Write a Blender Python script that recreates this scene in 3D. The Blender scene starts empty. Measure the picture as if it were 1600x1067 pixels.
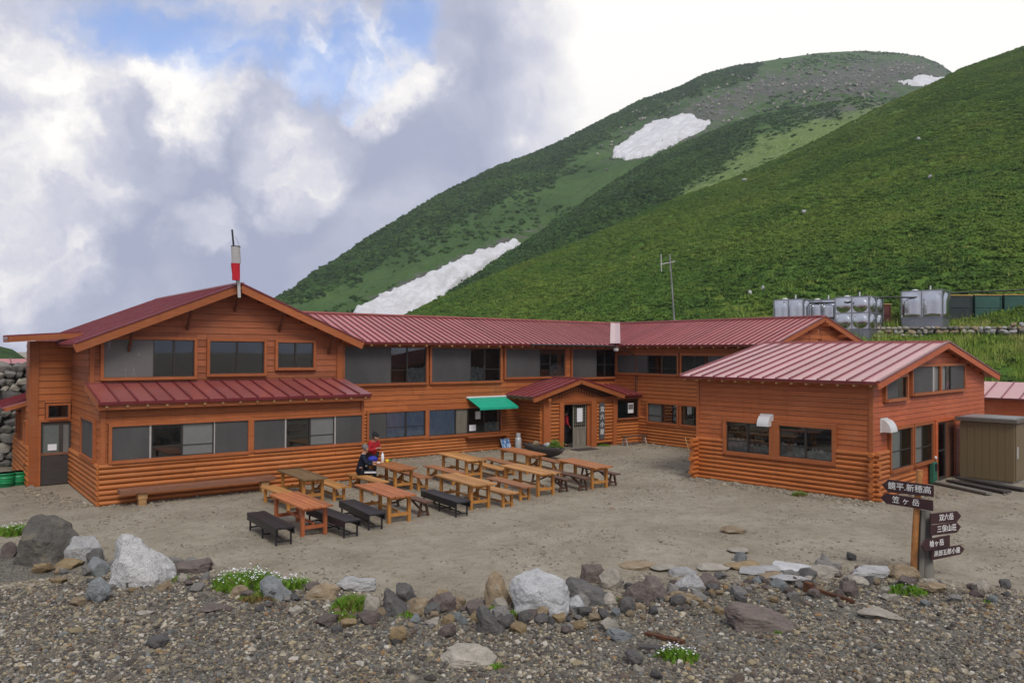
import bpy, bmesh, math, random
import numpy as np
from mathutils import Vector, Matrix, noise
R = math.radians
rng = random.Random(7)
NP = np.random.default_rng(11)
SC = bpy.context.scene
COL = SC.collection

# ------------------------------------------------------------------ camera
CAM_H = 4.4
F_PX, YAW, PITCH, ROLL = 1234.06, R(52.444), R(.6716), R(.3159)
_fw = Vector((math.cos(YAW)*math.cos(PITCH), math.sin(YAW)*math.cos(PITCH), math.sin(PITCH)))
_r0 = Vector((math.sin(YAW), -math.cos(YAW), 0)); _u0 = _r0.cross(_fw)
_rt = _r0*math.cos(ROLL) + _u0*math.sin(ROLL); _up = -_r0*math.sin(ROLL) + _u0*math.cos(ROLL)
CAM_O = Vector((0, 0, CAM_H))
cd = bpy.data.cameras.new('camera'); cam = bpy.data.objects.new('camera', cd); COL.objects.link(cam)
cam.matrix_world = Matrix(((_rt.x, _up.x, -_fw.x, 0), (_rt.y, _up.y, -_fw.y, 0), (_rt.z, _up.z, -_fw.z, CAM_H), (0, 0, 0, 1)))
cd.sensor_width = 36; cd.lens = 36*F_PX/1600; cd.clip_start = .1; cd.clip_end = 6000
SC.camera = cam

def ray(x, y): return _fw + _rt*((x-800)/F_PX) - _up*((y-533.5)/F_PX)
def ground(x, y, z=0.0):                    # where a sight line meets the level z
    d = ray(x, y); return CAM_O + d*((z-CAM_H)/d.z)
def azte(x, y):
    d = ray(x, y); return math.atan2(d.y, d.x), d.z/math.hypot(d.x, d.y)

# ------------------------------------------------------------------ world, sun, exposure
SUN_EL, SUN_AZ = R(50), YAW + R(198)       # behind thin cloud, high at the viewer's back
W = bpy.data.worlds.new('World'); SC.world = W; W.use_nodes = True
def build_world():
    nt = W.node_tree; N = nt.nodes; L = nt.links; N.clear()
    out = N.new('ShaderNodeOutputWorld'); bg = N.new('ShaderNodeBackground'); bg.inputs['Strength'].default_value = .1
    L.new(bg.outputs[0], out.inputs[0])
    sky = N.new('ShaderNodeTexSky'); sky.sky_type = 'NISHITA'; sky.sun_disc = False
    sky.sun_elevation = SUN_EL; sky.sun_rotation = math.pi/2 - SUN_AZ; sky.altitude = 2500
    tc = N.new('ShaderNodeTexCoord'); D = tc.outputs['Generated']
    def math_(op, a, b=None, c=None, clamp=False):
        n = N.new('ShaderNodeMath'); n.operation = op; n.use_clamp = clamp
        for i, v in enumerate((a, b, c)):
            if v is None: continue
            if isinstance(v, (int, float)): n.inputs[i].default_value = v
            else: L.new(v, n.inputs[i])
        return n.outputs[0]
    def vmath(op, a, b):
        n = N.new('ShaderNodeVectorMath'); n.operation = op
        for i, v in enumerate((a, b)):
            if isinstance(v, (tuple, Vector)): n.inputs[i].default_value = tuple(v)
            else: L.new(v, n.inputs[i])
        return n.outputs['Value'] if op == 'DOT_PRODUCT' else n.outputs[0]
    def mrange(v, a, b, c=0., d=1., smooth=True):
        n = N.new('ShaderNodeMapRange'); n.interpolation_type = 'SMOOTHSTEP' if smooth else 'LINEAR'
        L.new(v, n.inputs['Value'])
        for k, x in zip(('From Min', 'From Max', 'To Min', 'To Max'), (a, b, c, d)): n.inputs[k].default_value = x
        return n.outputs[0]
    def noi(vec, scale, det=8, rough=.55, dist=0., sc=(1, 1, 1), off=(0, 0, 0)):
        m = N.new('ShaderNodeMapping'); L.new(vec, m.inputs[0]); m.inputs['Scale'].default_value = sc; m.inputs['Location'].default_value = off
        n = N.new('ShaderNodeTexNoise'); L.new(m.outputs[0], n.inputs['Vector'])
        n.inputs['Scale'].default_value = scale; n.inputs['Detail'].default_value = det
        n.inputs['Roughness'].default_value = rough; n.inputs['Distortion'].default_value = dist
        return n.outputs
    def mix(f, a, b):
        n = N.new('ShaderNodeMix'); n.data_type = 'RGBA'; n.clamp_factor = True
        for s, v in ((n.inputs[0], f), (n.inputs[6], a), (n.inputs[7], b)):
            if isinstance(v, tuple): s.default_value = (*v, 1)
            elif isinstance(v, (int, float)): s.default_value = v
            else: L.new(v, s)
        return n.outputs[2]
    # wind-torn cloud banks: the direction is warped by noise, then looked up again
    w1 = noi(D, 3.6, 9, .62)['Color']
    wv = vmath('SUBTRACT', w1, (.5, .5, .5))
    sc = N.new('ShaderNodeVectorMath'); sc.operation = 'SCALE'; sc.inputs['Scale'].default_value = .36; L.new(wv, sc.inputs[0])
    Dw = vmath('ADD', D, sc.outputs[0])
    def blob(px, py, r0, r1, use=Dw):
        d = ray(px, py).normalized()
        n = N.new('ShaderNodeVectorMath'); n.operation = 'NORMALIZE'; L.new(use, n.inputs[0])
        return mrange(vmath('DOT_PRODUCT', n.outputs[0], d), math.cos(r1), math.cos(r0))
    def total(bs):
        a = bs[0]
        for b in bs[1:]: a = math_('MAXIMUM', a, b)
        return a
    base = noi(Dw, 2.6, 9, .52, .0, (1, 1, 1.7), (3.1, .4, 1.2))[0]
    puff = noi(Dw, 6.5, 8, .58, .2, (1, 1, 1.5), (1.7, 5.1, .3))[0]
    s = math_('ADD', math_('MULTIPLY', base, .55), math_('MULTIPLY', puff, .45))
    lit = mrange(s, .38, .66)                                     # grey undersides to bright tops
    warm = total([blob(40, 190, .02, .17), blob(120, 250, .02, .13), blob(300, 130, .01, .09), blob(40, 380, .02, .12), blob(340, 360, .01, .06), blob(500, 270, .02, .10), blob(480, 90, .005, .045), blob(620, 90, .02, .1)])
    glow = total([blob(1180, 40, .10, .36), blob(1500, 30, .10, .40)])
    shade = total([blob(90, 60, .02, .15), blob(290, 270, .03, .15), blob(640, 220, .02, .13), blob(780, 160, .03, .16), blob(170, 400, .02, .12), blob(430, 380, .02, .14)])
    k = math_('ADD', math_('MULTIPLY', lit, .44), math_('ADD', math_('MULTIPLY', math_('MULTIPLY', warm, mrange(s, .30, .62, .25, 1.1, False)), .80), math_('SUBTRACT', math_('MULTIPLY', glow, 1.0), math_('MULTIPLY', shade, .22))))
    k = math_('ADD', k, .10)
    k = math_('MAXIMUM', k, 0.)
    cr = N.new('ShaderNodeValToRGB'); L.new(k, cr.inputs[0]); e = cr.color_ramp.elements
    e[0].position = 0; e[0].color = (.34, .37, .50, 1)
    e[1].position = 1; e[1].color = (1.06, 1.02, .96, 1)
    for p, c in ((.25, (.45, .47, .58)), (.5, (.60, .605, .69)), (.75, (.83, .81, .81))):
        x = e.new(p); x.color = (*c, 1)
    cl = N.new('ShaderNodeVectorMath'); cl.operation = 'SCALE'; cl.inputs['Scale'].default_value = 7.4; L.new(cr.outputs[0], cl.inputs[0])
    hole = total([blob(210, -25, .02, .10), blob(300, 0, .02, .09), blob(420, 22, .02, .085), blob(505, 62, .01, .075), blob(640, 15, .0, .06), blob(565, 100, .0, .05)])
    hole = math_('MULTIPLY', math_('MULTIPLY', hole, mrange(s, .64, .46)), .85)
    gen = mrange(noi(D, 1.6, 6, .6, .3, (1, 1, 1), (9, 2, 4))[0], .62, .70)   # small gaps elsewhere in the cover
    far = mrange(vmath('DOT_PRODUCT', D, _fw), .80, .70)
    hole = math_('MAXIMUM', math_('MULTIPLY', hole, 1.0), math_('MULTIPLY', gen, far))
    blue = N.new('ShaderNodeVectorMath'); blue.operation = 'MULTIPLY'; L.new(sky.outputs[0], blue.inputs[0]); blue.inputs[1].default_value = (1.15, 1.35, 1.6)
    L.new(mix(hole, cl.outputs[0], blue.outputs[0]), bg.inputs['Color'])
build_world()
sl = bpy.data.lights.new('sun', 'SUN'); sun = bpy.data.objects.new('sun', sl); COL.objects.link(sun)
sl.energy = 1.5; sl.angle = R(22); sl.color = (1, .96, .9)
_sd = Vector((math.cos(SUN_EL)*math.cos(SUN_AZ), math.cos(SUN_EL)*math.sin(SUN_AZ), math.sin(SUN_EL)))
sun.rotation_euler = _sd.to_track_quat('Z', 'Y').to_euler(); sun.location = (20, -10, 40)
SC.view_settings.view_transform = 'Standard'; SC.view_settings.look = 'None'
SC.view_settings.exposure = 0.72; SC.view_settings.gamma = 1
SC.render.engine = 'CYCLES'
SC.cycles.max_bounces = 6; SC.cycles.transparent_max_bounces = 12
SC.cycles.use_denoising = True

# ------------------------------------------------------------------ materials
MATS = {}
class NT:
    def __init__(s, name):
        m = bpy.data.materials.new(name); m.use_nodes = True; s.m = m
        s.N = m.node_tree.nodes; s.L = m.node_tree.links
        s.b = s.N['Principled BSDF']
    def set(s, **k):
        for a, v in k.items():
            i = s.b.inputs[a.replace('_', ' ')]
            if hasattr(v, 'links') or hasattr(v, 'is_output'): s.L.new(v, i)
            elif isinstance(v, tuple): i.default_value = (*v, 1) if len(v) == 3 else v
            else: i.default_value = v
    def pos(s): return s.N.new('ShaderNodeNewGeometry').outputs['Position']
    def obj(s): return s.N.new('ShaderNodeTexCoord').outputs['Object']
    def rand(s): return s.N.new('ShaderNodeObjectInfo').outputs['Random']
    def attr(s, name):
        a = s.N.new('ShaderNodeAttribute'); a.attribute_name = name; return a.outputs
    def noise(s, vec, scale, det=4, rough=.55, sc=(1, 1, 1), dist=0.):
        m = s.N.new('ShaderNodeMapping'); s.L.new(vec, m.inputs[0]); m.inputs['Scale'].default_value = sc
        n = s.N.new('ShaderNodeTexNoise'); s.L.new(m.outputs[0], n.inputs['Vector'])
        n.inputs['Scale'].default_value = scale; n.inputs['Detail'].default_value = det
        n.inputs['Roughness'].default_value = rough; n.inputs['Distortion'].default_value = dist
        return n.outputs[0]
    def voro(s, vec, scale, feature='F1', out='Distance', sc=(1, 1, 1)):
        m = s.N.new('ShaderNodeMapping'); s.L.new(vec, m.inputs[0]); m.inputs['Scale'].default_value = sc
        n = s.N.new('ShaderNodeTexVoronoi'); n.feature = feature; s.L.new(m.outputs[0], n.inputs['Vector'])
        n.inputs['Scale'].default_value = scale; return n.outputs[out]
    def ramp(s, v, *stops):
        r = s.N.new('ShaderNodeValToRGB'); s.L.new(v, r.inputs[0]); e = r.color_ramp.elements
        while len(e) < len(stops): e.new(.5)
        for x, (p, c) in zip(e, stops):
            x.position = p; x.color = (*c, 1) if isinstance(c, tuple) else (c, c, c, 1)
        return r.outputs[0]
    def mr(s, v, a, b, c=0., d=1.):
        n = s.N.new('ShaderNodeMapRange'); s.L.new(v, n.inputs['Value'])
        for k, x in zip(('From Min', 'From Max', 'To Min', 'To Max'), (a, b, c, d)): n.inputs[k].default_value = x
        return n.outputs[0]
    def math(s, op, a, b):
        n = s.N.new('ShaderNodeMath'); n.operation = op
        for i, v in enumerate((a, b)):
            if isinstance(v, (int, float)): n.inputs[i].default_value = v
            else: s.L.new(v, n.inputs[i])
        return n.outputs[0]
    def mix(s, f, a, b, mode='MIX'):
        n = s.N.new('ShaderNodeMix'); n.data_type = 'RGBA'; n.blend_type = mode
        for i, v in ((0, f), (6, a), (7, b)):
            if isinstance(v, tuple): n.inputs[i].default_value = (*v, 1)
            elif isinstance(v, (int, float)): n.inputs[i].default_value = v
            else: s.L.new(v, n.inputs[i])
        return n.outputs[2]
    def scale(s, col, f):      # colour times a scalar socket
        n = s.N.new('ShaderNodeVectorMath'); n.operation = 'SCALE'
        s.L.new(col, n.inputs[0])
        if isinstance(f, (int, float)): n.inputs['Scale'].default_value = f
        else: s.L.new(f, n.inputs['Scale'])
        return n.outputs[0]
    def bump(s, h, strength=.3, dist=.01):
        b = s.N.new('ShaderNodeBump'); b.inputs['Strength'].default_value = strength; b.inputs['Distance'].default_value = dist
        s.L.new(h, b.inputs['Height']); s.L.new(b.outputs[0], s.b.inputs['Normal'])

def paint_wood(name, c, rough=.62, worn=.35, vary=.22, along=None, wornc=None):
    """stained timber: streaks along the board, a shade of its own per board, weathered flecks"""
    t = NT(name); p = t.pos() if along is None else t.obj()
    sc = (1.2, 1.2, 22) if along is None else along
    g = t.noise(p, 1.6, 5, .6, sc); w = t.noise(p, 5.5, 6, .7, (1, 1, 2.5)); big = t.noise(p, .35, 3, .5)
    base = t.ramp(g, (.28, tuple(x*.70 for x in c)), (.5, c), (.75, tuple(min(1, x*1.22+.01) for x in c)))
    base = t.mix(t.mr(big, .35, .65), base, t.mix(.5, base, tuple(x*.72 for x in c)))
    wc = wornc or (min(.6, c[0]*1.2+.06), c[1]*1.6+.05, c[2]*2.2+.05)
    base = t.mix(t.mr(w, .62, .74, 0, worn), base, wc)
    if along is None:              # run-off streaks, faded and grimy areas of wall paint
        st = t.noise(p, 2.2, 5, .65, (3.2, 3.2, .22)); fd = t.noise(p, .8, 5, .65)
        base = t.mix(t.mr(st, .54, .70, 0, .38), base, tuple(x*.48+.012 for x in c)); base = t.mix(t.mr(fd, .52, .72, 0, .35), base, (c[0]*1.05+.03, c[1]*1.25+.03, c[2]*1.5+.025))
    t.set(Base_Color=t.scale(base, t.mr(t.rand(), 0, 1, 1-vary, 1+vary)), Roughness=rough, Specular_IOR_Level=.35)
    t.bump(t.math('ADD', g, w), .25, .006); MATS[name] = t.m; return t.m
def plain(name, c, rough=.6, metal=0., spec=.4, mott=.12, scale=8, bump=.1, **k):
    t = NT(name); p = t.pos(); n = t.noise(p, scale, 5, .6)
    col = t.ramp(n, (.3, tuple(x*(1-mott) for x in c)), (.7, tuple(min(1, x*(1+mott)) for x in c)))
    t.set(Base_Color=col, Roughness=rough, Metallic=metal, Specular_IOR_Level=spec, **k)
    if bump: t.bump(n, bump, .004)
    MATS[name] = t.m; return t.m

paint_wood('log_wood', (.45, .145, .036), .55, .35, .16)
paint_wood('board_wood', (.41, .120, .030), .6, .38, .17)
paint_wood('gable_wood', (.33, .100, .038), .66, .75, .17, wornc=(.33, .19, .13))
paint_wood('annex_board', (.43, .118, .032), .58, .25, .10)
paint_wood('annex_gable', (.47, .110, .036), .55, .25, .07)
paint_wood('annex_log', (.46, .140, .034), .5, .35, .15)
paint_wood('trim_wood', (.37, .108, .031), .55, .25, .10)
paint_wood('dark_timber', (.13, .045, .018), .7, .2, .15)
paint_wood('beam_wood', (.24, .105, .060), .7, .55, .1)
paint_wood('block_wood', (.45, .25, .10), .65, .4, .1)
TY = (14, 1.0, 14)
paint_wood('table_orange', (.44, .16, .050), .5, .6, .22, TY)
paint_wood('table_honey', (.50, .24, .075), .5, .6, .22, TY)
paint_wood('table_red', (.44, .150, .055), .5, .6, .22, TY)
paint_wood('table_olive', (.21, .135, .065), .55, .6, .22, TY)
paint_wood('leg_honey', (.50, .22, .050), .55, .3, .10, (6, 6, 1.2))
paint_wood('leg_red', (.43, .125, .045), .55, .3, .10, (6, 6, 1.2))
paint_wood('bench_brown', (.33, .14, .058), .5, .6, .22, TY)
paint_wood('trestle_dark', (.12, .058, .034), .6, .4, .12, TY)
paint_wood('bench_black', (.022, .021, .022), .42, .5, .25, TY, wornc=(.10, .095, .09))
plain('iron_black', (.025, .024, .025), .5, .2)
paint_wood('grey_timber', (.20, .185, .155), .75, .5, .1, (8, 8, 1.0), wornc=(.35, .33, .3))
paint_wood('grey_board', (.20, .18, .14), .75, .4, .12, (8, 8, 1.0), wornc=(.33, .3, .25))
paint_wood('plank_dark', (.06, .05, .045), .7, .5, .15)
def roof_mat(name, c):
    t = NT(name); p = t.pos(); n = t.noise(p, 1.3, 5, .6); f = t.noise(p, 11, 4, .65)
    col = t.mix(t.mr(n, .4, .7, 0, .45), c, tuple(x*1.25+.02 for x in c)); dn = t.noise(p, 2.6, 6, .7); col = t.mix(t.mr(dn, .55, .72, 0, .35), col, tuple(x*.55+.01 for x in c))
    col = t.scale(col, t.mr(t.rand(), 0, 1, .88, 1.10))
    t.set(Base_Color=col, Roughness=t.mr(f, .3, .7, .27, .40), Specular_IOR_Level=.5, Coat_Weight=.35, Coat_Roughness=.22)
    t.bump(n, .12, .02); MATS[name] = t.m
roof_mat('roof_red', (.42, .130, .116)); roof_mat('roof_pale', (.48, .225, .225)); roof_mat('roof_maroon', (.27, .072, .062))  # red and paler bases are lightened: the sky's grazing sheen sits in the colour
roof_mat('roof_seam', (.17, .022, .030)); roof_mat('flash_pale', (.42, .25, .245))
plain('shutter_grey', (.075, .073, .070), .75, 0, .3, .08, 40, .05)
def shutter():
    t = NT('mesh_shutter'); p = t.pos(); f = t.noise(p, 60, 2, .6); s = t.noise(p, .9, 4, .6, (1, 1, .35))
    t.set(Base_Color=t.scale(t.ramp(f, (.3, (.055, .053, .051)), (.7, (.085, .083, .080))), t.mr(s, .35, .7, .85, 1.25)), Roughness=.6, Specular_IOR_Level=.35)
    MATS['mesh_shutter'] = t.m
    t = NT('pale_panel'); p = t.pos(); f = t.noise(p, 60, 2, .6)
    st = t.math('MULTIPLY', t.mr(t.noise(p, 3.2, 5, .6, (1.6, 1, .5)), .62, .68), 1.0)
    t.set(Base_Color=t.mix(st, t.ramp(f, (.3, (.105, .100, .092)), (.7, (.145, .138, .125))), (.3, .29, .28)), Roughness=.6)
    MATS['pale_panel'] = t.m
shutter()
plain('frosted', (.17, .175, .165), .3, 0, .5, .06, 5, 0)
plain('frosted_green', (.13, .15, .14), .25, 0, .5, .06, 5, 0)
plain('sash_dark', (.05, .042, .036), .45, .3, .5)
plain('sash_light', (.45, .43, .40), .45, .3, .5)
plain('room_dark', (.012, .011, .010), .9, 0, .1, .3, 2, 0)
plain('white_metal', (.62, .62, .60), .4, .1, .5, .05)
plain('paper', (.75, .75, .77), .8, 0, .2, .03)
plain('ink', (.06, .06, .07), .8, 0, .2, .0)
plain('awning_green', (.012, .36, .22), .6, 0, .35, .06, 3)
plain('red_cloth', (.50, .022, .035), .85, 0, .2, .15, 12)
plain('white_cloth', (.42, .41, .40), .85, 0, .2, .08, 12)
plain('dark_metal', (.045, .045, .05), .45, .5)
plain('pale_pole', (.5, .49, .47), .55, .2)
plain('grey_pole', (.24, .235, .235), .7, .1, .4, .25, 3)
plain('gas_grey', (.50, .51, .51), .38, .2, .5, .06)
plain('tub_green', (.008, .25, .085), .45, 0, .5, .12)
plain('tub_rim', (.5, .45, .25), .6)
plain('sign_brown', (.045, .017, .018), .55, 0, .4, .12, 12)
plain('sign_white', (.80, .78, .74), .7, 0, .2, .02)
plain('post_orange', (.40, .17, .05), .6, 0, .4, .3, 9, .2)
plain('board_grey', (.085, .085, .088), .8, 0, .3, .2, 10, .2)
plain('shed_brown', (.165, .122, .062), .5, .1, .4, .06, 60)
plain('shed_roof', (.13, .115, .095), .4, .2)
plain('shed_pale', (.33, .34, .35), .35, .3)
plain('rust', (.10, .042, .020), .85, 0, .3, .4, 20, .3)
plain('navy', (.012, .017, .032), .85, 0, .2, .15, 20)
plain('black_cloth', (.010, .010, .014), .9, 0, .2, .1)
plain('jacket_red', (.40, .022, .030), .85, 0, .2, .12, 18)
plain('skin', (.45, .24, .16), .55, 0, .4, .05)
plain('hair_grey', (.16, .15, .14), .8, 0, .3, .35, 60)
plain('hair_black', (.008, .008, .010), .7, 0, .3, .2)
plain('blue_bag', (.018, .030, .30), .6, 0, .4, .1)
plain('yellow_cup', (.75, .48, .02), .4); plain('bread', (.65, .42, .22), .7); plain('green_cup', (.02, .20, .06), .4)
plain('stripe_white', (.75, .75, .75), .7)
plain('bucket_black', (.02, .02, .02), .5)
plain('steel', (.60, .61, .62), .24, 1., .5, .05, 2, 0)
plain('steel_frame', (.30, .31, .33), .45, .8); plain('reel_green', (.02, .12, .075), .55)
plain('tank_rust', (.11, .028, .020), .65, 0, .4, .3, 3)
plain('tank_green', (.025, .085, .062), .45, 0, .5, .25, 2)
plain('tank_dark', (.020, .030, .028), .5, 0, .5, .25, 2)
plain('hose', (.012, .012, .013), .5)
plain('yellow_rim', (.55, .33, .10), .6)
plain('soil', (.055, .038, .025), .95, 0, .1, .3, 20)
def curtain_or_reflection():
    t = NT('curtain_blue'); p = t.pos(); n = t.noise(p, 5, 4, .6, (3, 3, .6))
    t.set(Base_Color=t.ramp(n, (.3, (.42, .53, .84)), (.55, (.62, .71, .90)), (.75, (.80, .84, .92))), Roughness=.9); MATS['curtain_blue'] = t.m
    t = NT('mat_blue'); p = t.pos(); n = t.noise(p, 7, 2, .5, (1.6, 1.6, .05))
    t.set(Base_Color=t.ramp(n, (.42, (.05, .12, .30)), (.5, (.17, .30, .48)), (.58, (.40, .46, .52))), Roughness=.6); MATS['mat_blue'] = t.m
    t = NT('window_glass'); N, L = t.N, t.L; o = N['Material Output']
    tr = N.new('ShaderNodeBsdfTransparent'); tr.inputs[0].default_value = (.82, .86, .86, 1)
    gl = N.new('ShaderNodeBsdfGlossy'); gl.inputs['Roughness'].default_value = .02
    fr = N.new('ShaderNodeFresnel'); fr.inputs[0].default_value = 1.5
    p = t.pos(); n = t.noise(p, .9, 2, .5); b = N.new('ShaderNodeBump'); b.inputs['Strength'].default_value = .02; b.inputs['Distance'].default_value = .03
    L.new(n, b.inputs['Height']); L.new(b.outputs[0], gl.inputs['Normal'])
    f = t.math('ADD', t.math('MULTIPLY', fr.outputs[0], 1.15), .03)
    mx = N.new('ShaderNodeMixShader'); L.new(f, mx.inputs[0]); L.new(tr.outputs[0], mx.inputs[1]); L.new(gl.outputs[0], mx.inputs[2]); L.new(mx.outputs[0], o.inputs[0])
    MATS['window_glass'] = t.m
curtain_or_reflection()
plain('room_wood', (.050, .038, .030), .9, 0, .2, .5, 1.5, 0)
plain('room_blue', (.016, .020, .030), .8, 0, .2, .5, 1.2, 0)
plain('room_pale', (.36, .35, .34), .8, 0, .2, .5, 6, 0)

def stone_mat(name, c, speck=.0, speckc=(.05, .05, .05), patch=None, pa=.5):
    t = NT(name); p = t.obj(); n1 = t.noise(p, 3.0, 6, .65); n2 = t.noise(p, 26, 4, .7); n3 = t.noise(p, 70, 2, .6)
    col = t.ramp(n1, (.28, tuple(x*.62 for x in c)), (.5, c), (.75, tuple(min(.9, x*1.30) for x in c))); lich = t.noise(p, 6.5, 5, .75); col = t.mix(t.mr(lich, .58, .66, 0, .45), col, tuple(min(.8, x*1.5+.04) for x in c))
    if patch: col = t.mix(t.mr(n1, pa, pa+.10), col, patch)
    col = t.mix(t.mr(n2, .40, .62, .0, .4), col, tuple(x*.65 for x in c))
    if speck: col = t.mix(t.mr(n3, .52, .62, 0, speck), col, speckc)
    t.set(Base_Color=t.scale(col, t.mr(t.rand(), 0, 1, .85, 1.15)), Roughness=.88, Specular_IOR_Level=.25)
    ck = t.voro(p, 2.3, 'DISTANCE_TO_EDGE'); col2 = t.mix(t.mr(ck, .0, .03, .22, 0), t.b.inputs['Base Color'].links[0].from_socket, tuple(x*.4 for x in c)); t.set(Base_Color=col2)
    t.bump(t.math('ADD', n1, t.math('ADD', t.math('MULTIPLY', n2, .5), t.mr(ck, 0, .05, -.08, 0))), .9, .06); MATS[name] = t.m
stone_mat('granite', (.47, .46, .44), .65, (.10, .10, .105), (.30, .28, .23), .60)
stone_mat('granite_pale', (.56, .56, .55), .5, (.20, .20, .21))
stone_mat('andesite', (.120, .108, .092), .3, (.05, .05, .045), (.19, .165, .12), .56)
stone_mat('stone_grey', (.26, .245, .22), .3, (.08, .08, .08))
stone_mat('stone_slate', (.135, .128, .120), .2, (.06, .06, .06), (.21, .195, .165), .58)
stone_mat('stone_tan', (.34, .26, .165), .4, (.14, .10, .06), (.40, .36, .29), .58)
stone_mat('stone_ochre', (.32, .235, .130), .3, (.18, .10, .04), (.34, .28, .18), .60)
stone_mat('stone_bluish', (.25, .265, .26), .4, (.10, .11, .12), (.40, .41, .40), .60)
stone_mat('stone_purple', (.175, .140, .122), .3, (.08, .07, .06), (.24, .205, .165), .58)
stone_mat('stone_light', (.43, .39, .32), .4, (.18, .16, .14))
stone_mat('stone_wall', (.22, .21, .18), .3, (.06, .06, .05), (.12, .14, .07), .62)
# ------------------------------------------------------------------ building helpers
WM = {}
def attach(o, parent):
    """parent while keeping world placement (all transforms below are written in world space)"""
    o.parent = parent; o.matrix_parent_inverse = WM[parent].inverted()
def tag(o, label=None, cat=None, group=None, kind=None):
    for k, v in (('label', label), ('category', cat), ('group', group), ('kind', kind)):
        if v: o[k] = v
    return o
def link(name, mesh, mat=None, parent=None, M=None, slot=False):
    o = bpy.data.objects.new(name, mesh); COL.objects.link(o)
    M = M or Matrix.Identity(4); o.matrix_basis = M; WM[o] = M.copy()
    if mat:
        if len(mesh.materials) == 0: mesh.materials.append(MATS[mat])
        if slot: o.material_slots[0].link = 'OBJECT'; o.material_slots[0].material = MATS[mat]
    if parent: attach(o, parent)
    return o
def thing(name, loc, label, cat, group=None, rz=0):
    o = bpy.data.objects.new(name, None); COL.objects.link(o); o.empty_display_size = .2
    M = Matrix.Translation(loc) @ Matrix.Rotation(rz, 4, 'Z'); o.matrix_basis = M; WM[o] = M
    return tag(o, label, cat, group)
def kids(o): return [c for c in COL.objects if c.parent == o]
def copy_thing(root, M, children):
    """copy of a thing with its parts; children: {object: [children]}"""
    c = root.copy(); COL.objects.link(c); c.matrix_basis = M; WM[c] = M
    def rec(src, dst):
        for k in children.get(src, ()):
            q = k.copy(); COL.objects.link(q); q.parent = dst; rec(k, q)
    rec(root, c); return c
def tree(root):
    d = {}
    for o in COL.objects:
        if o.parent: d.setdefault(o.parent, []).append(o)
    return d
Z = Vector((0, 0, 1))
class MB:
    def __init__(s): s.v = []; s.f = []; s.m = []; s.cur = 0; s.sm = []; s.smooth = False
    def add(s, vs, fs):
        k = len(s.v); s.v += [tuple(v) for v in vs]
        for f in fs: s.f.append([k+i for i in f]); s.m.append(s.cur); s.sm.append(s.smooth)
        return s
    def hexa(s, p):       # 8 points: bottom ring 0-3, top ring 4-7
        return s.add(p, [(3, 2, 1, 0), (4, 5, 6, 7), (0, 1, 5, 4), (1, 2, 6, 5), (2, 3, 7, 6), (3, 0, 4, 7)])
    def box(s, x0, x1, y0, y1, z0, z1):
        return s.hexa([(x0, y0, z0), (x1, y0, z0), (x1, y1, z0), (x0, y1, z0), (x0, y0, z1), (x1, y0, z1), (x1, y1, z1), (x0, y1, z1)])
    def bar(s, a, b, w, h, up=Z):      # box beam from a to b; w across, h along up
        a, b = Vector(a), Vector(b); d = (b-a).normalized(); sd = d.cross(up)
        if sd.length < 1e-4: sd = d.cross(Vector((1, 0, 0)))
        sd.normalize(); u = sd.cross(d); x, y = sd*w/2, u*h/2
        return s.hexa([a-x-y, a+x-y, b+x-y, b-x-y, a-x+y, a+x+y, b+x+y, b-x+y])
    def tube(s, pts, r, n=8, cap=True):
        pts = [Vector(p) for p in pts]; rr = r if isinstance(r, (list, tuple)) else [r]*len(pts); vs = []; fs = []
        for i, p in enumerate(pts):
            d = (pts[min(i+1, len(pts)-1)]-pts[max(i-1, 0)]).normalized()
            a = d.cross(Z if abs(d.z) < .9 else Vector((1, 0, 0))).normalized(); b = d.cross(a)
            for k in range(n):
                t = 2*math.pi*k/n; vs.append(p+(a*math.cos(t)+b*math.sin(t))*rr[i])
        for i in range(len(pts)-1):
            for k in range(n):
                fs.append((i*n+k, i*n+(k+1) % n, (i+1)*n+(k+1) % n, (i+1)*n+k))
        sm = s.smooth; s.smooth = True; s.add(vs, fs); s.smooth = sm
        if cap: s.add(vs[:n], [tuple(range(n))]); s.add(vs[-n:], [tuple(range(n-1, -1, -1))])
        return s
    def lathe(s, c, prof, n=14, ax=Z):
        c = Vector(c); return s.tube([c+ax*z for r, z in prof], [max(r, 1e-3) for r, z in prof], n)
    def prism(s, poly, off):
        n = len(poly); off = Vector(off); a = [Vector(p) for p in poly]; b = [p+off for p in a]
        return s.add(a+b, [tuple(range(n-1, -1, -1)), tuple(range(n, 2*n))]+[(i, (i+1) % n, n+(i+1) % n, n+i) for i in range(n)])
    def mesh(s, name, mats=()):
        me = bpy.data.meshes.new(name); me.from_pydata(s.v, [], s.f)
        for m in mats: me.materials.append(MATS[m])
        me.polygons.foreach_set('material_index', s.m); me.polygons.foreach_set('use_smooth', s.sm)
        bm = bmesh.new(); bm.from_mesh(me); bmesh.ops.recalc_face_normals(bm, faces=bm.faces); bm.to_mesh(me); bm.free()
        me.update(); return me
    def build(s, name, mat, parent=None, bevel=0.):
        mats = mat if isinstance(mat, (list, tuple)) else (mat,)
        o = link(name, s.mesh(name, mats), None, parent)
        if bevel:
            b = o.modifiers.new('bevel', 'BEVEL'); b.width = bevel; b.segments = 2; b.limit_method = 'ANGLE'
        return o

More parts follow.
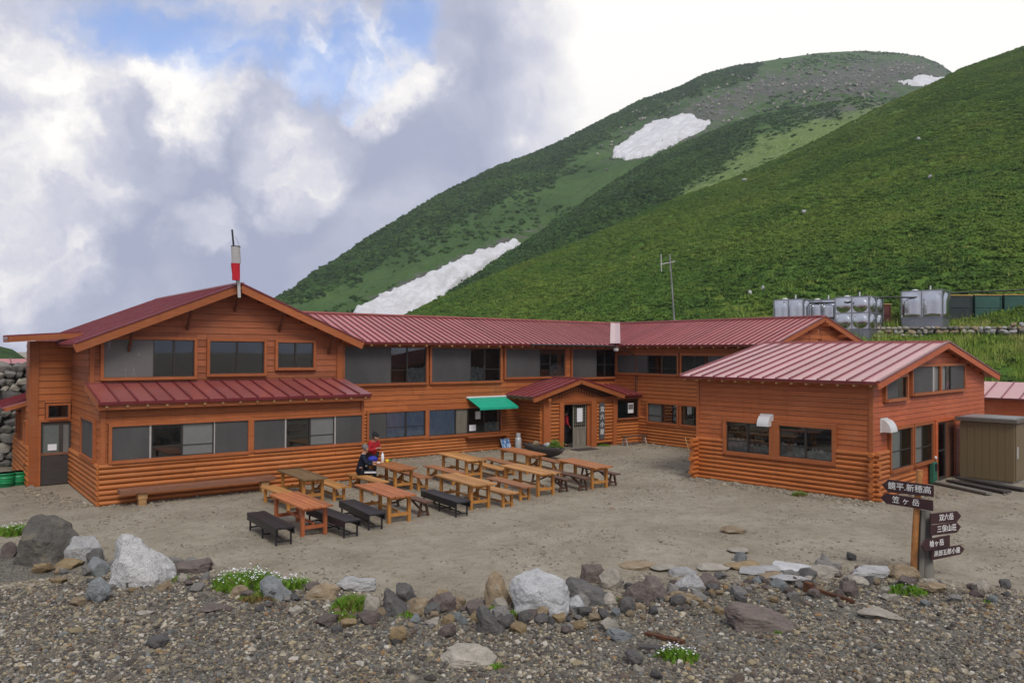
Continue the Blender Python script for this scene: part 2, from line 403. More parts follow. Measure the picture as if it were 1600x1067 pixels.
def np_mesh(name, V, Fq, mats=(), smooth=True):
    me = bpy.data.meshes.new(name); V = np.asarray(V, np.float32); Fq = np.asarray(Fq, np.int32); k = Fq.shape[1]
    me.vertices.add(len(V)); me.vertices.foreach_set('co', V.ravel())
    me.loops.add(Fq.size); me.loops.foreach_set('vertex_index', Fq.ravel())
    me.polygons.add(len(Fq)); me.polygons.foreach_set('loop_start', np.arange(0, Fq.size, k, dtype=np.int32))
    me.polygons.foreach_set('use_smooth', np.full(len(Fq), smooth))
    for m in mats: me.materials.append(MATS[m])
    me.update(calc_edges=True); return me
def grid_faces(nr, nc, wrap=False):
    r, c = np.meshgrid(np.arange(nr-1), np.arange(nc if wrap else nc-1), indexing='ij')
    c2 = (c+1) % nc
    return np.stack([r*nc+c, r*nc+c2, (r+1)*nc+c2, (r+1)*nc+c], -1).reshape(-1, 4)
# value noise for height fields
_P = NP.random((256, 256))
def vnoise(x, y):
    xi = np.floor(x).astype(int); yi = np.floor(y).astype(int); fx = x-xi; fy = y-yi
    fx = fx*fx*(3-2*fx); fy = fy*fy*(3-2*fy)
    g = lambda a, b: _P[a % 256, b % 256]
    return (g(xi, yi)*(1-fx)+g(xi+1, yi)*fx)*(1-fy)+(g(xi, yi+1)*(1-fx)+g(xi+1, yi+1)*fx)*fy
def fbm(x, y, o=4, g=.5):
    a = 0; w = 1; t = 0
    for i in range(o): a = a+w*vnoise(x*2**i+17.3*i, y*2**i+5.1*i); t += w; w *= g
    return a/t-.5

# ------------------------------------------------------------------ ground
ROW = [(-20, 842), (60, 872), (180, 900), (300, 905), (450, 925), (600, 950), (720, 962), (850, 962), (1000, 938), (1150, 915), (1300, 908), (1450, 915), (1560, 930), (1640, 945)]
ROWP = [ground(x, y) for x, y in ROW]
ROW_AZ = np.array([math.atan2(p.y, p.x) for p in ROWP])[::-1]; ROW_R = np.array([math.hypot(p.x, p.y) for p in ROWP])[::-1]
def row_r(az): return np.interp(az, ROW_AZ, ROW_R)
def sst(a, b, x): t = np.clip((x-a)/(b-a), 0, 1); return t*t*(3-2*t)
def gz(x, y):
    x = np.asarray(x, float); y = np.asarray(y, float)
    r = np.hypot(x, y); az = np.arctan2(y, x); rr = row_r(az)
    near = 1-sst(20, 26, r)
    z = .09*fbm(x*.45, y*.45, 4)*near + .03*fbm(x*2.1, y*2.1, 3)*near
    z += .05*np.exp(-((r-rr)/.7)**2)                       # the rock row sits on a slight swell
    front = 1-sst(-.6, .5, r-rr)
    z += front*(.10*fbm(x*.9+40, y*.9, 4) + .05*fbm(x*3.3, y*3.3, 3))
    z += 2.6*(1-sst(2.5, 9.3, r))                          # the bank the viewer stands on
    return z
def gzf(x, y): return float(gz(x, y))
def gp(px, py):                                            # pixel -> point on the ground surface
    p = ground(px, py)
    for _ in range(3): p = ground(px, py, gzf(p.x, p.y))
    return p

def ground_material():
    t = NT('gravel_ground'); p = t.pos(); g = t.attr('gravel')[2]
    n0 = t.noise(p, .55, 5, .6); n1 = t.noise(p, 3.2, 6, .65); n2 = t.noise(p, 26, 5, .7); v = t.voro(p, 34, 'F1', 'Color'); v2 = t.voro(p, 13, 'F1', 'Color')
    vd = t.voro(p, 34); vd2 = t.voro(p, 13)
    sand = t.ramp(n0, (.3, (.255, .215, .155)), (.5, (.335, .290, .215)), (.7, (.40, .355, .275)))
    dirt = t.mix(t.mr(n1, .48, .68, 0, .55), sand, (.20, .165, .115))
    wear = t.mix(t.mr(t.noise(p, 5.5, 6, .75, (1, 1, 1)), .57, .66, 0, .6), dirt, (.125, .10, .07))
    n3 = t.noise(p, 70, 3, .7); wear = t.mix(t.mr(n3, .46, .30, 0, .65), wear, (.10, .085, .062)); wear = t.mix(t.mr(n3, .58, .72, 0, .5), wear, (.45, .42, .36))
    speck = t.mix(t.mr(n2, .55, .75, 0, .5), wear, (.42, .40, .35))
    speck = t.mix(t.mr(n2, .44, .30, 0, .6), speck, (.12, .105, .085))
    stones = t.ramp(t.math('ADD', v, 0), (.0, (.06, .055, .05)), (.35, (.13, .125, .11)), (.6, (.22, .195, .15)), (.85, (.32, .29, .23)), (1., (.42, .40, .36)))
    stones = t.mix(t.mr(n1, .3, .7, .15, .55), stones, (.10, .09, .07))
    t.set(Base_Color=t.mix(g, speck, stones), Roughness=.95, Specular_IOR_Level=.15)
    h = t.math('ADD', t.math('MULTIPLY', n2, .6), t.math('ADD', n1, t.math('MULTIPLY', vd, .5)))
    n6 = t.noise(p, 7, 4, .65); h = t.math('ADD', h, t.math('MULTIPLY', n6, 1.2)); t.bump(h, .8, .05); MATS['gravel_ground'] = t.m
ground_material()
def build_ground():
    az = np.concatenate([np.linspace(YAW-R(44), YAW+R(44), 500), np.linspace(YAW+R(44), YAW+R(316), 120)[1:-1]])
    r = np.concatenate([[.4], np.geomspace(1., 8, 24), np.linspace(8.2, 20, 150), np.geomspace(20.3, 48, 70), np.geomspace(50, 1000, 26)])
    rr, aa = np.meshgrid(r, az, indexing='ij'); x, y = rr*np.cos(aa), rr*np.sin(aa); z = gz(x, y)
    me = np_mesh('ground', np.stack([x, y, z], -1).reshape(-1, 3), grid_faces(len(r), len(az), True), ('gravel_ground',))
    e = row_r(aa)+.5*fbm(x*1.3, y*1.3, 3)
    g = (1-sst(-.9, .35, rr-e))
    a = me.attributes.new('gravel', 'FLOAT', 'POINT'); a.data.foreach_set('value', g.ravel().astype(np.float32))
    tag(link('ground', me), kind='structure')
build_ground()

# ------------------------------------------------------------------ hills: height fields of bearing and distance
class Hill:
    def __init__(s, crest, rc, rb, zb, amp=.02, g=1.0, seed=0):
        pts = sorted((azte(x, y) for x, y in crest)); s.a = np.array([p[0] for p in pts]); s.t = np.array([p[1] for p in pts])
        s.rc, s.rb, s.zb, s.amp, s.g, s.seed = rc, rb, zb, amp, g, seed
        s.lo, s.hi = s.a[0], s.a[-1]
    def pos(s, az, u):
        te = np.interp(az, s.a, s.t); rc = s.rc(az); rb = s.rb(az); r = rb+(rc-rb)*u
        zc = CAM_H+te*rc; uu = np.minimum(u, 1)
        z = s.zb+(zc-s.zb)*(uu*s.g+(1-s.g)*uu*uu)-np.maximum(u-1, 0)*(zc-s.zb)*.55
        x, y = r*np.cos(az), r*np.sin(az); sc = 1/(.10*(rc-rb))
        fade = np.clip((1.02-u)/.25, .06, 1)*np.clip(u/.1, 0, 1)
        z = z+s.amp*(rc-rb)*fbm(x*sc+s.seed, y*sc, 5, .55)*fade
        return x, y, z
    def find(s, px, py):                   # pixel -> (az, u) on the visible face
        az, te = azte(px, py); u = np.linspace(.0, 1, 600); x, y, z = s.pos(np.full(600, az), u)
        t = (z-CAM_H)/np.hypot(x, y); i = int(np.argmax(t >= te)) if (t >= te).any() else 599
        return az, u[i]
    def mesh(s, name, na, nu, mat, attrs={}, u1=1.22):
        az = np.linspace(s.lo, s.hi, na); u = np.concatenate([np.linspace(0, 1, nu), np.linspace(1, u1, 12)[1:]])
        uu, aa = np.meshgrid(u, az, indexing='ij'); x, y, z = s.pos(aa, uu)
        me = np_mesh(name, np.stack([x, y, z], -1).reshape(-1, 3), grid_faces(len(u), na), (mat,))
        d = np.stack([x, y, z-CAM_H], -1); w = d@np.array(_fw); px = 800+F_PX*(d@np.array(_rt))/w; py = 533.5-F_PX*(d@np.array(_up))/w
        for k, fn in attrs.items():
            at = me.attributes.new(k, 'FLOAT', 'POINT'); at.data.foreach_set('value', fn(px, py, x, y, uu).ravel().astype(np.float32))
        return me
def poly_mask(px, py, poly, soft=8):
    """signed soft mask of a polygon on the hillside (1 inside)"""
    ins = np.zeros(px.shape, bool); d = np.full(px.shape, 1e9); n = len(poly)
    for i in range(n):
        (x0, y0), (x1, y1) = poly[i], poly[(i+1) % n]
        c = ((y0 > py) != (y1 > py)) & (px < (x1-x0)*(py-y0)/((y1-y0) or 1e-9)+x0); ins ^= c
        L = (x1-x0)**2+(y1-y0)**2; t = np.clip(((px-x0)*(x1-x0)+(py-y0)*(y1-y0))/L, 0, 1)
        d = np.minimum(d, np.hypot(px-x0-t*(x1-x0), py-y0-t*(y1-y0)))
    return np.clip(.5+np.where(ins, d, -d)/(2*soft), 0, 1)

def hill_material(name, low, mid, high, sc, rocky=True):
    t = NT(name); p = t.pos()
    n = t.noise(p, .045*sc, 6, .65); f = t.noise(p, .35*sc, 6, .7); f2 = t.noise(p, 1.5*sc, 4, .7)
    col = t.ramp(n, (.30, low), (.5, mid), (.72, high))
    col = t.mix(t.mr(f, .45, .32, 0, .55), col, tuple(x*.6 for x in low))
    col = t.mix(t.mr(f2, .56, .70, 0, .35), col, tuple(x*1.35 for x in high))
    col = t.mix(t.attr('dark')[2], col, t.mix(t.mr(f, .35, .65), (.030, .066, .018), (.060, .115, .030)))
    col = t.mix(t.mr(t.math('ADD', t.attr('meadow')[2], t.math('MULTIPLY', t.math('SUBTRACT', f, .5), 1.5)), .45, .75, 0, .85), col, t.mix(t.mr(f2, .5, .66), (.15, .23, .05), (.36, .40, .19)))
    if rocky:
        rk = t.voro(p, .22*sc, 'F1', 'Color'); r2 = t.noise(p, .6*sc, 6, .75)
        rc = t.ramp(r2, (.3, (.045, .062, .036)), (.48, (.11, .108, .092)), (.66, (.20, .185, .17)), (.78, (.36, .35, .33)))
        m = t.mr(t.math('ADD', t.attr('scree')[2], t.math('MULTIPLY', t.math('SUBTRACT', f, .5), 2.6)), .42, .80)
        col = t.mix(m, col, rc)
    t.set(Base_Color=col, Roughness=.92, Specular_IOR_Level=.12)
    t.bump(t.math('ADD', f, t.math('MULTIPLY', f2, .5)), .8, 1.6/sc); MATS[name] = t.m
hill_material('far_hill', (.042, .086, .024), (.066, .130, .032), (.098, .165, .042), .45)
hill_material('spur_hill', (.044, .090, .022), (.066, .130, .030), (.10, .175, .042), .7)
hill_material('near_hill', (.065, .130, .022), (.10, .18, .028), (.14, .215, .036), 1.6, False)

FAR_CREST = [(180, 640), (300, 556), (380, 506), (437, 463), (470, 443), (500, 420), (530, 404), (565, 378), (600, 357), (640, 332), (690, 302), (740, 278), (780, 258), (830, 241), (870, 224), (930, 193), (1000, 157), (1060, 137), (1100, 116), (1150, 103), (1200, 95), (1280, 83), (1340, 80), (1400, 82), (1440, 88), (1466, 98), (1500, 122), (1560, 160), (1680, 230)]
A0, A1 = azte(437, 463)[0], azte(1370, 80)[0]
far_rc = lambda a: np.clip(np.interp(-a, [-A0, -A1], [330., 800.]), 260, 850)
FAR = Hill(FAR_CREST, far_rc, lambda a: 190+0*a, 6., .035, 1.12, 3)
SPUR_CREST = [(560, 545), (600, 520), (653, 489), (735, 435), (815, 382), (884, 336), (966, 278), (1030, 241), (1105, 206), (1180, 180), (1260, 168), (1340, 150), (1420, 170), (1560, 190)]
B0, B1 = azte(653, 489)[0], azte(1105, 206)[0]
spur_rc = lambda a: np.clip(np.interp(-a, [-B0, -B1], [170., 430.]), 150, 560)
SPUR = Hill(SPUR_CREST, spur_rc, lambda a: 110+0*a, 4., .03, 1.05, 9)
NEAR_CREST = [(520, 560), (580, 530), (636, 493), (700, 462), (770, 432), (842, 402), (920, 372), (1000, 335), (1063, 307), (1148, 278), (1253, 231), (1310, 202), (1367, 172), (1447, 136), (1502, 108), (1600, 73), (1760, 14), (1900, -30)]
C0, C1 = azte(640, 493)[0], azte(1600, 73)[0]
near_rc = lambda a: np.clip(np.interp(-a, [-C0, -C1], [112., 262.]), 95, 300)
near_rb = lambda a: np.interp(-a, [-azte(q, 300)[0] for q in (640, 1220, 1310, 1430, 1600)], [50., 44.5, 45., 47.6, 50.5])
NEAR = Hill(NEAR_CREST, near_rc, near_rb, .3, .022, 1.06, 21)

SNOWS = [('wide snow patch lying low in the gully behind the lodge roof', FAR, [(540, 510), (558, 484), (575, 474), (600, 462), (640, 443), (690, 420), (735, 400), (770, 386), (800, 377), (815, 381), (790, 396), (740, 430), (700, 458), (655, 489), (640, 505)]),
         ('snow patch halfway up the mountain below the scree', FAR, [(956, 245), (962, 232), (990, 212), (1010, 196), (1035, 187), (1060, 181), (1085, 180), (1090, 187), (1112, 189), (1105, 200), (1085, 210), (1060, 222), (1035, 236), (1005, 248), (980, 250)]),
         ('thin snow strip just under the rocky summit', FAR, [(1398, 128), (1420, 127), (1445, 118), (1470, 121), (1490, 124), (1470, 134), (1445, 135), (1420, 133)])]
def hill_attr_far():
    sc = [(1480, 92), (1440, 84), (1340, 84), (1280, 98), (1200, 110), (1130, 132), (1090, 150), (1030, 175), (960, 222), (945, 250), (1000, 262), (1110, 215), (1180, 172), (1260, 158), (1340, 168), (1400, 150), (1500, 128)]
    rim = [(560, 502), (555, 478), (640, 432), (735, 390), (800, 366), (860, 350), (850, 362), (800, 385), (700, 425), (600, 470)]
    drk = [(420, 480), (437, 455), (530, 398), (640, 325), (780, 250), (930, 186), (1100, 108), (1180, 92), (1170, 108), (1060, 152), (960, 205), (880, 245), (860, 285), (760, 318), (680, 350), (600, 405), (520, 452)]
    mead = [(600, 465), (700, 415), (820, 340), (930, 270), (940, 258), (900, 250), (800, 305), (700, 375), (560, 460)]
    lite = [(1130, 240), (1180, 205), (1290, 178), (1420, 150), (1420, 175), (1300, 205), (1200, 245)]
    def scree(px, py, x, y, u): return np.clip(np.maximum(.80*poly_mask(px, py+14*fbm(px/40., py/30., 4), sc, 24), .8*poly_mask(px, py, rim, 9)), 0, 1)
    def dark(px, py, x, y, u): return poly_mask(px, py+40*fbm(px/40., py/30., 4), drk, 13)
    def meadow(px, py, x, y, u): return np.maximum(.40*poly_mask(px, py, mead, 22), .6*poly_mask(px, py, lite, 20))
    return {'scree': scree, 'dark': dark, 'meadow': meadow}
def hill_attr_spur():
    dk = [(650, 500), (735, 428), (815, 376), (966, 272), (1105, 200), (1170, 215), (1120, 270), (1000, 340), (860, 415), (760, 470)]
    md = [(1040, 350), (1050, 300), (1120, 252), (1180, 214), (1240, 188), (1330, 160), (1400, 140), (1400, 185), (1290, 245), (1170, 300)]
    m2 = [(650, 492), (700, 462), (760, 442), (800, 425), (770, 455), (690, 500)]
    rock = [(1240, 185), (1290, 160), (1400, 150), (1440, 140), (1400, 165), (1300, 190)]
    def dark(px, py, x, y, u): return .8*poly_mask(px, py+44*fbm(px/36., py/26., 4), dk, 14)
    def meadow(px, py, x, y, u): return np.maximum(.74*poly_mask(px, py+34*fbm(px/34., py/22., 4), md, 18), .45*poly_mask(px, py, m2, 8))
    def scree(px, py, x, y, u): return .7*poly_mask(px, py, rock, 12)
    return {'scree': scree, 'dark': dark, 'meadow': meadow}
z0 = lambda px, py, x, y, u: 0*px
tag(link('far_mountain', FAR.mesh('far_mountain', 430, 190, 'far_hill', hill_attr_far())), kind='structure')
SPUR_A = hill_attr_spur()
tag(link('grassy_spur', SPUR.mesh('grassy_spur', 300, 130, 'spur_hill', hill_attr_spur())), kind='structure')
tag(link('near_hillside', NEAR.mesh('near_hillside', 380, 190, 'near_hill', {'dark': z0, 'meadow': z0})), kind='structure')
LEFT = Hill([(-140, 562), (-90, 545), (-40, 538), (0, 541), (20, 546), (40, 560), (80, 575), (140, 600)], lambda a: 95+0*a, lambda a: 60+0*a, .0, .01, 1.0, 5)
tag(link('small_green_hill', LEFT.mesh('small_green_hill', 60, 30, 'spur_hill', {'dark': lambda px, py, x, y, u: 1+0*px, 'meadow': z0})), kind='structure')

def snow_material():
    t = NT('old_snow'); p = t.pos(); n = t.noise(p, .22, 6, .65); f = t.noise(p, .9, 5, .7, (1, 1, 2)); v = t.voro(p, .33, 'SMOOTH_F1', sc=(1, 1, .6))
    c = t.ramp(n, (.3, (.52, .51, .51)), (.6, (.66, .66, .67)))
    c = t.mix(t.mr(f, .48, .66, 0, .5), c, (.38, .36, .34)); c = t.mix(t.mr(t.noise(p, .07, 5, .7), .5, .68, 0, .4), c, (.40, .37, .34))
    t.set(Base_Color=c, Roughness=.8, Specular_IOR_Level=.2); t.bump(t.math('ADD', v, f), .45, .35); MATS['old_snow'] = t.m
snow_material()
def snow_patch(label, hill, poly):
    """old snow lying on the slope: a bulged slab with an uneven edge"""
    xs = [p[0] for p in poly]; ys = [p[1] for p in poly]; n, m = 190, 110
    corners = [hill.find(x, y) for x, y in poly]
    a0, a1 = min(c[0] for c in corners)-.006, max(c[0] for c in corners)+.006
    u0, u1 = max(0, min(c[1] for c in corners)-.02), min(.99, max(c[1] for c in corners)+.02)
    uu, aa = np.meshgrid(np.linspace(u0, u1, m), np.linspace(a0, a1, n), indexing='ij')
    x, y, z = hill.pos(aa, uu)
    d = np.stack([x, y, z-CAM_H], -1); w = d@np.array(_fw); px = 800+F_PX*(d@np.array(_rt))/w; py = 533.5-F_PX*(d@np.array(_up))/w
    k = poly_mask(px+16*fbm(px/13., py/9., 5, .6), py+11*fbm(px/11.+50, py/8., 5, .6), poly, 6)
    zz = z+np.where(k > .5, .3+1.2*np.sqrt(np.clip((k-.5)*2, 0, 1)), -1.5)+.10*fbm(x*.25, y*.25, 3)
    F = grid_faces(m, n); keep = (k.ravel()[F] > .30).any(1); F = F[keep]
    used, inv = np.unique(F.ravel(), return_inverse=True)
    V = np.stack([x, y, zz], -1).reshape(-1, 3)[used]; F = inv.reshape(-1, 4)
    base = V.mean(0); me = np_mesh('snow_patch', V-base, F, ('old_snow',))
    o = link('snow_patch', me, None, None, Matrix.Translation(base)); tag(o, label, 'snow', 'snow patches on the mountain')
for s_ in SNOWS: snow_patch(*s_)

# ------------------------------------------------------------------ dwarf shrubs over the slopes (uncountable: one object per slope)
def leaf_material():
    t = NT('shrub_leaf'); p = t.pos(); n = t.noise(p, .045, 5, .65); n2 = t.noise(p, .16, 4, .6); r = t.rand(); g = t.noise(p, 3.5, 3, .6)
    col = t.ramp(t.math('ADD', t.math('MULTIPLY', n, .65), t.math('MULTIPLY', n2, .35)), (.30, (.062, .130, .022)), (.44, (.100, .188, .028)), (.56, (.150, .232, .034)), (.70, (.195, .230, .042)))
    col = t.mix(t.mr(t.noise(p, .03, 4, .6), .55, .7, 0, .55), col, (.085, .170, .026))
    col = t.scale(col, t.mr(r, 0, 1, .74, 1.22)); col = t.scale(col, t.mr(g, .3, .7, .8, 1.2))
    t.set(Base_Color=col, Roughness=.75, Specular_IOR_Level=.2, Subsurface_Weight=0.); MATS['shrub_leaf'] = t.m
    t = NT('pine_leaf'); p = t.pos(); r = t.rand(); n = t.noise(p, .03, 4, .6)
    col = t.scale(t.ramp(n, (.35, (.050, .105, .026)), (.65, (.085, .165, .036))), t.mr(r, 0, 1, .6, 1.35))
    t.set(Base_Color=col, Roughness=.8, Specular_IOR_Level=.15); MATS['pine_leaf'] = t.m
leaf_material()
def clump_mesh(name, seed, mat, n=46, size=.30):
    r = np.random.default_rng(seed); V = []; F = []
    for i in range(n):
        th = r.uniform(0, 2*math.pi); ph = math.acos(r.uniform(.02, 1)); rad = r.uniform(.7, 1.05)
        c = np.array([math.sin(ph)*math.cos(th)*rad, math.sin(ph)*math.sin(th)*rad, math.cos(ph)*rad*.52])
        nrm = c*np.array([.8, .8, 1.6])+np.array([0, 0, .5])+r.normal(0, .38, 3); nrm /= np.linalg.norm(nrm)
        a = np.cross(nrm, r.normal(size=3)); a /= np.linalg.norm(a); b = np.cross(nrm, a)
        s = size*r.uniform(.7, 1.35); k = len(V)
        V += [c-a*s-b*s*.5, c+a*s*.2-b*s*.8, c+a*s*1.1+b*s*.1, c-a*s*.1+b*s*.8]; F.append((k, k+1, k+2, k+3))
    k = len(V)                                      # a dark woody core so that the clump is not hollow
    for i in range(6): V.append(np.array([.8*math.cos(i*1.047), .8*math.sin(i*1.047), -.3]))
    V.append(np.array([0, 0, .42]))
    F += [(k+i, k+(i+1) % 6, k+6, k+6) for i in range(6)]
    me = bpy.data.meshes.new(name); me.from_pydata([tuple(v) for v in V], [], [f if f[2] != f[3] else f[:3] for f in F]); me.materials.append(MATS[mat]); me.update(); return me
def scatter(name, surf, dens, meshes, smin, smax, seed=0):
    """one stuff object: shrubs strewn over a copy of the slope, density from its point attribute 'cover'"""
    o = link(name, surf); tag(o, kind='stuff')
    protos = bpy.data.collections.new(name+'_kinds')
    for m in meshes: protos.objects.link(bpy.data.objects.new('shrub_clump', m))
    g = bpy.data.node_groups.new(name, 'GeometryNodeTree'); g.interface.new_socket('Geometry', in_out='INPUT', socket_type='NodeSocketGeometry'); g.interface.new_socket('Geometry', in_out='OUTPUT', socket_type='NodeSocketGeometry')
    N, L = g.nodes, g.links; gi = N.new('NodeGroupInput'); go = N.new('NodeGroupOutput')
    d = N.new('GeometryNodeDistributePointsOnFaces'); d.inputs['Seed'].default_value = seed
    at = N.new('GeometryNodeInputNamedAttribute'); at.data_type = 'FLOAT'; at.inputs['Name'].default_value = 'cover'
    mu = N.new('ShaderNodeMath'); mu.operation = 'MULTIPLY'; mu.inputs[1].default_value = dens
    L.new(at.outputs[0], mu.inputs[0]); L.new(mu.outputs[0], d.inputs['Density']); L.new(gi.outputs[0], d.inputs['Mesh'])
    ci = N.new('GeometryNodeCollectionInfo'); ci.inputs['Collection'].default_value = protos; ci.inputs['Separate Children'].default_value = True; ci.inputs['Reset Children'].default_value = True
    io = N.new('GeometryNodeInstanceOnPoints'); io.inputs['Pick Instance'].default_value = True
    L.new(d.outputs['Points'], io.inputs['Points']); L.new(ci.outputs[0], io.inputs['Instance'])
    rv = N.new('FunctionNodeRandomValue'); rv.data_type = 'FLOAT_VECTOR'; rv.inputs[0].default_value = (-.2, -.2, 0); rv.inputs[1].default_value = (.2, .2, 6.28)
    L.new(rv.outputs[0], io.inputs['Rotation'])
    rs = N.new('FunctionNodeRandomValue'); rs.data_type = 'FLOAT'; rs.inputs[2].default_value = smin; rs.inputs[3].default_value = smax
    rs.inputs['Seed'].default_value = 5; L.new(rs.outputs[1], io.inputs['Scale']); L.new(io.outputs[0], go.inputs[0])
    md = o.modifiers.new('scatter', 'NODES'); md.node_group = g
    return o
def cover_near(px, py, x, y, u):
    r = np.hypot(x, y); k = (.48+.52*sst(-.14, .05, fbm(x*.05, y*.05, 5, .6)))*(px > 560)*(px < 1680)*(u < 1.01)
    k = k*np.where((r > 58.6) & (r < 63.6) & (px > 1190), 0, np.where((r > 55.5) & (r < 63.6) & (px > 1190), .5, 1))
    return np.where(r < 120, 1.0, np.where(r < 190, .62, .36))*k
def cover_far(px, py, x, y, u):
    d = hill_attr_far(); k = d['dark'](px, py, x, y, u); s = d['scree'](px, py, x, y, u)
    return np.clip(k*1.0+.12*(1-k)*(1-s)*(fbm(x*.02, y*.02, 3) > .02), 0, 1)*(u < 1.0)*(px > 380)*(px < 1520)
def cover_spur(px, py, x, y, u):
    d = hill_attr_spur(); m = d['meadow'](px, py, x, y, u); return (.35+.65*d['dark'](px, py, x, y, u))*(1-np.clip(m*1.3, 0, 1))*(u < 1.0)*(px > 560)*(px < 1420)
def leaf_glow():            # leaves let some light through
    for nm in ('shrub_leaf', 'pine_leaf'):
        m = MATS[nm]; N, L = m.node_tree.nodes, m.node_tree.links; b = N['Principled BSDF']; o = N['Material Output']
        tr = N.new('ShaderNodeBsdfTranslucent'); L.new(b.inputs['Base Color'].links[0].from_socket, tr.inputs[0])
        mx = N.new('ShaderNodeMixShader'); mx.inputs[0].default_value = .35; L.new(b.outputs[0], mx.inputs[1]); L.new(tr.outputs[0], mx.inputs[2]); L.new(mx.outputs[0], o.inputs[0])
leaf_glow()
NEARK = [clump_mesh('shrub_clump', i, 'shrub_leaf', 72, .19) for i in range(5)]
FARK = [clump_mesh('pine_clump', 30+i, 'pine_leaf', 30, .32) for i in range(3)]
scatter('hillside_shrubs', NEAR.mesh('hillside_shrubs', 240, 150, 'near_hill', {'cover': cover_near}), 5.0, NEARK, .26, .62, 1)
t_ = NT('bank_blade'); t_.set(Base_Color=t_.ramp(t_.noise(t_.pos(), .5, 4, .6), (.35, (.16, .26, .035)), (.55, (.26, .33, .06)), (.7, (.36, .34, .12))), Roughness=.8, Specular_IOR_Level=.15); MATS['bank_blade'] = t_.m
def grass_mesh(name, seed):
    r = np.random.default_rng(seed); V = []; F = []
    for i in range(40):
        a = r.uniform(0, 6.28); p = np.array([r.normal(0, .35), r.normal(0, .35), -.05]); h = r.uniform(.25, .6); w = np.array([math.cos(a), math.sin(a), 0])*.035; k = len(V)
        V += [p-w, p+w, p+np.array([r.normal(0, .12), r.normal(0, .12), h])]; F.append((k, k+1, k+2))
    me = bpy.data.meshes.new(name); me.from_pydata([tuple(v) for v in V], [], F); me.materials.append(MATS['bank_blade']); me.update(); return me
def cover_bank(px, py, x, y, u):
    r = np.hypot(x, y); return np.where((r > 57.2) & (r < 64) & (px > 1180), 1., .03*(r < 130))*(px > 560)*(px < 1680)
scatter('bank_grass', NEAR.mesh('bank_grass', 240, 150, 'near_hill', {'cover': cover_bank}), 9., [grass_mesh('grass_clump', i) for i in range(3)], .5, 1.0, 12)
scatter('mountain_dwarf_pine', FAR.mesh('mountain_dwarf_pine', 240, 120, 'far_hill', {'cover': cover_far}), .42, FARK, .7, 1.7, 2)
scatter('spur_dwarf_pine', SPUR.mesh('spur_dwarf_pine', 200, 100, 'spur_hill', {'cover': cover_spur}), .80, FARK, .5, 1.2, 3)
# ------------------------------------------------------------------ timber buildings
class Wall:
    """a wall seen from outside: O bottom-left corner, d left to right, n outward"""
    def __init__(s, O, d, n): s.O, s.d, s.n = Vector(O), Vector(d).normalized(), Vector(n).normalized()
    def P(s, a, z, out=0.): return s.O+s.d*a+Z*z+s.n*out
    def M(s, a, z, out, L, t, h):
        o = s.P(a, z, out); d, y = s.d*L, -s.n*t
        return Matrix(((d.x, y.x, 0, o.x), (d.y, y.y, 0, o.y), (d.z, y.z, h, o.z), (0, 0, 0, 1)))
    def box(s, mb, a0, a1, z0, z1, o0, o1):
        P = s.P; return mb.hexa([P(a0, z0, o0), P(a1, z0, o0), P(a1, z0, o1), P(a0, z0, o1), P(a0, z1, o0), P(a1, z1, o0), P(a1, z1, o1), P(a0, z1, o1)])
def unit_board():
    mb = MB(); p = [(0, .3, 0), (0, -1, 0), (0, -.95, .06), (0, -.35, 1), (0, .3, 1)]; mb.prism(p, (1, 0, 0)); return mb
def unit_log(seed, n=10):
    r = random.Random(seed); mb = MB(); mb.smooth = True; vs = []; fs = []
    xs = (0, .33, .68, 1)
    for x in xs:
        k = 1+r.uniform(-.05, .05)
        for i in range(n): t = 2*math.pi*i/n; vs.append((x, -.18-.56*math.cos(t)*k, .5+.515*math.sin(t)*k))
    for j in range(3):
        for i in range(n): fs.append((j*n+i, j*n+(i+1) % n, (j+1)*n+(i+1) % n, (j+1)*n+i))
    mb.add(vs, fs); mb.smooth = False; mb.add(vs[:n], [tuple(range(n))]); mb.add(vs[-n:], [tuple(range(n-1, -1, -1))]); return mb
BOARD = unit_board().mesh('siding_board', ('board_wood',)); LOGS = [unit_log(i).mesh('log', ('log_wood',)) for i in range(3)]
def spans(lo, hi, zz0, zz1, holes):
    out = [(lo, hi)]
    for a0, a1, h0, h1 in holes:
        if zz1 <= h0+.02 or zz0 >= h1-.02: continue
        nxt = []
        for b0, b1 in out:
            if a1 <= b0 or a0 >= b1: nxt.append((b0, b1)); continue
            if a0 > b0: nxt.append((b0, a0))
            if a1 < b1: nxt.append((a1, b1))
        out = nxt
    return [x for x in out if x[1]-x[0] > .04]
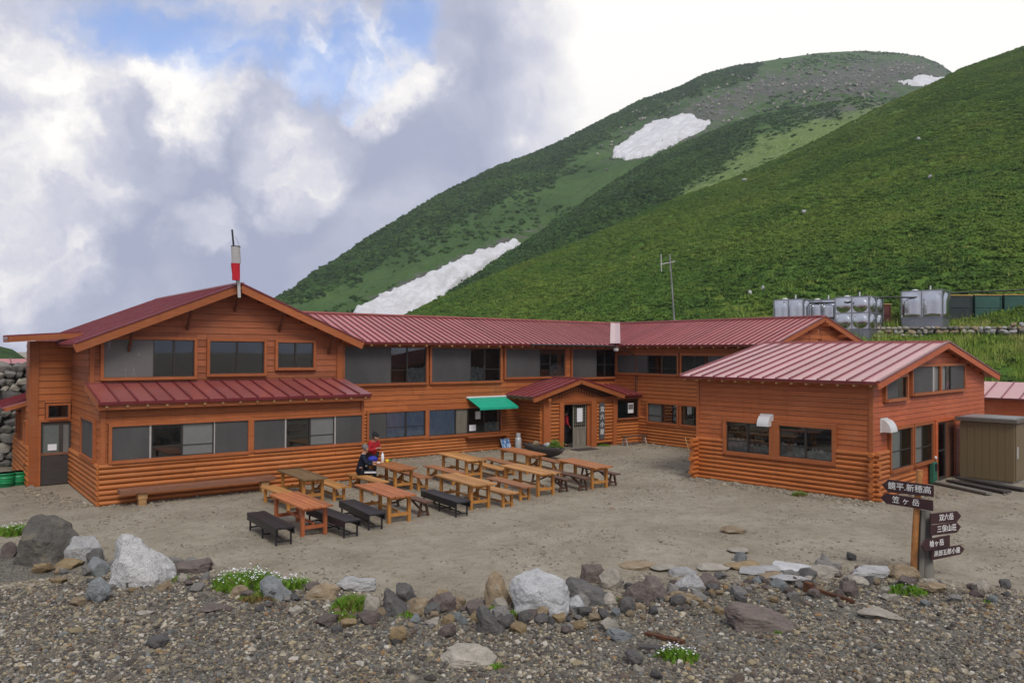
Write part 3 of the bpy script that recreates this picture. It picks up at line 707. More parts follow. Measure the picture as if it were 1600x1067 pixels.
def rows(parent, W, s0, s1, z0, z1, n, kind, mat, holes=(), rng_of=None, maxlen=99, ext=(0, 0), thick=None):
    h = (z1-z0)/n; r = random.Random(int(z0*100)+int(s1*100))
    for i in range(n):
        a, b = z0+i*h, z0+(i+1)*h; lo, hi = (s0, s1) if rng_of is None else rng_of((a+b)/2)
        lo = max(lo, s0); hi = min(hi, s1)
        for a0, a1, h0, h1 in holes:               # trimmed boards above and below an opening
            g0, g1 = max(lo, a0), min(hi, a1)
            if b <= h0+.02 or a >= h1-.02 or g1-g0 < .04: continue
            for z_a, z_b in ((a, h0), (h1, b)):
                if z_b-z_a > .02: link('siding_board', BOARD, mat, parent, W.M(g0, z_a, 0, g1-g0, .03, z_b-z_a-.004), True)
        for p, q in spans(lo, hi, a, b, holes):
            if abs(p-s0) < 1e-6 and ext[0]: p -= ext[0]*(1+.3*r.uniform(-1, 1))
            if abs(q-s1) < 1e-6 and ext[1]: q += ext[1]*(1+.3*r.uniform(-1, 1))
            cuts = [p]
            while q-cuts[-1] > maxlen*1.3: cuts.append(cuts[-1]+maxlen*r.uniform(.75, 1.2))
            cuts.append(q)
            for c0, c1 in zip(cuts, cuts[1:]):
                if kind == 'log': link('log', LOGS[r.randrange(3)], mat, parent, W.M(c0+.003, a, 0, c1-c0-.006, thick or h, h), True)
                else: link('siding_board', BOARD, mat, parent, W.M(c0+.003, a, 0, c1-c0-.006, thick or .032, h-.012), True)
def post(parent, W, a0, a1, z0, z1, out=.10, mat='trim_wood', name='post'):
    return W.box(MB(), a0, a1, z0, z1, -.02, out).build(name, mat, parent)
def window(parent, W, s0, s1, z0, z1, cells, out=.06, case=.09, trim='trim_wood', bar=None, sash='sash_dark', back='room_dark', name='window', sill=True):
    """cells: (kind, from, to) in fractions of the width; window > shutter, sash, pane, curtain"""
    mb = MB(); c = case; o1 = out+.055
    W.box(mb, s0-c, s0, z0-c, z1+c, -.01, o1); W.box(mb, s1, s1+c, z0-c, z1+c, -.01, o1)
    W.box(mb, s0, s1, z1, z1+c, -.01, o1); W.box(mb, s0, s1, z0-c, z0, -.01, o1+(.03 if sill else 0))
    w = mb.build(name, trim, parent)
    W.box(MB(), s0, s1, z0, z1, -.009, .004).build('room_panel', back, w)  # dark plate: the gloom of the unlit room is put into its colour
    L = s1-s0
    for kind, f0, f1 in cells:
        a, b = s0+L*f0+.004, s0+L*f1-.004
        if kind == 'shutter': W.box(MB(), a, b, z0+.005, z1-.005, .008, out+.012).build('shutter', 'mesh_shutter', w)
        elif kind == 'pale_shutter': W.box(MB(), a, b, z0+.005, z1-.005, .008, out+.012).build('shutter', 'pale_panel', w)
        elif kind == 'post': W.box(MB(), a, b, z0, z1, -.009, o1).build('mullion', trim, w)
        elif kind == 'edge': W.box(MB(), a, b, z0, z1, .008, out+.02).build('sash', 'sash_light', w)
        else:
            t = .028; f = MB(); W.box(f, a, a+t, z0, z1, .02, out); W.box(f, b-t, b, z0, z1, .02, out)
            W.box(f, a+t, b-t, z0, z0+t, .02, out); W.box(f, a+t, b-t, z1-t, z1, .02, out)
            if bar: zb = z0+(z1-z0)*bar; W.box(f, a+t, b-t, zb-.012, zb+.012, .02, out-.005)
            f.build('sash', sash, w)
            g = {'frosted': 'frosted', 'frosted_green': 'frosted_green', 'brown': 'grey_board'}.get(kind, 'window_glass')
            W.box(MB(), a+t, b-t, z0+t, z1-t, out-.028, out-.022).build('pane', g, w)
            if kind == 'curtain':
                cu = MB(); cu.smooth = True; n = 40; vs = []
                for i in range(n+1):
                    u = a+.02+(b-a-.04)*i/n; o = .016+.009*math.sin(i*1.15+math.sin(i*.31)*2)
                    vs += [W.P(u, z0+.03, o), W.P(u, z1-.03, o*.9+.001)]
                cu.add(vs, [(2*i, 2*i+2, 2*i+3, 2*i+1) for i in range(n)]); cu.build('curtain', 'curtain_blue', w)
            if kind in ('half', 'crumple'):
                zb = z0+(z1-z0)*(.42 if kind == 'half' else .30); cu = MB(); n = 16; vs = []; r = random.Random(int(a*50))
                for i in range(n+1):
                    u = a+.02+(b-a-.04)*i/n; vs += [W.P(u, z0+.03, .012), W.P(u, zb+r.uniform(-.07, .07), .012+r.uniform(0, .012))]
                cu.add(vs, [(2*i, 2*i+2, 2*i+3, 2*i+1) for i in range(n)]); cu.build('curtain', 'room_pale', w)  # pale band painted for reflections and contents low in the glass, not cloth
    return w
def roof_slope(parent, O, e, s, L, pitch, u0, u1, mat='roof_red', deck='trim_wood', thick=.10, seam=.05, first=0.):
    """one slope: a boarded deck with standing-seam panels (sub-parts) laid on it; u0/u1 = slope limits as functions of the distance along the eave"""
    O, e, s = Vector(O), Vector(e).normalized(), Vector(s).normalized(); n = e.cross(s)
    if n.z < 0: n = -n
    N = max(1, round(L/pitch)); p = L/N
    xs = sorted({0, L, *[L*i/24 for i in range(25)]}) if not (u0(0) == u0(L) and u1(0) == u1(L)) else [0, L]
    mb = MB(); ring = [O+e*x+s*(u0(x)+.01) for x in xs]+[O+e*x+s*(u1(x)-.005) for x in reversed(xs)]
    ring = [q-n*.004 for q in ring]; d = mb.prism(ring, -n*thick).build('roof', deck, parent)
    for i in range(N):
        a, b = i*p, (i+1)*p
        A0, A1, B0, B1 = u0(a), u1(a), u0(b), u1(b)
        if max(A1-A0, B1-B0) < .08: continue
        A0, B0 = min(A0, A1-.01), min(B0, B1-.01)
        g = .004; q = [O+e*(a+g)+s*A0, O+e*(b-g)+s*B0, O+e*(b-g)+s*B1, O+e*(a+g)+s*A1]
        mb = MB(); mb.hexa(q+[x+n*.022 for x in q])
        w = .034; q = [O+e*(a+g)+s*(A0-.01)+n*.0225, O+e*(a+g+w)+s*(A0-.01)+n*.0225, O+e*(a+g+w)+s*A1+n*.0225, O+e*(a+g)+s*A1+n*.0225]
        mb.cur = 1; mb.hexa(q+[x+n*seam for x in q])
        # folded lip at the eave
        q = [O+e*(a+g)+s*(A0-.02)-n*.06, O+e*(b-g)+s*(B0-.02)-n*.06, O+e*(b-g)+s*(B0-.003)-n*.06, O+e*(a+g)+s*(A0-.003)-n*.06]
        mb.hexa(q+[x+n*.085 for x in q])
        mb.build('roof_panel', (mat, 'roof_seam'), d)
    return d
def gable_boards(parent, P0, P1, P2, w=.05, h=.17, trim='trim_wood', out=None):
    for a, b in ((P0, P1), (P2, P1)):
        a, b = Vector(a), Vector(b)
        MB().bar(a-Z*h*.62, b-Z*h*.62, w, h).build('bargeboard', trim, parent)
        MB().bar(a+Z*.01, b+Z*.01, w+.05, .05).build('edge_flashing', 'roof_seam', parent)
def tails(parent, O, e, L, pitch, inward, drop=.10, mat='block_wood'):
    """rafter ends under an eave"""
    O, e, i_ = Vector(O), Vector(e).normalized(), Vector(inward); me = None
    n = int(L/pitch)
    for k in range(n+1):
        p = O+e*(k*L/n if n else 0)-Z*drop
        if me is None:
            mb = MB(); q = i_*.5; mb.bar(Vector((0, 0, 0)), q, .07, .085); me = mb.mesh('rafter_tail', (mat,))
        link('rafter_tail', me, None, parent, Matrix.Translation(p))

# ---- main lodge: gabled left block, long wing, right wing, porch
X, Y = Vector((1, 0, 0)), Vector((0, 1, 0))
lodge = thing('mountain_lodge', (16, 28.3, 0), 'long L-shaped two-storey orange timber lodge with a red metal roof and gabled entrance porch', 'lodge')
def body(parent, x0, x1, y0, y1, z0, z1, mat='dark_timber', name='wall'): return MB().box(x0, x1, y0, y1, z0, z1).build(name, mat, parent)
def gable_body(parent, axis, a0, a1, b0, b1, zlo, apex, zap, name='wall', mat='dark_timber', wall_lo=0.):
    """solid block with a gabled top; gable face runs along X (axis 'x') between a0..a1"""
    f = (lambda a, b, z: (a, b, z)) if axis == 'x' else (lambda a, b, z: (b, a, z))
    return MB().prism([f(a0, b0, wall_lo), f(a1, b0, wall_lo), f(a1, b0, zlo[1]), f(apex, b0, zap), f(a0, b0, zlo[0])], Vector(f(0, b1-b0, 0))).build(name, mat, parent)
GX0, GX1, GXA, GY, LY = 4.35, 12.44, 8.6, 26.2, 24.5
GS = .42; GZ = 6.50
gz_line = lambda x: GZ-GS*abs(x-GXA)
gable_body(lodge, 'x', GX0, GX1, GY, 36., (gz_line(GX0)-.13, gz_line(GX1)-.13), GXA, GZ-.13)
WG = Wall((GX0, GY, 0), X, -Y)
g_hole = [(.37, 2.97, 3.44, 4.77), (3.45, 5.23, 3.51, 4.75), (5.70, 6.98, 3.69, 4.73)]
gr = lambda z: ((lambda w: (GXA-GX0-w, GXA-GX0+w))(max(.05, (GZ-.12-z)/GS)))
rows(lodge, WG, 0, GX1-GX0, 3.22, 6.38, 15, 'board', 'gable_wood', [(a-.09, b+.09, c, d) for a, b, c, d in g_hole], gr)
window(lodge, WG, .37, 2.97, 3.53, 4.68, [('pale_shutter', 0, .53), ('pane', .53, .765), ('pane', .765, 1)], back='room_blue')
window(lodge, WG, 3.45, 5.23, 3.60, 4.66, [('pane', 0, .5), ('pane', .5, 1)], back='room_blue')
window(lodge, WG, 5.70, 6.98, 3.78, 4.64, [('pane', 0, .5), ('pane', .5, 1)], bar=.42, back='room_blue')
post(lodge, WG, 7.88, 8.09, 3.0, 4.52, .08); post(lodge, WG, 0, .12, 3.2, 4.5, .06)
for bx in (1.05, 2.75, 5.75, 7.55, 4.25):      # braces under the gable overhang
    zt = gz_line(GX0+bx)-.22; MB().bar(WG.P(bx, zt-.62, .03), WG.P(bx, zt-.06, .52), .07, .09).build('brace', 'dark_timber', lodge)
    MB().bar(WG.P(bx, zt, -.1), WG.P(bx, zt, .60), .09, .11).build('purlin_end', 'beam_wood', lodge)
# left side of the block
WGL = Wall((GX0, 29.2, 0), -Y, -X); rows(lodge, WGL, 0, 3.0, 3.25, 4.45, 6, 'board', 'gable_wood')
# main gable roof
nrm = math.hypot(1, GS)
for sgn, ex in ((1, 12.95), (-1, 3.88)):
    z = gz_line(ex); L = abs(ex-GXA)*nrm
    O = (ex, 25.62, z) if sgn > 0 else (ex, 36.2, z)
    roof_slope(lodge, O, Y if sgn > 0 else -Y, Vector((-sgn, 0, GS)), 10.58, .42, lambda e: 0, lambda e, L=L: L, 'roof_maroon')
gable_boards(lodge, (3.86, 25.60, gz_line(3.88)+.02), (GXA, 25.60, GZ+.02), (12.97, 25.60, gz_line(12.95)+.02), h=.24)
MB().bar((GXA, 25.58, GZ+.035), (GXA, 36.2, GZ+.035), .22, .05).build('ridge_cap', 'roof_maroon', lodge)
# lean-to
WL = Wall((GX0, LY, 0), X, -Y); LW = GX1-GX0
body(lodge, GX0, GX1, LY, 26.25, 0, 2.84)
lw = [(.29, 4.12, 1.25, 2.20), (4.30, 8.00, 1.27, 2.19)]
lh = [(a-.1, b+.1, c-.09, d+.09) for a, b, c, d in lw]
rows(lodge, WL, 0, LW, 0, 1.17, 8, 'log', 'log_wood', lh, None, 3.3, ext=(.03, 0))
rows(lodge, WL, 0, LW, 1.17, 2.29, 6, 'board', 'board_wood', lh)
rows(lodge, WL, 0, LW, 2.29, 2.80, 3, 'board', 'board_wood')
window(lodge, WL, *lw[0], [('shutter', 0, .255), ('edge', .255, .27), ('pane', .27, .49), ('frosted', .49, .73), ('edge', .73, .74), ('shutter', .74, 1)], bar=.33, back='room_wood')
window(lodge, WL, *lw[1], [('shutter', 0, .27), ('edge', .27, .285), ('pane', .285, .50), ('frosted', .50, .73), ('edge', .73, .745), ('shutter', .745, 1)], bar=.36, back='room_wood')
post(lodge, WL, 0, .13, 1.17, 2.82, .07); post(lodge, WL, LW-.10, LW, 1.17, 2.82, .07)
WLL = Wall((GX0, 29.2, 0), -Y, -X)
rows(lodge, WLL, 0, 4.7, 0, 1.17, 8, 'log', 'log_wood', ext=(0, .04))
rows(lodge, WLL, 0, 4.7, 1.17, 2.95, 9, 'board', 'board_wood', [(2.2, 4.35, 1.1, 2.4)])
rows(lodge, WLL, 0, 3.0, 2.95, 3.25, 2, 'board', 'board_wood')
window(lodge, WLL, 2.30, 4.25, 1.25, 2.30, [('shutter', 0, .5), ('shutter', .5, 1)], back='room_wood')
body(lodge, GX0+.002, GX0+.8, 26.25, 29.5, 0, 4.4)
sl_ = (3.32-2.88)/(26.2-24.10)
roof_slope(lodge, (GX0-.12, 24.10, 2.90), X, Vector((0, 1, sl_)), LW+.24, .50, lambda e: 0, lambda e: 2.08*math.hypot(1, sl_), 'roof_maroon', thick=.07)
MB().bar((GX0-.1, 24.20, 2.76), (GX1+.12, 24.20, 2.76), .05, .12).build('fascia', 'trim_wood', lodge)
MB().bar((GX0-.10, 24.16, 2.80), (GX0-.10, 26.2, 3.23), .05, .16).build('bargeboard', 'trim_wood', lodge)
tails(lodge, (GX0+.1, 24.13, 2.90), X, LW-.2, .50, Y)
MB().bar((GX0-.1, 26.17, 3.34), (GX1+.1, 26.17, 3.34), .06, .07).build('flashing', 'roof_seam', lodge)
# door block at the left end
WD = Wall((3.2, 29.2, 0), X, -Y)
MB().box(3.2, 4.36, 29.2, 30.3, 0, 4.62).build('wall', 'dark_timber', lodge)
dh = [(.16, 1.15, 0, 2.72)]
rows(lodge, WD, 0, 1.16, 2.72, 4.62, 9, 'board', 'board_wood')
rows(lodge, WD, 0, 1.16, 2.06, 2.72, 3, 'board', 'board_wood', [(.38, 1.12, 2.0, 2.66)])
window(lodge, WD, .47, 1.03, 2.17, 2.56, [('pane', 0, 1)], case=.07)
for a, b in ((0, .20), ):
    post(lodge, WD, a, b, 0, 4.6, .06)
fr = MB(); WD.box(fr, .20, .27, 0, 2.12, 0, .10); WD.box(fr, 1.13, 1.16, 0, 2.12, 0, .10); WD.box(fr, .27, 1.13, 2.04, 2.12, 0, .10)
fr.build('door_frame', 'trim_wood', lodge)
dm = MB(); WD.box(dm, .27, 1.13, .03, .99, .005, .05); WD.box(dm, .27, .34, .99, 2.04, .005, .05); WD.box(dm, .78, .90, .99, 2.04, .005, .05); WD.box(dm, 1.06, 1.13, .99, 2.04, .005, .05); WD.box(dm, .34, .78, 1.95, 2.04, .005, .05); WD.box(dm, .90, 1.06, 1.95, 2.04, .005, .05)
door = dm.build('door', 'plank_dark', lodge)
WD.box(MB(), .34, .78, .99, 1.95, .012, .03).build('pane', 'frosted_green', door); WD.box(MB(), .90, 1.06, .99, 1.95, .012, .03).build('pane', 'frosted', door)
WD.box(MB(), .27, 1.13, .97, 1.05, .05, .06).build('mid_rail', 'beam_wood', door)
MB().bar(WD.P(.84, 1.0, .05), WD.P(.84, 1.0, .11), .04, .04).build('handle', 'steel', door)
WDL = Wall((3.2, 30.3, 0), -Y, -X); rows(lodge, WDL, 0, 1.1, 1.3, 4.62, 16, 'board', 'board_wood'); post(lodge, WDL, .98, 1.1, 0, 4.6, .05)
MB().box(3.2, 4.6, 30.3, 33.3, 0, 2.55).build('wall', 'dark_timber', lodge)
WDA = Wall((3.2, 33.3, 0), -Y, -X)
rows(lodge, WDA, 0, 4.1, 0, 1.3, 8, 'log', 'log_wood'); rows(lodge, WDA, 0, 3.0, 1.3, 2.5, 6, 'board', 'board_wood', [(.9, 1.7, 1.4, 2.3)])
window(lodge, WDA, 1.0, 1.6, 1.5, 2.15, [('pane', 0, 1)], case=.07); window(lodge, WDA, 3.25, 3.75, .75, 2.0, [('shutter', 0, 1)], case=.07)
roof_slope(lodge, (2.55, 33.5, 2.42), -Y, Vector((1, 0, .30)), 3.2, .5, lambda e: 0, lambda e: 1.4, 'roof_maroon', thick=.07)
MB().bar((2.60, 30.27, 2.40), (3.2, 30.27, 2.58), .05, .12).build('bargeboard', 'trim_wood', lodge)
roof_slope(lodge, (2.50, 29.95, 4.725), -Y, Vector((1, 0, .075)), 1.5, .45, lambda e: 0, lambda e: 2.05, 'roof_maroon', thick=.08)
MB().bar((2.52, 28.43, 4.66), (4.5, 28.47, 4.815), .05, .17).build('bargeboard', 'trim_wood', lodge)
MB().bar((2.52, 28.47, 4.66), (2.52, 29.95, 4.66), .05, .17).build('fascia', 'trim_wood', lodge)
# long wing
AY, CX = 28.3, 28.3; EO = 27.75; EZ = 4.70; RG = 31.35; RZ = 5.92; RS = (RZ-EZ)/(RG-EO); rn = math.hypot(1, RS)
MB().prism([(12.3, AY, 0), (12.3, 34.4, 0), (12.3, 34.4, 4.7), (12.3, RG, RZ-.13), (12.3, AY, EZ+.06)], (16.2, 0, 0)).build('wall', 'dark_timber', lodge)
gable_body(lodge, 'y', 19.0, 34.4, CX, 34.4, (4.6, 4.6), 26., 4.61)
WA = Wall((12.44, AY, 0), X, -Y); x0 = 12.44
aw = [(13.52, 17.20, 3.07, 4.52), (17.47, 21.05, 3.07, 4.50), (21.36, 24.88, 3.21, 4.48), (25.36, 28.24, 3.13, 4.48), (14.58, 17.18, .86, 1.90), (17.36, 21.07, .82, 1.90)]
aw = [(a-x0, b-x0, c, d) for a, b, c, d in aw]; ah = [(a-.1, b+.1, c-.09, d+.09) for a, b, c, d in aw]
ph = [(22.2-x0, 30, 0, 2.35)]
rows(lodge, WA, 0, 28.3-x0, 0, .78, 6, 'log', 'log_wood', ph, None, 3.4)
rows(lodge, WA, 0, 28.3-x0, .78, 1.95, 9, 'log', 'log_wood', ah+ph)
rows(lodge, WA, 0, 28.3-x0, 1.95, 2.98, 5, 'board', 'board_wood', ph, None, 5)
rows(lodge, WA, 0, 28.3-x0, 2.98, 4.58, 8, 'board', 'board_wood', ah)
for i, bars in ((0, .36), (1, .36), (2, .47)):
    window(lodge, WA, *aw[i], [('shutter', 0, (.55, .55, .56)[i]), (('pane', 'half', 'pane')[i], (.55, .55, .56)[i], (.76, .765, .745)[i]), (('half', 'pane', 'half')[i], (.76, .765, .745)[i], 1)], bar=bars, back='room_wood')
window(lodge, WA, *aw[3], [('shutter', 0, .55), ('pane', .55, .75), ('pane', .75, 1)], bar=.45, back='room_wood')
window(lodge, WA, *aw[4], [('shutter', 0, .30), ('curtain', .30, .65), ('curtain', .65, 1)], bar=.40)
window(lodge, WA, *aw[5], [('curtain', 0, .36), ('brown', .36, .53), ('pane', .53, .765), ('half', .765, 1)], back='room_wood')
# serving shelf below the counter window, with brackets
sh = WA.box(MB(), 19.15-x0, 21.35-x0, .66, .71, .06, .42).build('serving_shelf', 'trim_wood', lodge)
for a in (19.25, 21.2): MB().prism([WA.P(a-x0, .66, .06), WA.P(a-x0, .66, .36), WA.P(a-x0, .42, .06)], X*.06).build('bracket', 'trim_wood', sh)
# awning
aw_ = MB(); q = [WA.P(19.3-x0, 2.33, .05), WA.P(21.35-x0, 2.33, .05), WA.P(21.35-x0, 1.96, 1.0), WA.P(19.3-x0, 1.96, 1.0)]
aw_.hexa(q+[p+Z*.02 for p in q]); q = [WA.P(19.3-x0, 1.88, 1.0), WA.P(21.35-x0, 1.88, 1.0), WA.P(21.35-x0, 1.98, 1.0), WA.P(19.3-x0, 1.98, 1.0)]
aw_.hexa(q+[p-Y*.015 for p in q]); awn = aw_.build('awning', 'awning_green', lodge)
MB().tube([WA.P(19.25-x0, 2.36, .06), WA.P(21.4-x0, 2.36, .06)], .05, 8).build('awning_roller', 'white_metal', awn)
for a in (19.36, 21.29): MB().tube([WA.P(a-x0, 1.9, .06), WA.P(a-x0, 1.96, .96)], .014, 6).build('awning_arm', 'dark_metal', awn)
# roofs of the two wings meet in a valley
roof_slope(lodge, (11.4, EO, EZ), X, Vector((0, 1, RS)), RG-11.4, .305, lambda e: max(0, (e+11.4-EO))*rn, lambda e: (RG-EO)*rn)
roof_slope(lodge, (EO, RG, EZ), -Y, Vector((1, 0, RS)), RG-18.75, .305, lambda e: max(0, (RG-e-EO))*rn, lambda e: (RG-EO)*rn)
roof_slope(lodge, (36., 2*RG-EO, EZ), -X, Vector((0, -1, RS)), 24.6, .8, lambda e: 0, lambda e: (RG-EO)*rn)
roof_slope(lodge, (2*RG-EO, 18.75, EZ), Y, Vector((-1, 0, RS)), 16., .8, lambda e: 0, lambda e: (RG-EO)*rn)
fl = MB(); v0, v1 = Vector((EO-.02, EO-.02, EZ)), Vector((RG, RG, RZ)); wd = .36
for a, b in ((X, 1), (Y, 1)):
    s_ = Vector((0, 1, RS)) if a == X else Vector((1, 0, RS))
    q = [v0+Z*.085, v0-a*wd+Z*.085, v1-a*wd+Z*.085, v1+Z*.085]; fl.hexa(q+[p+Z*.012 for p in q])
fl.build('valley_flashing', 'flash_pale', lodge)
MB().bar((12.2, RG, RZ+.045), (RG+.1, RG, RZ+.045), .30, .06).build('ridge_cap', 'roof_red', lodge)
MB().bar((RG, RG+.1, RZ+.05), (RG, 18.72, RZ+.05), .30, .06).build('ridge_cap', 'roof_red', lodge)
tails(lodge, (13.2, EO+.03, EZ), X, 14.4, .61, Y); tails(lodge, (EO+.03, 27.6, EZ), -Y, 9.0, .61, X)
MB().tube([(22.4, EO-.05, EZ-.03), (27.7, EO-.05, EZ-.05)], .045, 6).build('gutter', 'dark_metal', lodge)
MB().tube([(27.72, 27.68, EZ-.06), (28.2, 26.9, 4.22), (28.22, 26.78, 4.1), (28.22, 26.78, .05)], .045, 8).build('downpipe', 'dark_timber', lodge)
lm = MB(); lm.box(27.60, 27.78, 27.55, 27.70, 4.42, 4.56); lm.build('floodlight', 'white_metal', lodge)
# right wing front
WC = Wall((CX, 28.3, 0), -Y, -X); y0 = 28.3
cw = [(28.05, 24.21, 3.35, 4.22), (23.94, 20.2, 3.35, 4.22), (26.01, 24.21, 1.07, 1.93), (23.97, 22.2, 1.07, 1.93)]
cw = [(y0-a, y0-b, c, d) for a, b, c, d in cw]; chh = [(a-.1, b+.1, c-.09, d+.09) for a, b, c, d in cw]
rows(lodge, WC, 1.5, 9.3, 0, 1.28, 9, 'log', 'log_wood', chh); rows(lodge, WC, 1.5, 9.3, 1.28, 2.02, 4, 'board', 'board_wood', chh)
rows(lodge, WC, 0, 9.3, 2.02, 3.26, 7, 'board', 'board_wood'); rows(lodge, WC, 0, 9.3, 3.26, 4.58, 7, 'board', 'board_wood', chh)
window(lodge, WC, *cw[0], [('shutter', 0, .52), ('pane', .52, .76), ('pane', .76, 1)], bar=.3); window(lodge, WC, *cw[1], [('pane', 0, .2), ('pane', .2, .4), ('shutter', .4, 1)], bar=.3)
window(lodge, WC, *cw[2], [('frosted_green', 0, .48), ('pane', .48, 1)], bar=.35); window(lodge, WC, *cw[3], [('pane', 0, .5), ('pane', .5, 1)], bar=.35)
post(lodge, WC, 0, .1, 2.4, 4.6, .07)
# right wing gable end
gable_body(lodge, 'x', CX, 34.4, 19.0, 34., (EZ+.06, EZ+.06), RG, RZ-.13, wall_lo=4.0)
WCG = Wall((CX, 19.0, 0), X, -Y)
rows(lodge, WCG, 0, 6.1, 3.0, 5.78, 14, 'board', 'board_wood', [(3.0, 4.5, 4.3, 5.0)], lambda z: ((lambda w: (3.05-w, 3.05+w))(max(.05, (RZ-.14-z)/RS) if z > 4.7 else 3.05)))
window(lodge, WCG, 3.2, 4.3, 4.35, 4.9, [('pane', 0, .5), ('pane', .5, 1)])
gable_boards(lodge, (EO-.02, 18.72, EZ+.03), (RG, 18.72, RZ+.03), (2*RG-EO+.02, 18.72, EZ+.03), h=.2)
for a in (2.2, 3.05, 4.4): MB().bar(WCG.P(a, RZ-.33-RS*abs(a-3.05), -.1), WCG.P(a, RZ-.33-RS*abs(a-3.05), .5), .09, .12).build('purlin_end', 'trim_wood', lodge)
# ---- porch
PY = 26.7; WP = Wall((22.2, PY, 0), X, -Y); px = 22.2
def pb(*a): return MB().box(*a).build('wall', 'dark_timber', lodge)
pb(22.2, 23.38, PY, PY+.12, 0, 2.3); pb(22.2, 22.32, PY+.12, AY, 0, 2.3); pb(25.05, 28.28, PY, PY+.12, 0, 2.3); pb(23.38, 25.05, PY, PY+.12, 2.06, 2.3); pb(26.5, 26.6, PY+.12, AY, 0, 2.3)
MB().prism([(22.2, PY, 2.3), (26.65, PY, 2.3), (24.12, PY, 2.98)], (0, 1.6, 0)).build('wall', 'dark_timber', lodge)
rows(lodge, WP, .40, .92, 0, 2.05, 13, 'log', 'log_wood'); rows(lodge, WP, 3.18, 4.25, .12, 2.12, 13, 'log', 'log_wood'); rows(lodge, WP, 4.48, 6.05, 0, 1.14, 8, 'log', 'log_wood')
rows(lodge, WP, 4.48, 6.05, 2.2, 2.32, 1, 'board', 'board_wood')
WPL = Wall((22.2, AY, 0), -Y, -X); rows(lodge, WPL, .08, 1.6, 0, 2.25, 15, 'log', 'log_wood')
for a, b, h in ((0, .40, 2.3), (.92, 1.17, 2.08), (2.85, 3.18, 2.08), (4.25, 4.48, 2.3), (6.0, 6.09, 2.3)): post(lodge, WP, a, b, 0, h, .16)
WP.box(MB(), .40, 4.25, 2.08, 2.28, -.01, .15).build('beam', 'trim_wood', lodge); WP.box(MB(), 1.17, 2.85, 2.0, 2.08, -.01, .12).build('beam', 'trim_wood', lodge)
MB().prism([WP.P(.3, 2.28, .05), WP.P(3.55, 2.28, .05), WP.P(1.92, 2.78, .05)], -Y*.03).build('gable_panel', 'trim_wood', lodge)
for i in range(13):
    a = .95+i*.165; h = .50*(1-abs(a-1.92)/1.65)
    WP.box(MB(), a-.025, a+.025, 2.74-.27*abs(a-1.92)-.16, 2.74-.27*abs(a-1.92), .081, .10).build('grille_bar', 'dark_timber', lodge)
PR, PAP, PEL = .272, 3.14, 2.42
for sg, ex in ((1, 26.86), (-1, 21.40)):
    L = abs(ex-24.12)*math.hypot(1, PR); z = PAP-PR*abs(ex-24.12)
    roof_slope(lodge, (ex, 26.28 if sg > 0 else 28.29, z), Y if sg > 0 else -Y, Vector((-sg, 0, PR)), 2.01, .40, lambda e: 0, lambda e, L=L: L, 'roof_maroon', thick=.08)
gable_boards(lodge, (21.36, 26.26, PEL-.02), (24.12, 26.26, PAP+.02), (26.9, 26.26, PEL-.02), w=.06, h=.20)
MB().bar((24.12, 26.24, PAP+.04), (24.12, 28.29, PAP+.04), .2, .05).build('ridge_cap', 'roof_maroon', lodge)
for a in (.12, 4.35): MB().bar(WP.P(a, 2.26, -.1), WP.P(a, 2.26, .42), .14, .14).build('beam', 'trim_wood', lodge)
tails(lodge, (21.43, 26.4, PEL-.02), Y, 1.8, .45, X)
roof_slope(lodge, (26.75, 26.4, 2.34), X, Vector((0, 1, .22)), 1.5, .4, lambda e: 0, lambda e: 1.95, 'roof_maroon', thick=.07)
nb = window(lodge, WP, 4.53, 5.95, 1.22, 2.14, [('pane', 0, 1)], out=.10, case=.06, name='window', back='room_dark')
WP.box(MB(), 5.25, 5.62, 1.45, 1.92, .122, .127).build('notice', 'paper', nb); WP.box(MB(), 5.27, 5.60, 1.62, 1.88, .1275, .129).build('photo_print', 'slate_dark' if 'slate_dark' in MATS else 'hair_grey', nb)
# porch interior and the sliding lattice door
MB().box(22.32, 26.5, AY-.06, AY-.01, 0, 2.3).build('wall', 'room_wood', lodge)
MB().box(22.32, 26.5, PY+.12, AY-.06, 2.25, 2.30).build('ceiling', 'room_wood', lodge)
MB().box(23.37, 25.05, PY-.10, PY+.0, .004, .05).build('threshold', 'grey_timber', lodge)
WP.box(MB(), 1.17, 1.24, .05, 2.0, -.05, .04).build('door_jamb', 'grey_timber', lodge)
d0, d1 = 24.06-px, 24.86-px; lat = MB(); o0, o1 = -.05, -.01
WP.box(lat, d0, d0+.06, .05, 2.0, o0, o1); WP.box(lat, d1-.06, d1, .05, 2.0, o0, o1); WP.box(lat, d0+.06, d1-.06, .05, .12, o0, o1); WP.box(lat, d0+.06, d1-.06, .86, .94, o0, o1); WP.box(lat, d0+.06, d1-.06, 1.94, 2.0, o0, o1)
sd = lat.build('sliding_door', 'grey_board', lodge)
bw = (d1-d0-.12)/4
for i in range(4): WP.box(MB(), d0+.06+i*bw+.004, d0+.06+(i+1)*bw-.004, .12, .86, o0+.008, o1-.012).build('door_board', 'grey_board', sd)
for i in range(1, 6): WP.box(MB(), d0+.06+(d1-d0-.12)*i/6-.012, d0+.06+(d1-d0-.12)*i/6+.012, .94, 1.94, o0+.005, o1-.005).build('lattice_bar', 'grey_board', sd)
for i in range(1, 7): WP.box(MB(), d0+.06, d1-.06, .94+i/7-.012, .94+i/7+.012, o0+.012, o1-.012).build('lattice_bar', 'grey_board', sd)
WP.box(MB(), 2.70, 2.85, .0, 2.0, -.02, .02).build('door_jamb', 'trim_wood', lodge)

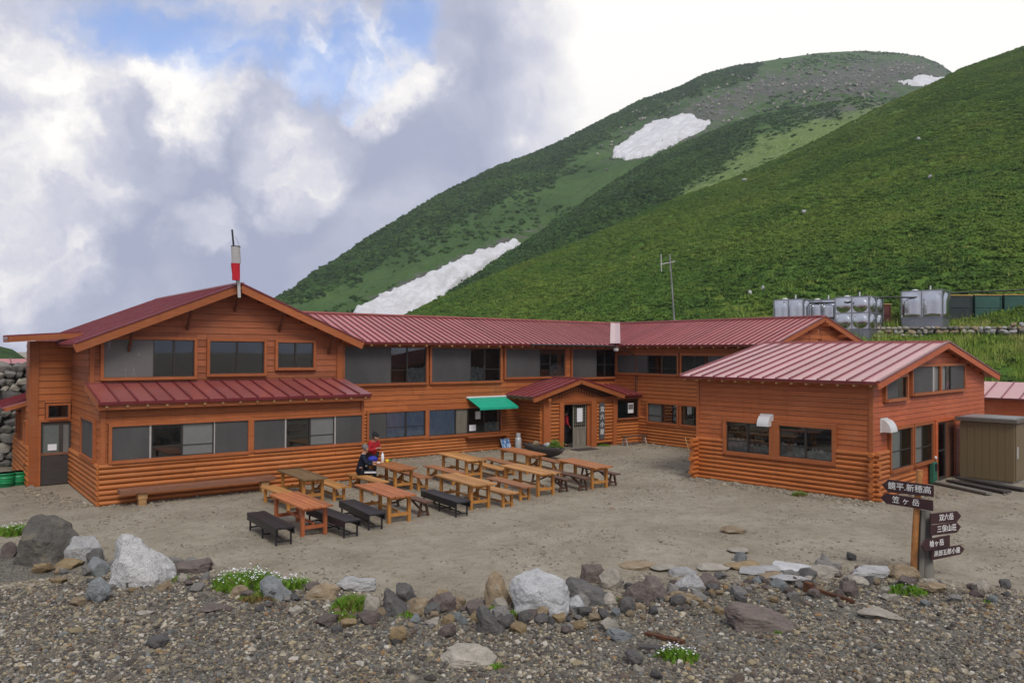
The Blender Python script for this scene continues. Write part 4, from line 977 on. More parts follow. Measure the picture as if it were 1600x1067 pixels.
# ---- annex on the right, turned a few degrees
BA = R(6.71); Bu = Vector((math.cos(BA), math.sin(BA), 0)); Bv = Vector((-math.sin(BA), math.cos(BA), 0))
def B(u, v, z=0): return Bu*u+Bv*v+Z*z
annex = thing('annex_cabin', B(24, 12.3), 'separate orange timber cabin with a low red roof, nearest building beside the signpost', 'cabin')
BE, BR_, BAP = 3.52, .20, 29.67; bz = lambda u: BE+.02+BR_*(BAP-23.55)-BR_*abs(u-BAP)
b0, b1 = 9.3, 15.3
MB().prism([B(24, b0), B(35, b0), B(35, b0, bz(35)-.12), B(BAP, b0, bz(BAP)-.12), B(24, b0, bz(24)-.12)], Bv*(b1-b0)).build('wall', 'dark_timber', annex)
WB = Wall(B(24, b1), -Bv, -Bu)
bw_ = (1.19, 4.82, 1.06, 2.05); bh = [(bw_[0]-.12, bw_[1]+.12, bw_[2]-.12, bw_[3]+.12)]
rows(annex, WB, 0, 6, 0, 1.45, 10, 'log', 'annex_log', bh, None, 3.0, ext=(0, .22))
rows(annex, WB, 0, 6, 1.45, 3.50, 13, 'board', 'annex_board', bh, thick=.024)
window(annex, WB, *bw_, [('half', 0, .215), ('crumple', .215, .432), ('post', .432, .526), ('half', .526, .765), ('crumple', .765, 1)], bar=.36, back='room_wood', case=.12)
post(annex, WB, -.02, .10, 1.45, 3.4, .05); post(annex, WB, 5.90, 6.02, 1.45, 3.4, .05)
WBE = Wall(B(24-.34, b1), Bu, Bv)
for i in range(9):
    L0 = .42+.08*((i*7) % 3); link('log', LOGS[i % 3], 'annex_log', annex, Wall(B(24.02-.40, b1-.02), Bu, -Bv).M(-.06*((i*5) % 3), i*.157, 0, .5, .16, .157), True)
WBG = Wall(B(24, b0), Bu, -Bv)
gh = [(1.08, 5.0, .68, 2.12), (2.9, 8.4, 2.98, 4.05), (.7, 2.64, 2.87, 3.75), (5.3, 7.3, 0, 2.1)]
rows(annex, WBG, 0, 3.35, 0, 1.45, 10, 'log', 'annex_log', gh, None, 9, ext=(.2, 0))
rows(annex, WBG, 3.35, 11, 0, 1.45, 9, 'board', 'annex_gable', gh, thick=.02)
rows(annex, WBG, 0, 11, 1.45, 4.6, 19, 'board', 'annex_gable', gh, lambda z: ((lambda w: (5.67-w, 5.67+w))(max(.1, (bz(BAP)-.12-z)/BR_) if z > bz(24)-.2 else 9)), thick=.024)
window(annex, WBG, 1.20, 2.95, .80, 2.02, [('frosted_green', 0, .5), ('pane', .5, 1)], bar=.45)
window(annex, WBG, 3.20, 4.88, .80, 2.02, [('frosted', 0, .47), ('pane', .47, 1)], bar=.40)
window(annex, WBG, 3.03, 8.29, 3.10, 3.95, [('shutter', 0, .36), ('edge', .36, .39), ('frosted', .39, .49), ('post', .49, .52), ('frosted', .52, .63), ('pane', .63, .72), ('shutter', .72, 1)])
window(annex, WBG, .82, 2.53, 2.99, 3.64, [('shutter', 0, .57), ('pane', .57, 1)])
fr = MB(); WBG.box(fr, 5.2, 5.42, 0, 2.12, 0, .09); WBG.box(fr, 5.42, 7.3, 2.02, 2.12, 0, .09); WBG.box(fr, 7.2, 7.3, 0, 2.02, 0, .09)
fr.build('door_frame', 'annex_gable', annex)
bd = WBG.box(MB(), 6.30, 7.20, 0.02, 2.02, .004, .05).build('door', 'dark_timber', annex)
sdm = MB(); WBG.box(sdm, 5.42, 5.50, .02, 2.02, .004, .06); WBG.box(sdm, 6.22, 6.29, .02, 2.02, .004, .06); WBG.box(sdm, 5.50, 6.22, .02, .12, .004, .06); WBG.box(sdm, 5.50, 6.22, 1.0, 1.05, .004, .06); WBG.box(sdm, 5.5, 6.22, 1.95, 2.02, .004, .06)
gd = sdm.build('glass_door', 'sash_dark', annex); WBG.box(MB(), 5.5, 6.22, .12, 1.95, .012, .03).build('pane', 'window_glass', gd); WBG.box(MB(), 5.5, 6.22, .12, 1.95, .004, .009).build('room_panel', 'room_wood', gd)
bn = math.hypot(1, BR_); RV0, RV1 = 9.0, 15.75
roof_slope(annex, B(23.55, RV1, BE+.02), -Bv, Bu+Z*BR_, RV1-RV0, .455, lambda e: 0, lambda e: (BAP-23.55)*bn, 'roof_pale', thick=.09, seam=.045)
roof_slope(annex, B(2*BAP-23.55, RV0, BE+.02), Bv, -Bu+Z*BR_, RV1-RV0, .455, lambda e: 0, lambda e: (BAP-23.55)*bn, 'roof_pale', thick=.09, seam=.045)
gable_boards(annex, B(23.52, RV0-.03, BE+.03), B(BAP, RV0-.03, bz(BAP)+.03), B(2*BAP-23.52, RV0-.03, BE+.03), h=.20, trim='annex_gable')
MB().bar(B(BAP, RV0-.05, bz(BAP)+.035), B(BAP, RV1, bz(BAP)+.035), .24, .05).build('ridge_cap', 'roof_red', annex)
tails(annex, B(23.58, RV1-.2, BE+.02), -Bv, RV1-RV0-.4, .455, Bu)
for u in (25.4, 27.4, 31.9, 33.6, BAP): MB().bar(B(u, b0+.05, bz(u)-.20), B(u, RV0+.02, bz(u)-.20), .08, .10).build('purlin_end', 'annex_gable', annex)
def hood(W, a0, a1, z0, z1, d, name='vent_hood'):
    pr = []; n = 7
    for i in range(n+1):
        t = math.pi/2*i/n; pr.append(W.P(a0, z0+(z1-z0)*math.sin(t), .03+d*math.cos(t)))
    pr = [W.P(a0, z0, .03)]+pr
    o = MB().prism(pr, W.d*(a1-a0)).build(name, 'white_metal', annex)
    W.box(MB(), a0-.03, a1+.03, z0-.02, z1+.03, .02, .045).build('flange', 'white_metal', o)
hood(WB, 2.44, 2.84, 2.0, 2.36, .30); hood(WBG, .52, 1.04, 2.02, 2.40, .30)
# ------------------------------------------------------------------ tables and benches
def table_proto(top, leg):
    t = thing('picnic_table', (0, 0, 0), 'x', 'table'); L, Wd, H = 2.25, .76, .72; r = random.Random(top); n = 5; w = Wd/n
    for i in range(n):
        mb = MB(); x = -Wd/2+i*w; e = r.uniform(-.025, .025); z = r.uniform(-.004, .004); mb.box(x+.007, x+w-.007, -L/2+e, L/2+e+r.uniform(-.02, .02), H-.04+z, H+z); mb.build('plank', top, t)
    for sx in (-1, 1):
        for sy in (-1, 1):
            MB().box(sx*.28-.04, sx*.28+.04, sy*.86-.045, sy*.86+.045, 0, H-.0445).build('leg', leg, t)
    for sy in (-1, 1):
        MB().box(-.24, .24, sy*.86-.03, sy*.86+.03, .17, .25).build('cross_rail', leg, t)
        MB().box(-.34, .34, sy*.86-.025, sy*.86+.025, H-.13, H-.0445).build('bearer', leg, t) if False else MB().box(-.238, .238, sy*.86-.025, sy*.86+.025, H-.13, H-.0445).build('bearer', leg, t)
    MB().box(-.025, .025, -.83, .83, .255, .30).build('stretcher', leg, t)
    return t
def bench_proto(kind, top, leg):
    L, Wd, H = 2.1, .44, .43
    t = thing('bench', (0, 0, 0), 'x', 'bench'); r = random.Random(kind+top)
    n = {'plain': 2, 'black': 3, 'trestle': 1, 'short': 2}[kind]
    if kind == 'trestle': Wd = .30
    w = Wd/n
    for i in range(n):
        e = r.uniform(-.02, .02); x = -Wd/2+i*w
        MB().box(x+.004, x+w-.004, -L/2+e, L/2+e, H-.04, H+r.uniform(-.003, .003)).build('plank', top, t)
    if kind in ('plain', 'short'):
        for sy in (-1, 1):
            for sx in (-1, 1): MB().box(sx*.15-.035, sx*.15+.035, sy*.82-.035, sy*.82+.035, 0, H-.045).build('leg', leg, t)
            MB().box(-.114, .114, sy*.82-.022, sy*.82+.022, .09, .15).build('cross_rail', leg, t)
            MB().bar((0, sy*.80, .14), (0, sy*.45, H-.06), .045, .05).build('brace', leg, t)
        MB().box(-.022, .022, -.79, .79, .10, .145).build('stretcher', leg, t)
    elif kind == 'black':
        for sx in (-1, 1): MB().box(sx*(Wd/2-.012)-.012, sx*(Wd/2-.012)+.012, -L/2+.03, L/2-.03, H-.17, H-.042).build('apron', top, t)
        for sy in (-1, 0, 1):
            for sx in (-1, 1): MB().box(sx*.17-.017, sx*.17+.017, sy*.92-.017, sy*.92+.017, 0, H-.044).build('leg', leg, t)
            MB().box(-.152, .152, sy*.92-.012, sy*.92+.012, .08, .11).build('cross_rail', leg, t)
        MB().box(-.012, .012, -.90, .90, .112, .135).build('stretcher', leg, t)
    else:
        for sy in (-1, 1):
            for sx in (-1, 1): MB().bar((sx*.15, sy*.80, 0), (sx*.06, sy*.80, H-.045), .05, .06, Y).build('leg', leg, t)
            MB().box(-.13, .13, sy*.80-.02, sy*.80+.02, .10, .15).build('cross_rail', leg, t)
            MB().bar((0, sy*.78, .12), (0, sy*.12, H-.06), .04, .045).build('brace', leg, t)
    return t
def place_all():
    T = [('table_red', 'leg_red', 7.75, 18.59, -1, 'red-stained picnic table nearest the boulders, between the two black benches'),
         ('table_olive', 'leg_honey', 9.42, 22.47, -2, 'picnic table with a weathered olive-brown top, closest to the low lean-to wall'),
         ('table_orange', 'leg_honey', 12.46, 22.58, -2, 'orange picnic table where the two hikers are having their meal'),
         ('table_red', 'leg_honey', 10.16, 18.74, -3, 'reddish-topped picnic table with honey legs beside the row of three black benches'),
         ('table_honey', 'leg_honey', 15.46, 22.95, -6, 'honey-coloured picnic table under the blue-curtained windows'),
         ('table_honey', 'leg_honey', 12.81, 18.88, -4, 'pale honey picnic table behind the single black bench in the front row'),
         ('table_orange', 'leg_honey', 18.0, 22.84, -6, 'orange picnic table in front of the dugout planter'),
         ('table_honey', 'leg_honey', 15.56, 19.33, -3, 'front-row picnic table with wide gaps between its honey planks, second from the entrance side'),
         ('table_orange', 'leg_honey', 17.83, 19.28, -7, 'front-row picnic table closest to the annex cabin, flanked by dark trestle benches')]
    Bn = [('black', 6.82, 18.12, -2, 'black slatted bench nearest the boulders, at the outer end of the tables'),
          ('black', 8.34, 18.0, 2, 'black bench pushed up against the red picnic table'),
          ('black', 9.29, 18.36, -5, 'black bench between the red table and the reddish table with honey legs'),
          ('plain', 8.46, 21.6, 1, 'orange bench half hidden behind the red picnic table, on the lean-to side'),
          ('short', 10.15, 22.25, -2, 'honey bench to the right of the olive-topped table'),
          ('plain', 11.50, 22.38, 0, 'bench on which the man in the navy jacket sits'),
          ('brown', 13.02, 22.3, -2, 'brown bench on the far side of the hikers\' table'),
          ('trestle', 10.98, 18.9, 0, 'reddish trestle bench squeezed between a honey-legged table and a black bench'),
          ('black', 11.85, 18.41, -4, 'black bench standing alone before the pale honey table'),
          ('brown', 14.40, 22.42, -2, 'brown bench to the left of the table under the blue curtains'),
          ('plain', 16.12, 22.3, -5, 'honey bench to the right of the table under the blue curtains'),
          ('plain', 13.52, 18.6, 1, 'pale bench with braced legs right behind the pale honey table'),
          ('brown', 14.62, 19.11, -4, 'long brown bench on the left of the front-row table with gapped planks'),
          ('brown', 17.12, 23.0, -8, 'brown bench on the left of the table by the dugout planter'),
          ('brown', 18.80, 22.42, -8, 'brown bench tucked between the planter and its table'),
          ('trestle', 16.45, 19.4, -6, 'dark trestle bench on the right of the table with gapped planks'),
          ('trestle', 17.12, 19.2, -8, 'dark trestle bench left of the table closest to the annex cabin'),
          ('trestle', 18.52, 19.3, -8, 'dark trestle bench at the annex end of all the tables')]
    protos = {}
    for top, leg, x, y, a, lab in T:
        k = (top, leg); M = Matrix.Translation((x, y, gzf(x, y)-.005)) @ Matrix.Rotation(R(a), 4, 'Z')
        if k not in protos: t = table_proto(top, leg); protos[k] = (t, tree(t)); t.matrix_basis = M
        else: t = copy_thing(protos[k][0], M, protos[k][1])
        t['label'] = lab; t['group'] = 'picnic tables in the yard'
    spec = {'black': ('black', 'bench_black', 'iron_black'), 'plain': ('plain', 'table_honey', 'leg_honey'), 'short': ('short', 'table_honey', 'leg_honey'), 'brown': ('plain', 'bench_brown', 'leg_honey'), 'trestle': ('trestle', 'trestle_dark', 'trestle_dark')}
    for k, x, y, a, lab in Bn:
        M = Matrix.Translation((x, y, gzf(x, y)-.005)) @ Matrix.Rotation(R(a), 4, 'Z')
        if k not in protos: t = bench_proto(*spec[k]); protos[k] = (t, tree(t)); t.matrix_basis = M
        else: t = copy_thing(protos[k][0], M, protos[k][1])
        t['label'] = lab; t['group'] = 'benches in the yard'
place_all()
# plank seat along the lean-to
ps = thing('plank_seat', (5.2, 24.05, 0), 'thick weathered beam on wooden blocks used as a seat along the lean-to wall', 'bench')
MB().box(4.75, 9.15, 23.85, 24.22, .36, .49).build('seat', 'beam_wood', ps, .01)
for x in (5.35, 8.85):
    MB().box(x-.12, x+.12, 23.92, 24.16, .18, .358).build('block', 'block_wood', ps); MB().box(x-.10, x+.10, 23.93, 24.15, -.02, .178).build('block', 'block_wood', ps)

# ------------------------------------------------------------------ things round the lodge
def windsock():
    t = thing('windsock', (8.48, 25.45, 6.4), 'red and white windsock hanging limp from a pole on the gable top', 'windsock')
    MB().bar((8.50, 25.44, 6.06), (8.47, 25.44, 6.62), .09, .05, Y).build('bracket', 'pale_pole', t)
    MB().tube([(8.47, 25.50, 6.4), (8.36, 25.48, 7.3), (8.255, 25.45, 8.22)], [.035, .032, .03], 8).build('pole', 'dark_metal', t)
    c = Vector((8.35, 25.38, 0)); n = 18
    def sock(z1, z0, r1, r0, fl):
        mb = MB(); mb.smooth = True; vs = []; m = 8
        for j in range(m+1):
            f = j/m; z = z1+(z0-z1)*f; r = r1+(r0-r1)*f
            for i in range(n):
                a = 2*math.pi*i/n; k = 1+fl*math.sin(a*3+f*4)*f
                vs.append((c.x+.02*f+r*k*math.cos(a), c.y+r*k*.8*math.sin(a), z))
        mb.add(vs, [(j*n+i, j*n+(i+1) % n, (j+1)*n+(i+1) % n, (j+1)*n+i) for j in range(m) for i in range(n)]); return mb
    sock(7.68, 7.14, .14, .142, .05).build('white_sleeve', 'white_cloth', t); sock(7.138, 6.60, .142, .115, .12).build('red_sleeve', 'red_cloth', t)
    pts = [(c.x+.143*math.cos(2*math.pi*i/20), c.y+.115*math.sin(2*math.pi*i/20), 7.685) for i in range(21)]
    MB().tube(pts, .012, 6, False).build('ring', 'dark_metal', t)
    MB().tube([(8.34, 25.40, 8.0), (8.47, 25.38, 7.70)], .005, 5).build('cord', 'dark_metal', t)
windsock()
def antenna():
    p = Vector((40., 34.35, 4.2)); t = thing('antenna_mast', p, 'tall grey mast with an H-shaped aerial standing behind the lodge roof', 'mast')
    MB().tube([p, p+Vector((-.1, .25, 3.5)), p+Vector((-.2, .45, 6.6))], [.065, .05, .04], 8).build('pole', 'grey_pole', t)
    q = p+Vector((-.2, .45, 5.9)); e = Vector((.8, -.6, 0))
    MB().tube([q-e*.62+Z*.02, q+e*.36+Z*.22], .035, 6).build('boom', 'pale_pole', t)
    for f, a in ((-.58, 0), (0, .0)): MB().tube([q+e*f+Z*(.6+.1), q+e*f+e*.04-Z*.45], .032, 6).build('element', 'pale_pole', t)
antenna()
def notice(name, W, a0, a1, z0, z1, o, label, lines=6):
    t = W.box(MB(), a0, a1, z0, z1, o, o+.004).build(name, 'paper'); tag(t, label, 'notice')
    L = a1-a0
    mb = MB(); r = random.Random(label)
    for i in range(lines):
        z = z1-(z1-z0)*(.14+.76*i/lines); W.box(mb, a0+L*.12, a0+L*r.uniform(.55, .9), z-.010, z, o+.0045, o+.006)
    return t
notice('paper_notice', WD, .47, .72, 1.12, 1.32, .052, 'white paper notice on the brown glass door at the left end')
nt_ = notice('paper_notice', WP, d0+.22, d0+.56, 1.18, 1.80, .0, 'tall white paper notice on the lattice entrance door')
notice('paper_notice', WA, 19.72-x0, 19.98-x0, 1.42, 1.75, .07, 'white price sheet in the serving window under the green awning')
notice('paper_notice', WA, 19.40-x0, 19.75-x0, .92, 1.18, .07, 'low pale sheet at the bottom of the serving window')
def text_obj(body_, size, M, mat, parent=None, ext=.003, name='lettering', label=None, vertical=False):
    c = bpy.data.curves.new(name, 'FONT'); c.body = body_; c.size = size; c.extrude = ext; c.align_x = 'CENTER'; c.align_y = 'CENTER'; c.resolution_u = 3
    if vertical: c.space_line = 1.28
    o = bpy.data.objects.new(name, c); COL.objects.link(o)
    dg = bpy.context.evaluated_depsgraph_get(); me = bpy.data.meshes.new_from_object(o.evaluated_get(dg)); bpy.data.objects.remove(o)
    me.materials.clear(); me.materials.append(MATS[mat]); return link(name, me, None, parent, M)
def face_M(p, d, n):       # text plane: x along d, y up, facing n
    d = d.normalized(); n = n.normalized(); return Matrix(((d.x, 0, n.x, p.x), (d.y, 0, n.y, p.y), (d.z, 1, n.z, p.z), (0, 0, 0, 1)))
nbd = thing('name_board', WP.P(3.53, .33, .16), 'dark grey vertical board with white brushed characters beside the entrance', 'sign')
WP.box(MB(), 3.37, 3.69, .33, 2.00, .10, .15).build('board', 'board_grey', nbd)
text_obj('双\n六\n小\n屋', .27, face_M(WP.P(3.53, 1.17, .153), X, -Y), 'sign_white', nbd, vertical=True)
def gas():
    p = Vector((21.72, 27.75, 0)); t = thing('gas_cylinder', p, 'grey gas cylinder standing in the corner beside the porch', 'gas cylinder')
    MB().lathe(p, [(.13, 0), (.15, .03), (.15, .46), (.13, .54), (.05, .58), (.03, .60)], 18).build('tank', 'gas_grey', t)
    MB().lathe(p, [(.10, .56), (.105, .60), (.105, .72), (.10, .74)], 14).build('collar', 'gas_grey', t)
    MB().lathe(p, [(.025, .60), (.03, .68), (.02, .70)], 8).build('valve', 'dark_metal', t)
gas()
bm_ = MB().hexa([(20.95, 27.82, 0.0), (21.42, 27.82, 0.0), (21.42, 27.86, 0.0), (20.95, 27.86, 0.0), (20.95, 28.05, .50), (21.42, 28.05, .50), (21.42, 28.09, .50), (20.95, 28.09, .50)]).build('folded_mat', 'mat_blue')
tag(bm_, 'blue striped folded mat leaning on the wall next to the gas cylinder', 'mat')
def rock_mesh(name, seed, sub=3, cuts=9, depth=.62, squash=(1, 1, 1), rough=.05, smooth=False):
    """broken rock: a blocky start cut by random planes into facets, then roughened"""
    r = random.Random(seed); bm = bmesh.new(); bmesh.ops.create_icosphere(bm, subdivisions=sub, radius=1)
    pl = []; e_ = r.uniform(2.0, 3.3) if not smooth else 2
    for i in range(cuts+(0 if smooth else 4)):
        v = Vector((r.gauss(0, 1), r.gauss(0, 1), r.gauss(0, .9))).normalized(); pl.append((v, r.uniform(depth, .95) if not smooth else r.uniform(depth, .95)))
    o = Vector((r.uniform(0, 50), r.uniform(0, 50), r.uniform(0, 50))); rot = Matrix.Rotation(r.uniform(0, 3), 3, 'Z') @ Matrix.Rotation(r.uniform(-.3, .3), 3, 'X')
    for v in bm.verts:
        p = v.co.copy(); q = rot @ p; p = p/((abs(q.x)**e_+abs(q.y)**e_+abs(q.z)**e_)**(1/e_))
        if not smooth: p += noise.noise_vector(p*.9+o)*.28
        for n, d in pl:
            k = p.dot(n)-d
            if k > 0: p -= n*k*.96
        p *= 1+rough*noise.noise(p*2.2+o)*2+rough*1.1*noise.noise(p*5+o)+rough*.7*noise.noise(p*12+o)
        v.co = Vector((p.x*squash[0], p.y*squash[1], p.z*squash[2]))
    me = bpy.data.meshes.new(name); bm.to_mesh(me); bm.free()
    for p in me.polygons: p.use_smooth = smooth
    lo = Vector([min(v.co[i] for v in me.vertices) for i in range(3)]); hi = Vector([max(v.co[i] for v in me.vertices) for i in range(3)])
    for v in me.vertices: v.co = Vector([(v.co[i]-lo[i])/(hi[i]-lo[i])-.5 if i < 2 else (v.co[i]-lo[i])/(hi[i]-lo[i]) for i in range(3)])   # unit box, standing on z = 0
    me.update(); return me
VIEW_R = Vector((_rt.x, _rt.y, 0)).normalized()
def hull_rock(name, seed, outline, rough=.05, front=.62, cuts=5):
    """rock with a given skyline: convex blocks spanned between a mid-depth outline and smaller front and back faces"""
    r = random.Random(seed); bm = bmesh.new(); cx_ = sum(p[0] for p in outline)/len(outline); cz_ = sum(p[1] for p in outline)/len(outline)*.75
    for x, z in outline:
        bm.verts.new((x, r.uniform(-.12, .12), z)); k = front*r.uniform(.8, 1.15); bm.verts.new((cx_+(x-cx_)*k, -.5*r.uniform(.75, 1), max(0, cz_+(z-cz_)*k-.06))); k = front*r.uniform(.8, 1.15); bm.verts.new((cx_+(x-cx_)*k, .5*r.uniform(.75, 1), max(0, cz_+(z-cz_)*k)))
    for x in (.15, .5, .85): bm.verts.new((x, -.46, 0)); bm.verts.new((x, .46, 0))
    h = bmesh.ops.convex_hull(bm, input=bm.verts); bmesh.ops.delete(bm, geom=[v for v in bm.verts if not v.link_faces], context='VERTS')
    bmesh.ops.triangulate(bm, faces=bm.faces)
    for q in range(4):
        L = [e for e in bm.edges if e.calc_length() > .085]
        if L: bmesh.ops.subdivide_edges(bm, edges=L, cuts=1, use_grid_fill=True); bmesh.ops.triangulate(bm, faces=bm.faces)
    bmesh.ops.smooth_vert(bm, verts=bm.verts, factor=.35, use_axis_x=True, use_axis_y=True, use_axis_z=True)
    o = Vector((r.uniform(0, 50), r.uniform(0, 50), r.uniform(0, 50))); bm.normal_update()
    for v in bm.verts:
        p = v.co; a = noise.noise(p*2.6+o)*1.6+noise.noise(p*6+o)+.7*noise.noise(p*13+o); v.co = p+v.normal*rough*a
    me = bpy.data.meshes.new(name); bm.to_mesh(me); bm.free()
    lo = Vector([min(v.co[i] for v in me.vertices) for i in range(3)]); hi = Vector([max(v.co[i] for v in me.vertices) for i in range(3)])
    for v in me.vertices: v.co = Vector([(v.co[i]-lo[i])/(hi[i]-lo[i])-.5 if i < 2 else (v.co[i]-lo[i])/(hi[i]-lo[i]) for i in range(3)])
    me.update(); return me
def planter():
    t = thing('dugout_planter', (21.0, 25.0, 0), 'dark hollowed-out log planter with stones and a shrub in front of the porch', 'planter')
    mb = MB(); mb.smooth = True; n = 14; m = 12; y0_, y1_ = 23.95, 26.35; vs = []
    for j in range(n+1):
        f = j/n; yy = y0_+(y1_-y0_)*f; k = math.sin(math.pi*min(max(f, .0), 1))**.35 if 0 < f < 1 else .35
        for i in range(m+1):
            a = math.pi+math.pi*i/m; vs.append((21.0+.36*k*math.cos(a), yy, .46+.44*k*math.sin(a)+(.05*(2*f-1)**2)))
    for j in range(n+1):
        f = j/n; yy = y0_+.1+(y1_-y0_-.2)*f; k = (math.sin(math.pi*f)**.35 if 0 < f < 1 else .3)
        for i in range(m+1):
            a = math.pi+math.pi*i/m; vs.append((21.0+.29*k*math.cos(a), yy, .47+.22*k*math.sin(a)+(.05*(2*f-1)**2)))
    N_ = (n+1)*(m+1); fs = []
    for j in range(n):
        for i in range(m):
            q = (j*(m+1)+i, j*(m+1)+i+1, (j+1)*(m+1)+i+1, (j+1)*(m+1)+i); fs.append(q); fs.append(tuple(N_+x for x in reversed(q)))
        for i in (0, m): fs.append((j*(m+1)+i, (j+1)*(m+1)+i, N_+(j+1)*(m+1)+i, N_+j*(m+1)+i))
    for j in (0, n):
        for i in range(m): fs.append((j*(m+1)+i, j*(m+1)+i+1, N_+j*(m+1)+i+1, N_+j*(m+1)+i))
    mb.add(vs, fs); mb.build('trough', 'plank_dark', t); MB().box(20.79, 21.21, 24.15, 26.15, .30, .40).build('soil', 'soil', t)
    for k, (y, s, mt, lab) in enumerate(((25.55, .34, 'stone_tan', 'pinkish stone lying at the far end of the dugout planter'), (24.85, .36, 'granite_pale', 'pale angular stone in the middle of the dugout planter'))):
        o = link('planter_stone', rock_mesh('planter_stone', 60+k, 2), mt, None, Matrix.Translation((20.98, y, .395)) @ Matrix.Diagonal((.30, s, .26, 1))); tag(o, lab, 'stone', 'stones in the planter')
    r = random.Random(3); mb = MB()
    for i in range(240):
        c = Vector((21.02+r.gauss(0, .10), 24.45+r.gauss(0, .14), .44+abs(r.gauss(0, .13)))); a = Vector((r.gauss(0, 1), r.gauss(0, 1), r.gauss(0, .6))).normalized()*.07; b = a.orthogonal().normalized()*.035
        mb.add([c-a, c+b, c+a, c-b], [(0, 1, 2, 3)])
    o = thing('potted_shrub', (21.02, 24.45, .40), 'small leafy green shrub growing at the near end of the dugout planter', 'shrub'); mb.build('foliage', 'shrub_leaf', o); MB().tube([(21.02, 24.45, .40), (21.03, 24.45, .58)], .012, 6).build('stem', 'plank_dark', o)
planter()
def small_bench():
    t = thing('trestle_stool', (27.1, 26.0, 0), 'low dark bench on white splayed legs under the notice window', 'bench')
    MB().box(26.55, 28.05, 25.86, 26.14, .40, .45).build('seat', 'trestle_dark', t)
    for x in (26.66, 27.94):
        for s in (-1, 1): MB().bar((x, 26+s*.16, 0), (x, 26+s*.05, .398), .05, .05, X).build('leg', 'sash_light', t)
        MB().box(x-.02, x+.02, 25.91, 26.09, .17, .21).build('cross_rail', 'sash_light', t)
small_bench()
tag(MB().box(23.55, 24.75, 25.75, 26.35, .006, .03).build('doormat', 'plank_dark'), 'dark worn doormat on the gravel before the entrance', 'mat')
def tub(px_, py_, label, sc_=1.):
    p = gp(px_, py_); p.z = gzf(p.x, p.y)-.01; t = thing('plastic_tub', p, label, 'tub', 'green tubs by the left wall')
    prof = [(.20, 0), (.22, .02), (.232, .12), (.245, .125), (.245, .15), (.238, .155), (.25, .27), (.265, .275), (.265, .30), (.255, .305), (.265, .40), (.285, .405), (.285, .44), (.262, .44), (.25, .2), (.21, .03), (.0, .03)]
    MB().lathe(p, [(r*sc_, z*sc_) for r, z in prof], 20).build('body', 'tub_green', t)
    return t, p
tub(8, 760, 'green plastic tub with a yellowish rim in front of the other tub', 1.02); _, p_ = tub(29, 757, 'green plastic tub standing against the left wall of the lodge', 1.0)
# two sticks leaning on the annex
for k, (a, b, lab) in enumerate((((22.32, 18.15), (22.65, 18.32), 'thin pale stick leaning at the annex corner'), ((22.52, 17.95), (22.60, 18.12), 'straight brown stick leaning upright at the annex corner'))):
    o = MB().tube([(a[0], a[1], gzf(*a)), (b[0], b[1], 1.02-.2*k)], .018, 6).build('stick', 'block_wood' if k == 0 else 'grey_timber'); tag(o, lab, 'stick')
o = MB().bar((27.5, 22.9, .0), (27.95, 23.5, .5), .04, .06).build('broken_plank', 'block_wood'); tag(o, 'short pale plank propped against the right wing wall', 'plank')
# shed beside the annex
def shed():
    t = thing('storage_shed', B(31.2, 8.05), 'brown metal storage shed with a flat roof beside the annex gable', 'shed')
    def bx(u0, u1, v0, v1, z0, z1, nm, mt, par=t): return MB().hexa([B(u0, v0, z0), B(u1, v0, z0), B(u1, v1, z0), B(u0, v1, z0), B(u0, v0, z1), B(u1, v0, z1), B(u1, v1, z1), B(u0, v1, z1)]).build(nm, mt, par)
    bx(30.62, 32.2, 7.24, 8.86, .06, 2.05, 'wall', 'shed_brown'); bx(30.66, 32.16, 7.28, 8.82, -.05, .06, 'base', 'shed_pale')
    for i in range(7): bx(30.600, 30.619, 7.27+i*.23, 7.27+i*.23+.222, .10, 2.02, 'panel', 'shed_brown')
    bx(30.48, 32.3, 7.12, 9.0, 2.055, 2.17, 'roof', 'shed_roof'); bx(30.60, 32.2, 7.25, 8.88, 2.172, 2.20, 'roof_sheet', 'shed_pale')
    dr = bx(30.75, 31.55, 7.205, 7.238, .10, 2.0, 'door', 'shed_brown'); bx(30.82, 30.86, 7.165, 7.20, .85, 1.25, 'handle', 'white_metal', dr)
shed()
for k, (u0, v0, u1, v1, w, lab) in enumerate(((29.6, 8.9, 28.4, 6.9, .32, 'dark weathered board lying flat before the brown shed'), (28.9, 9.3, 27.7, 7.2, .26, 'second grey board lying nearer the signpost, parallel to the first'), (30.2, 8.8, 29.3, 6.6, .34, 'broad dark plank right at the foot of the brown shed'))):
    o = MB().bar(B(u0, v0, .06+.02*k), B(u1, v1, .07), w, .06).build('loose_board', 'plank_dark' if k != 1 else 'grey_timber'); tag(o, lab, 'board', 'boards on the ground by the shed')
gb = thing('hose_reel', WBG.P(4.75, .1, .1), 'green boxed hose reel hung low on the annex gable wall', 'hose reel')
WBG.box(MB(), 4.62, 4.98, .02, .74, .06, .22).build('case', 'reel_green', gb, .03); WBG.box(MB(), 4.70, 4.88, .45, .68, .222, .25).build('cover', 'hose', gb)
lampo = MB().lathe(WBG.P(5.12, .78, .10), [(.02, 0), (.05, .03), (.05, .09), (.02, .12)], 10).build('wall_lamp', 'white_metal'); tag(lampo, 'small white lamp next to the annex side door', 'lamp')

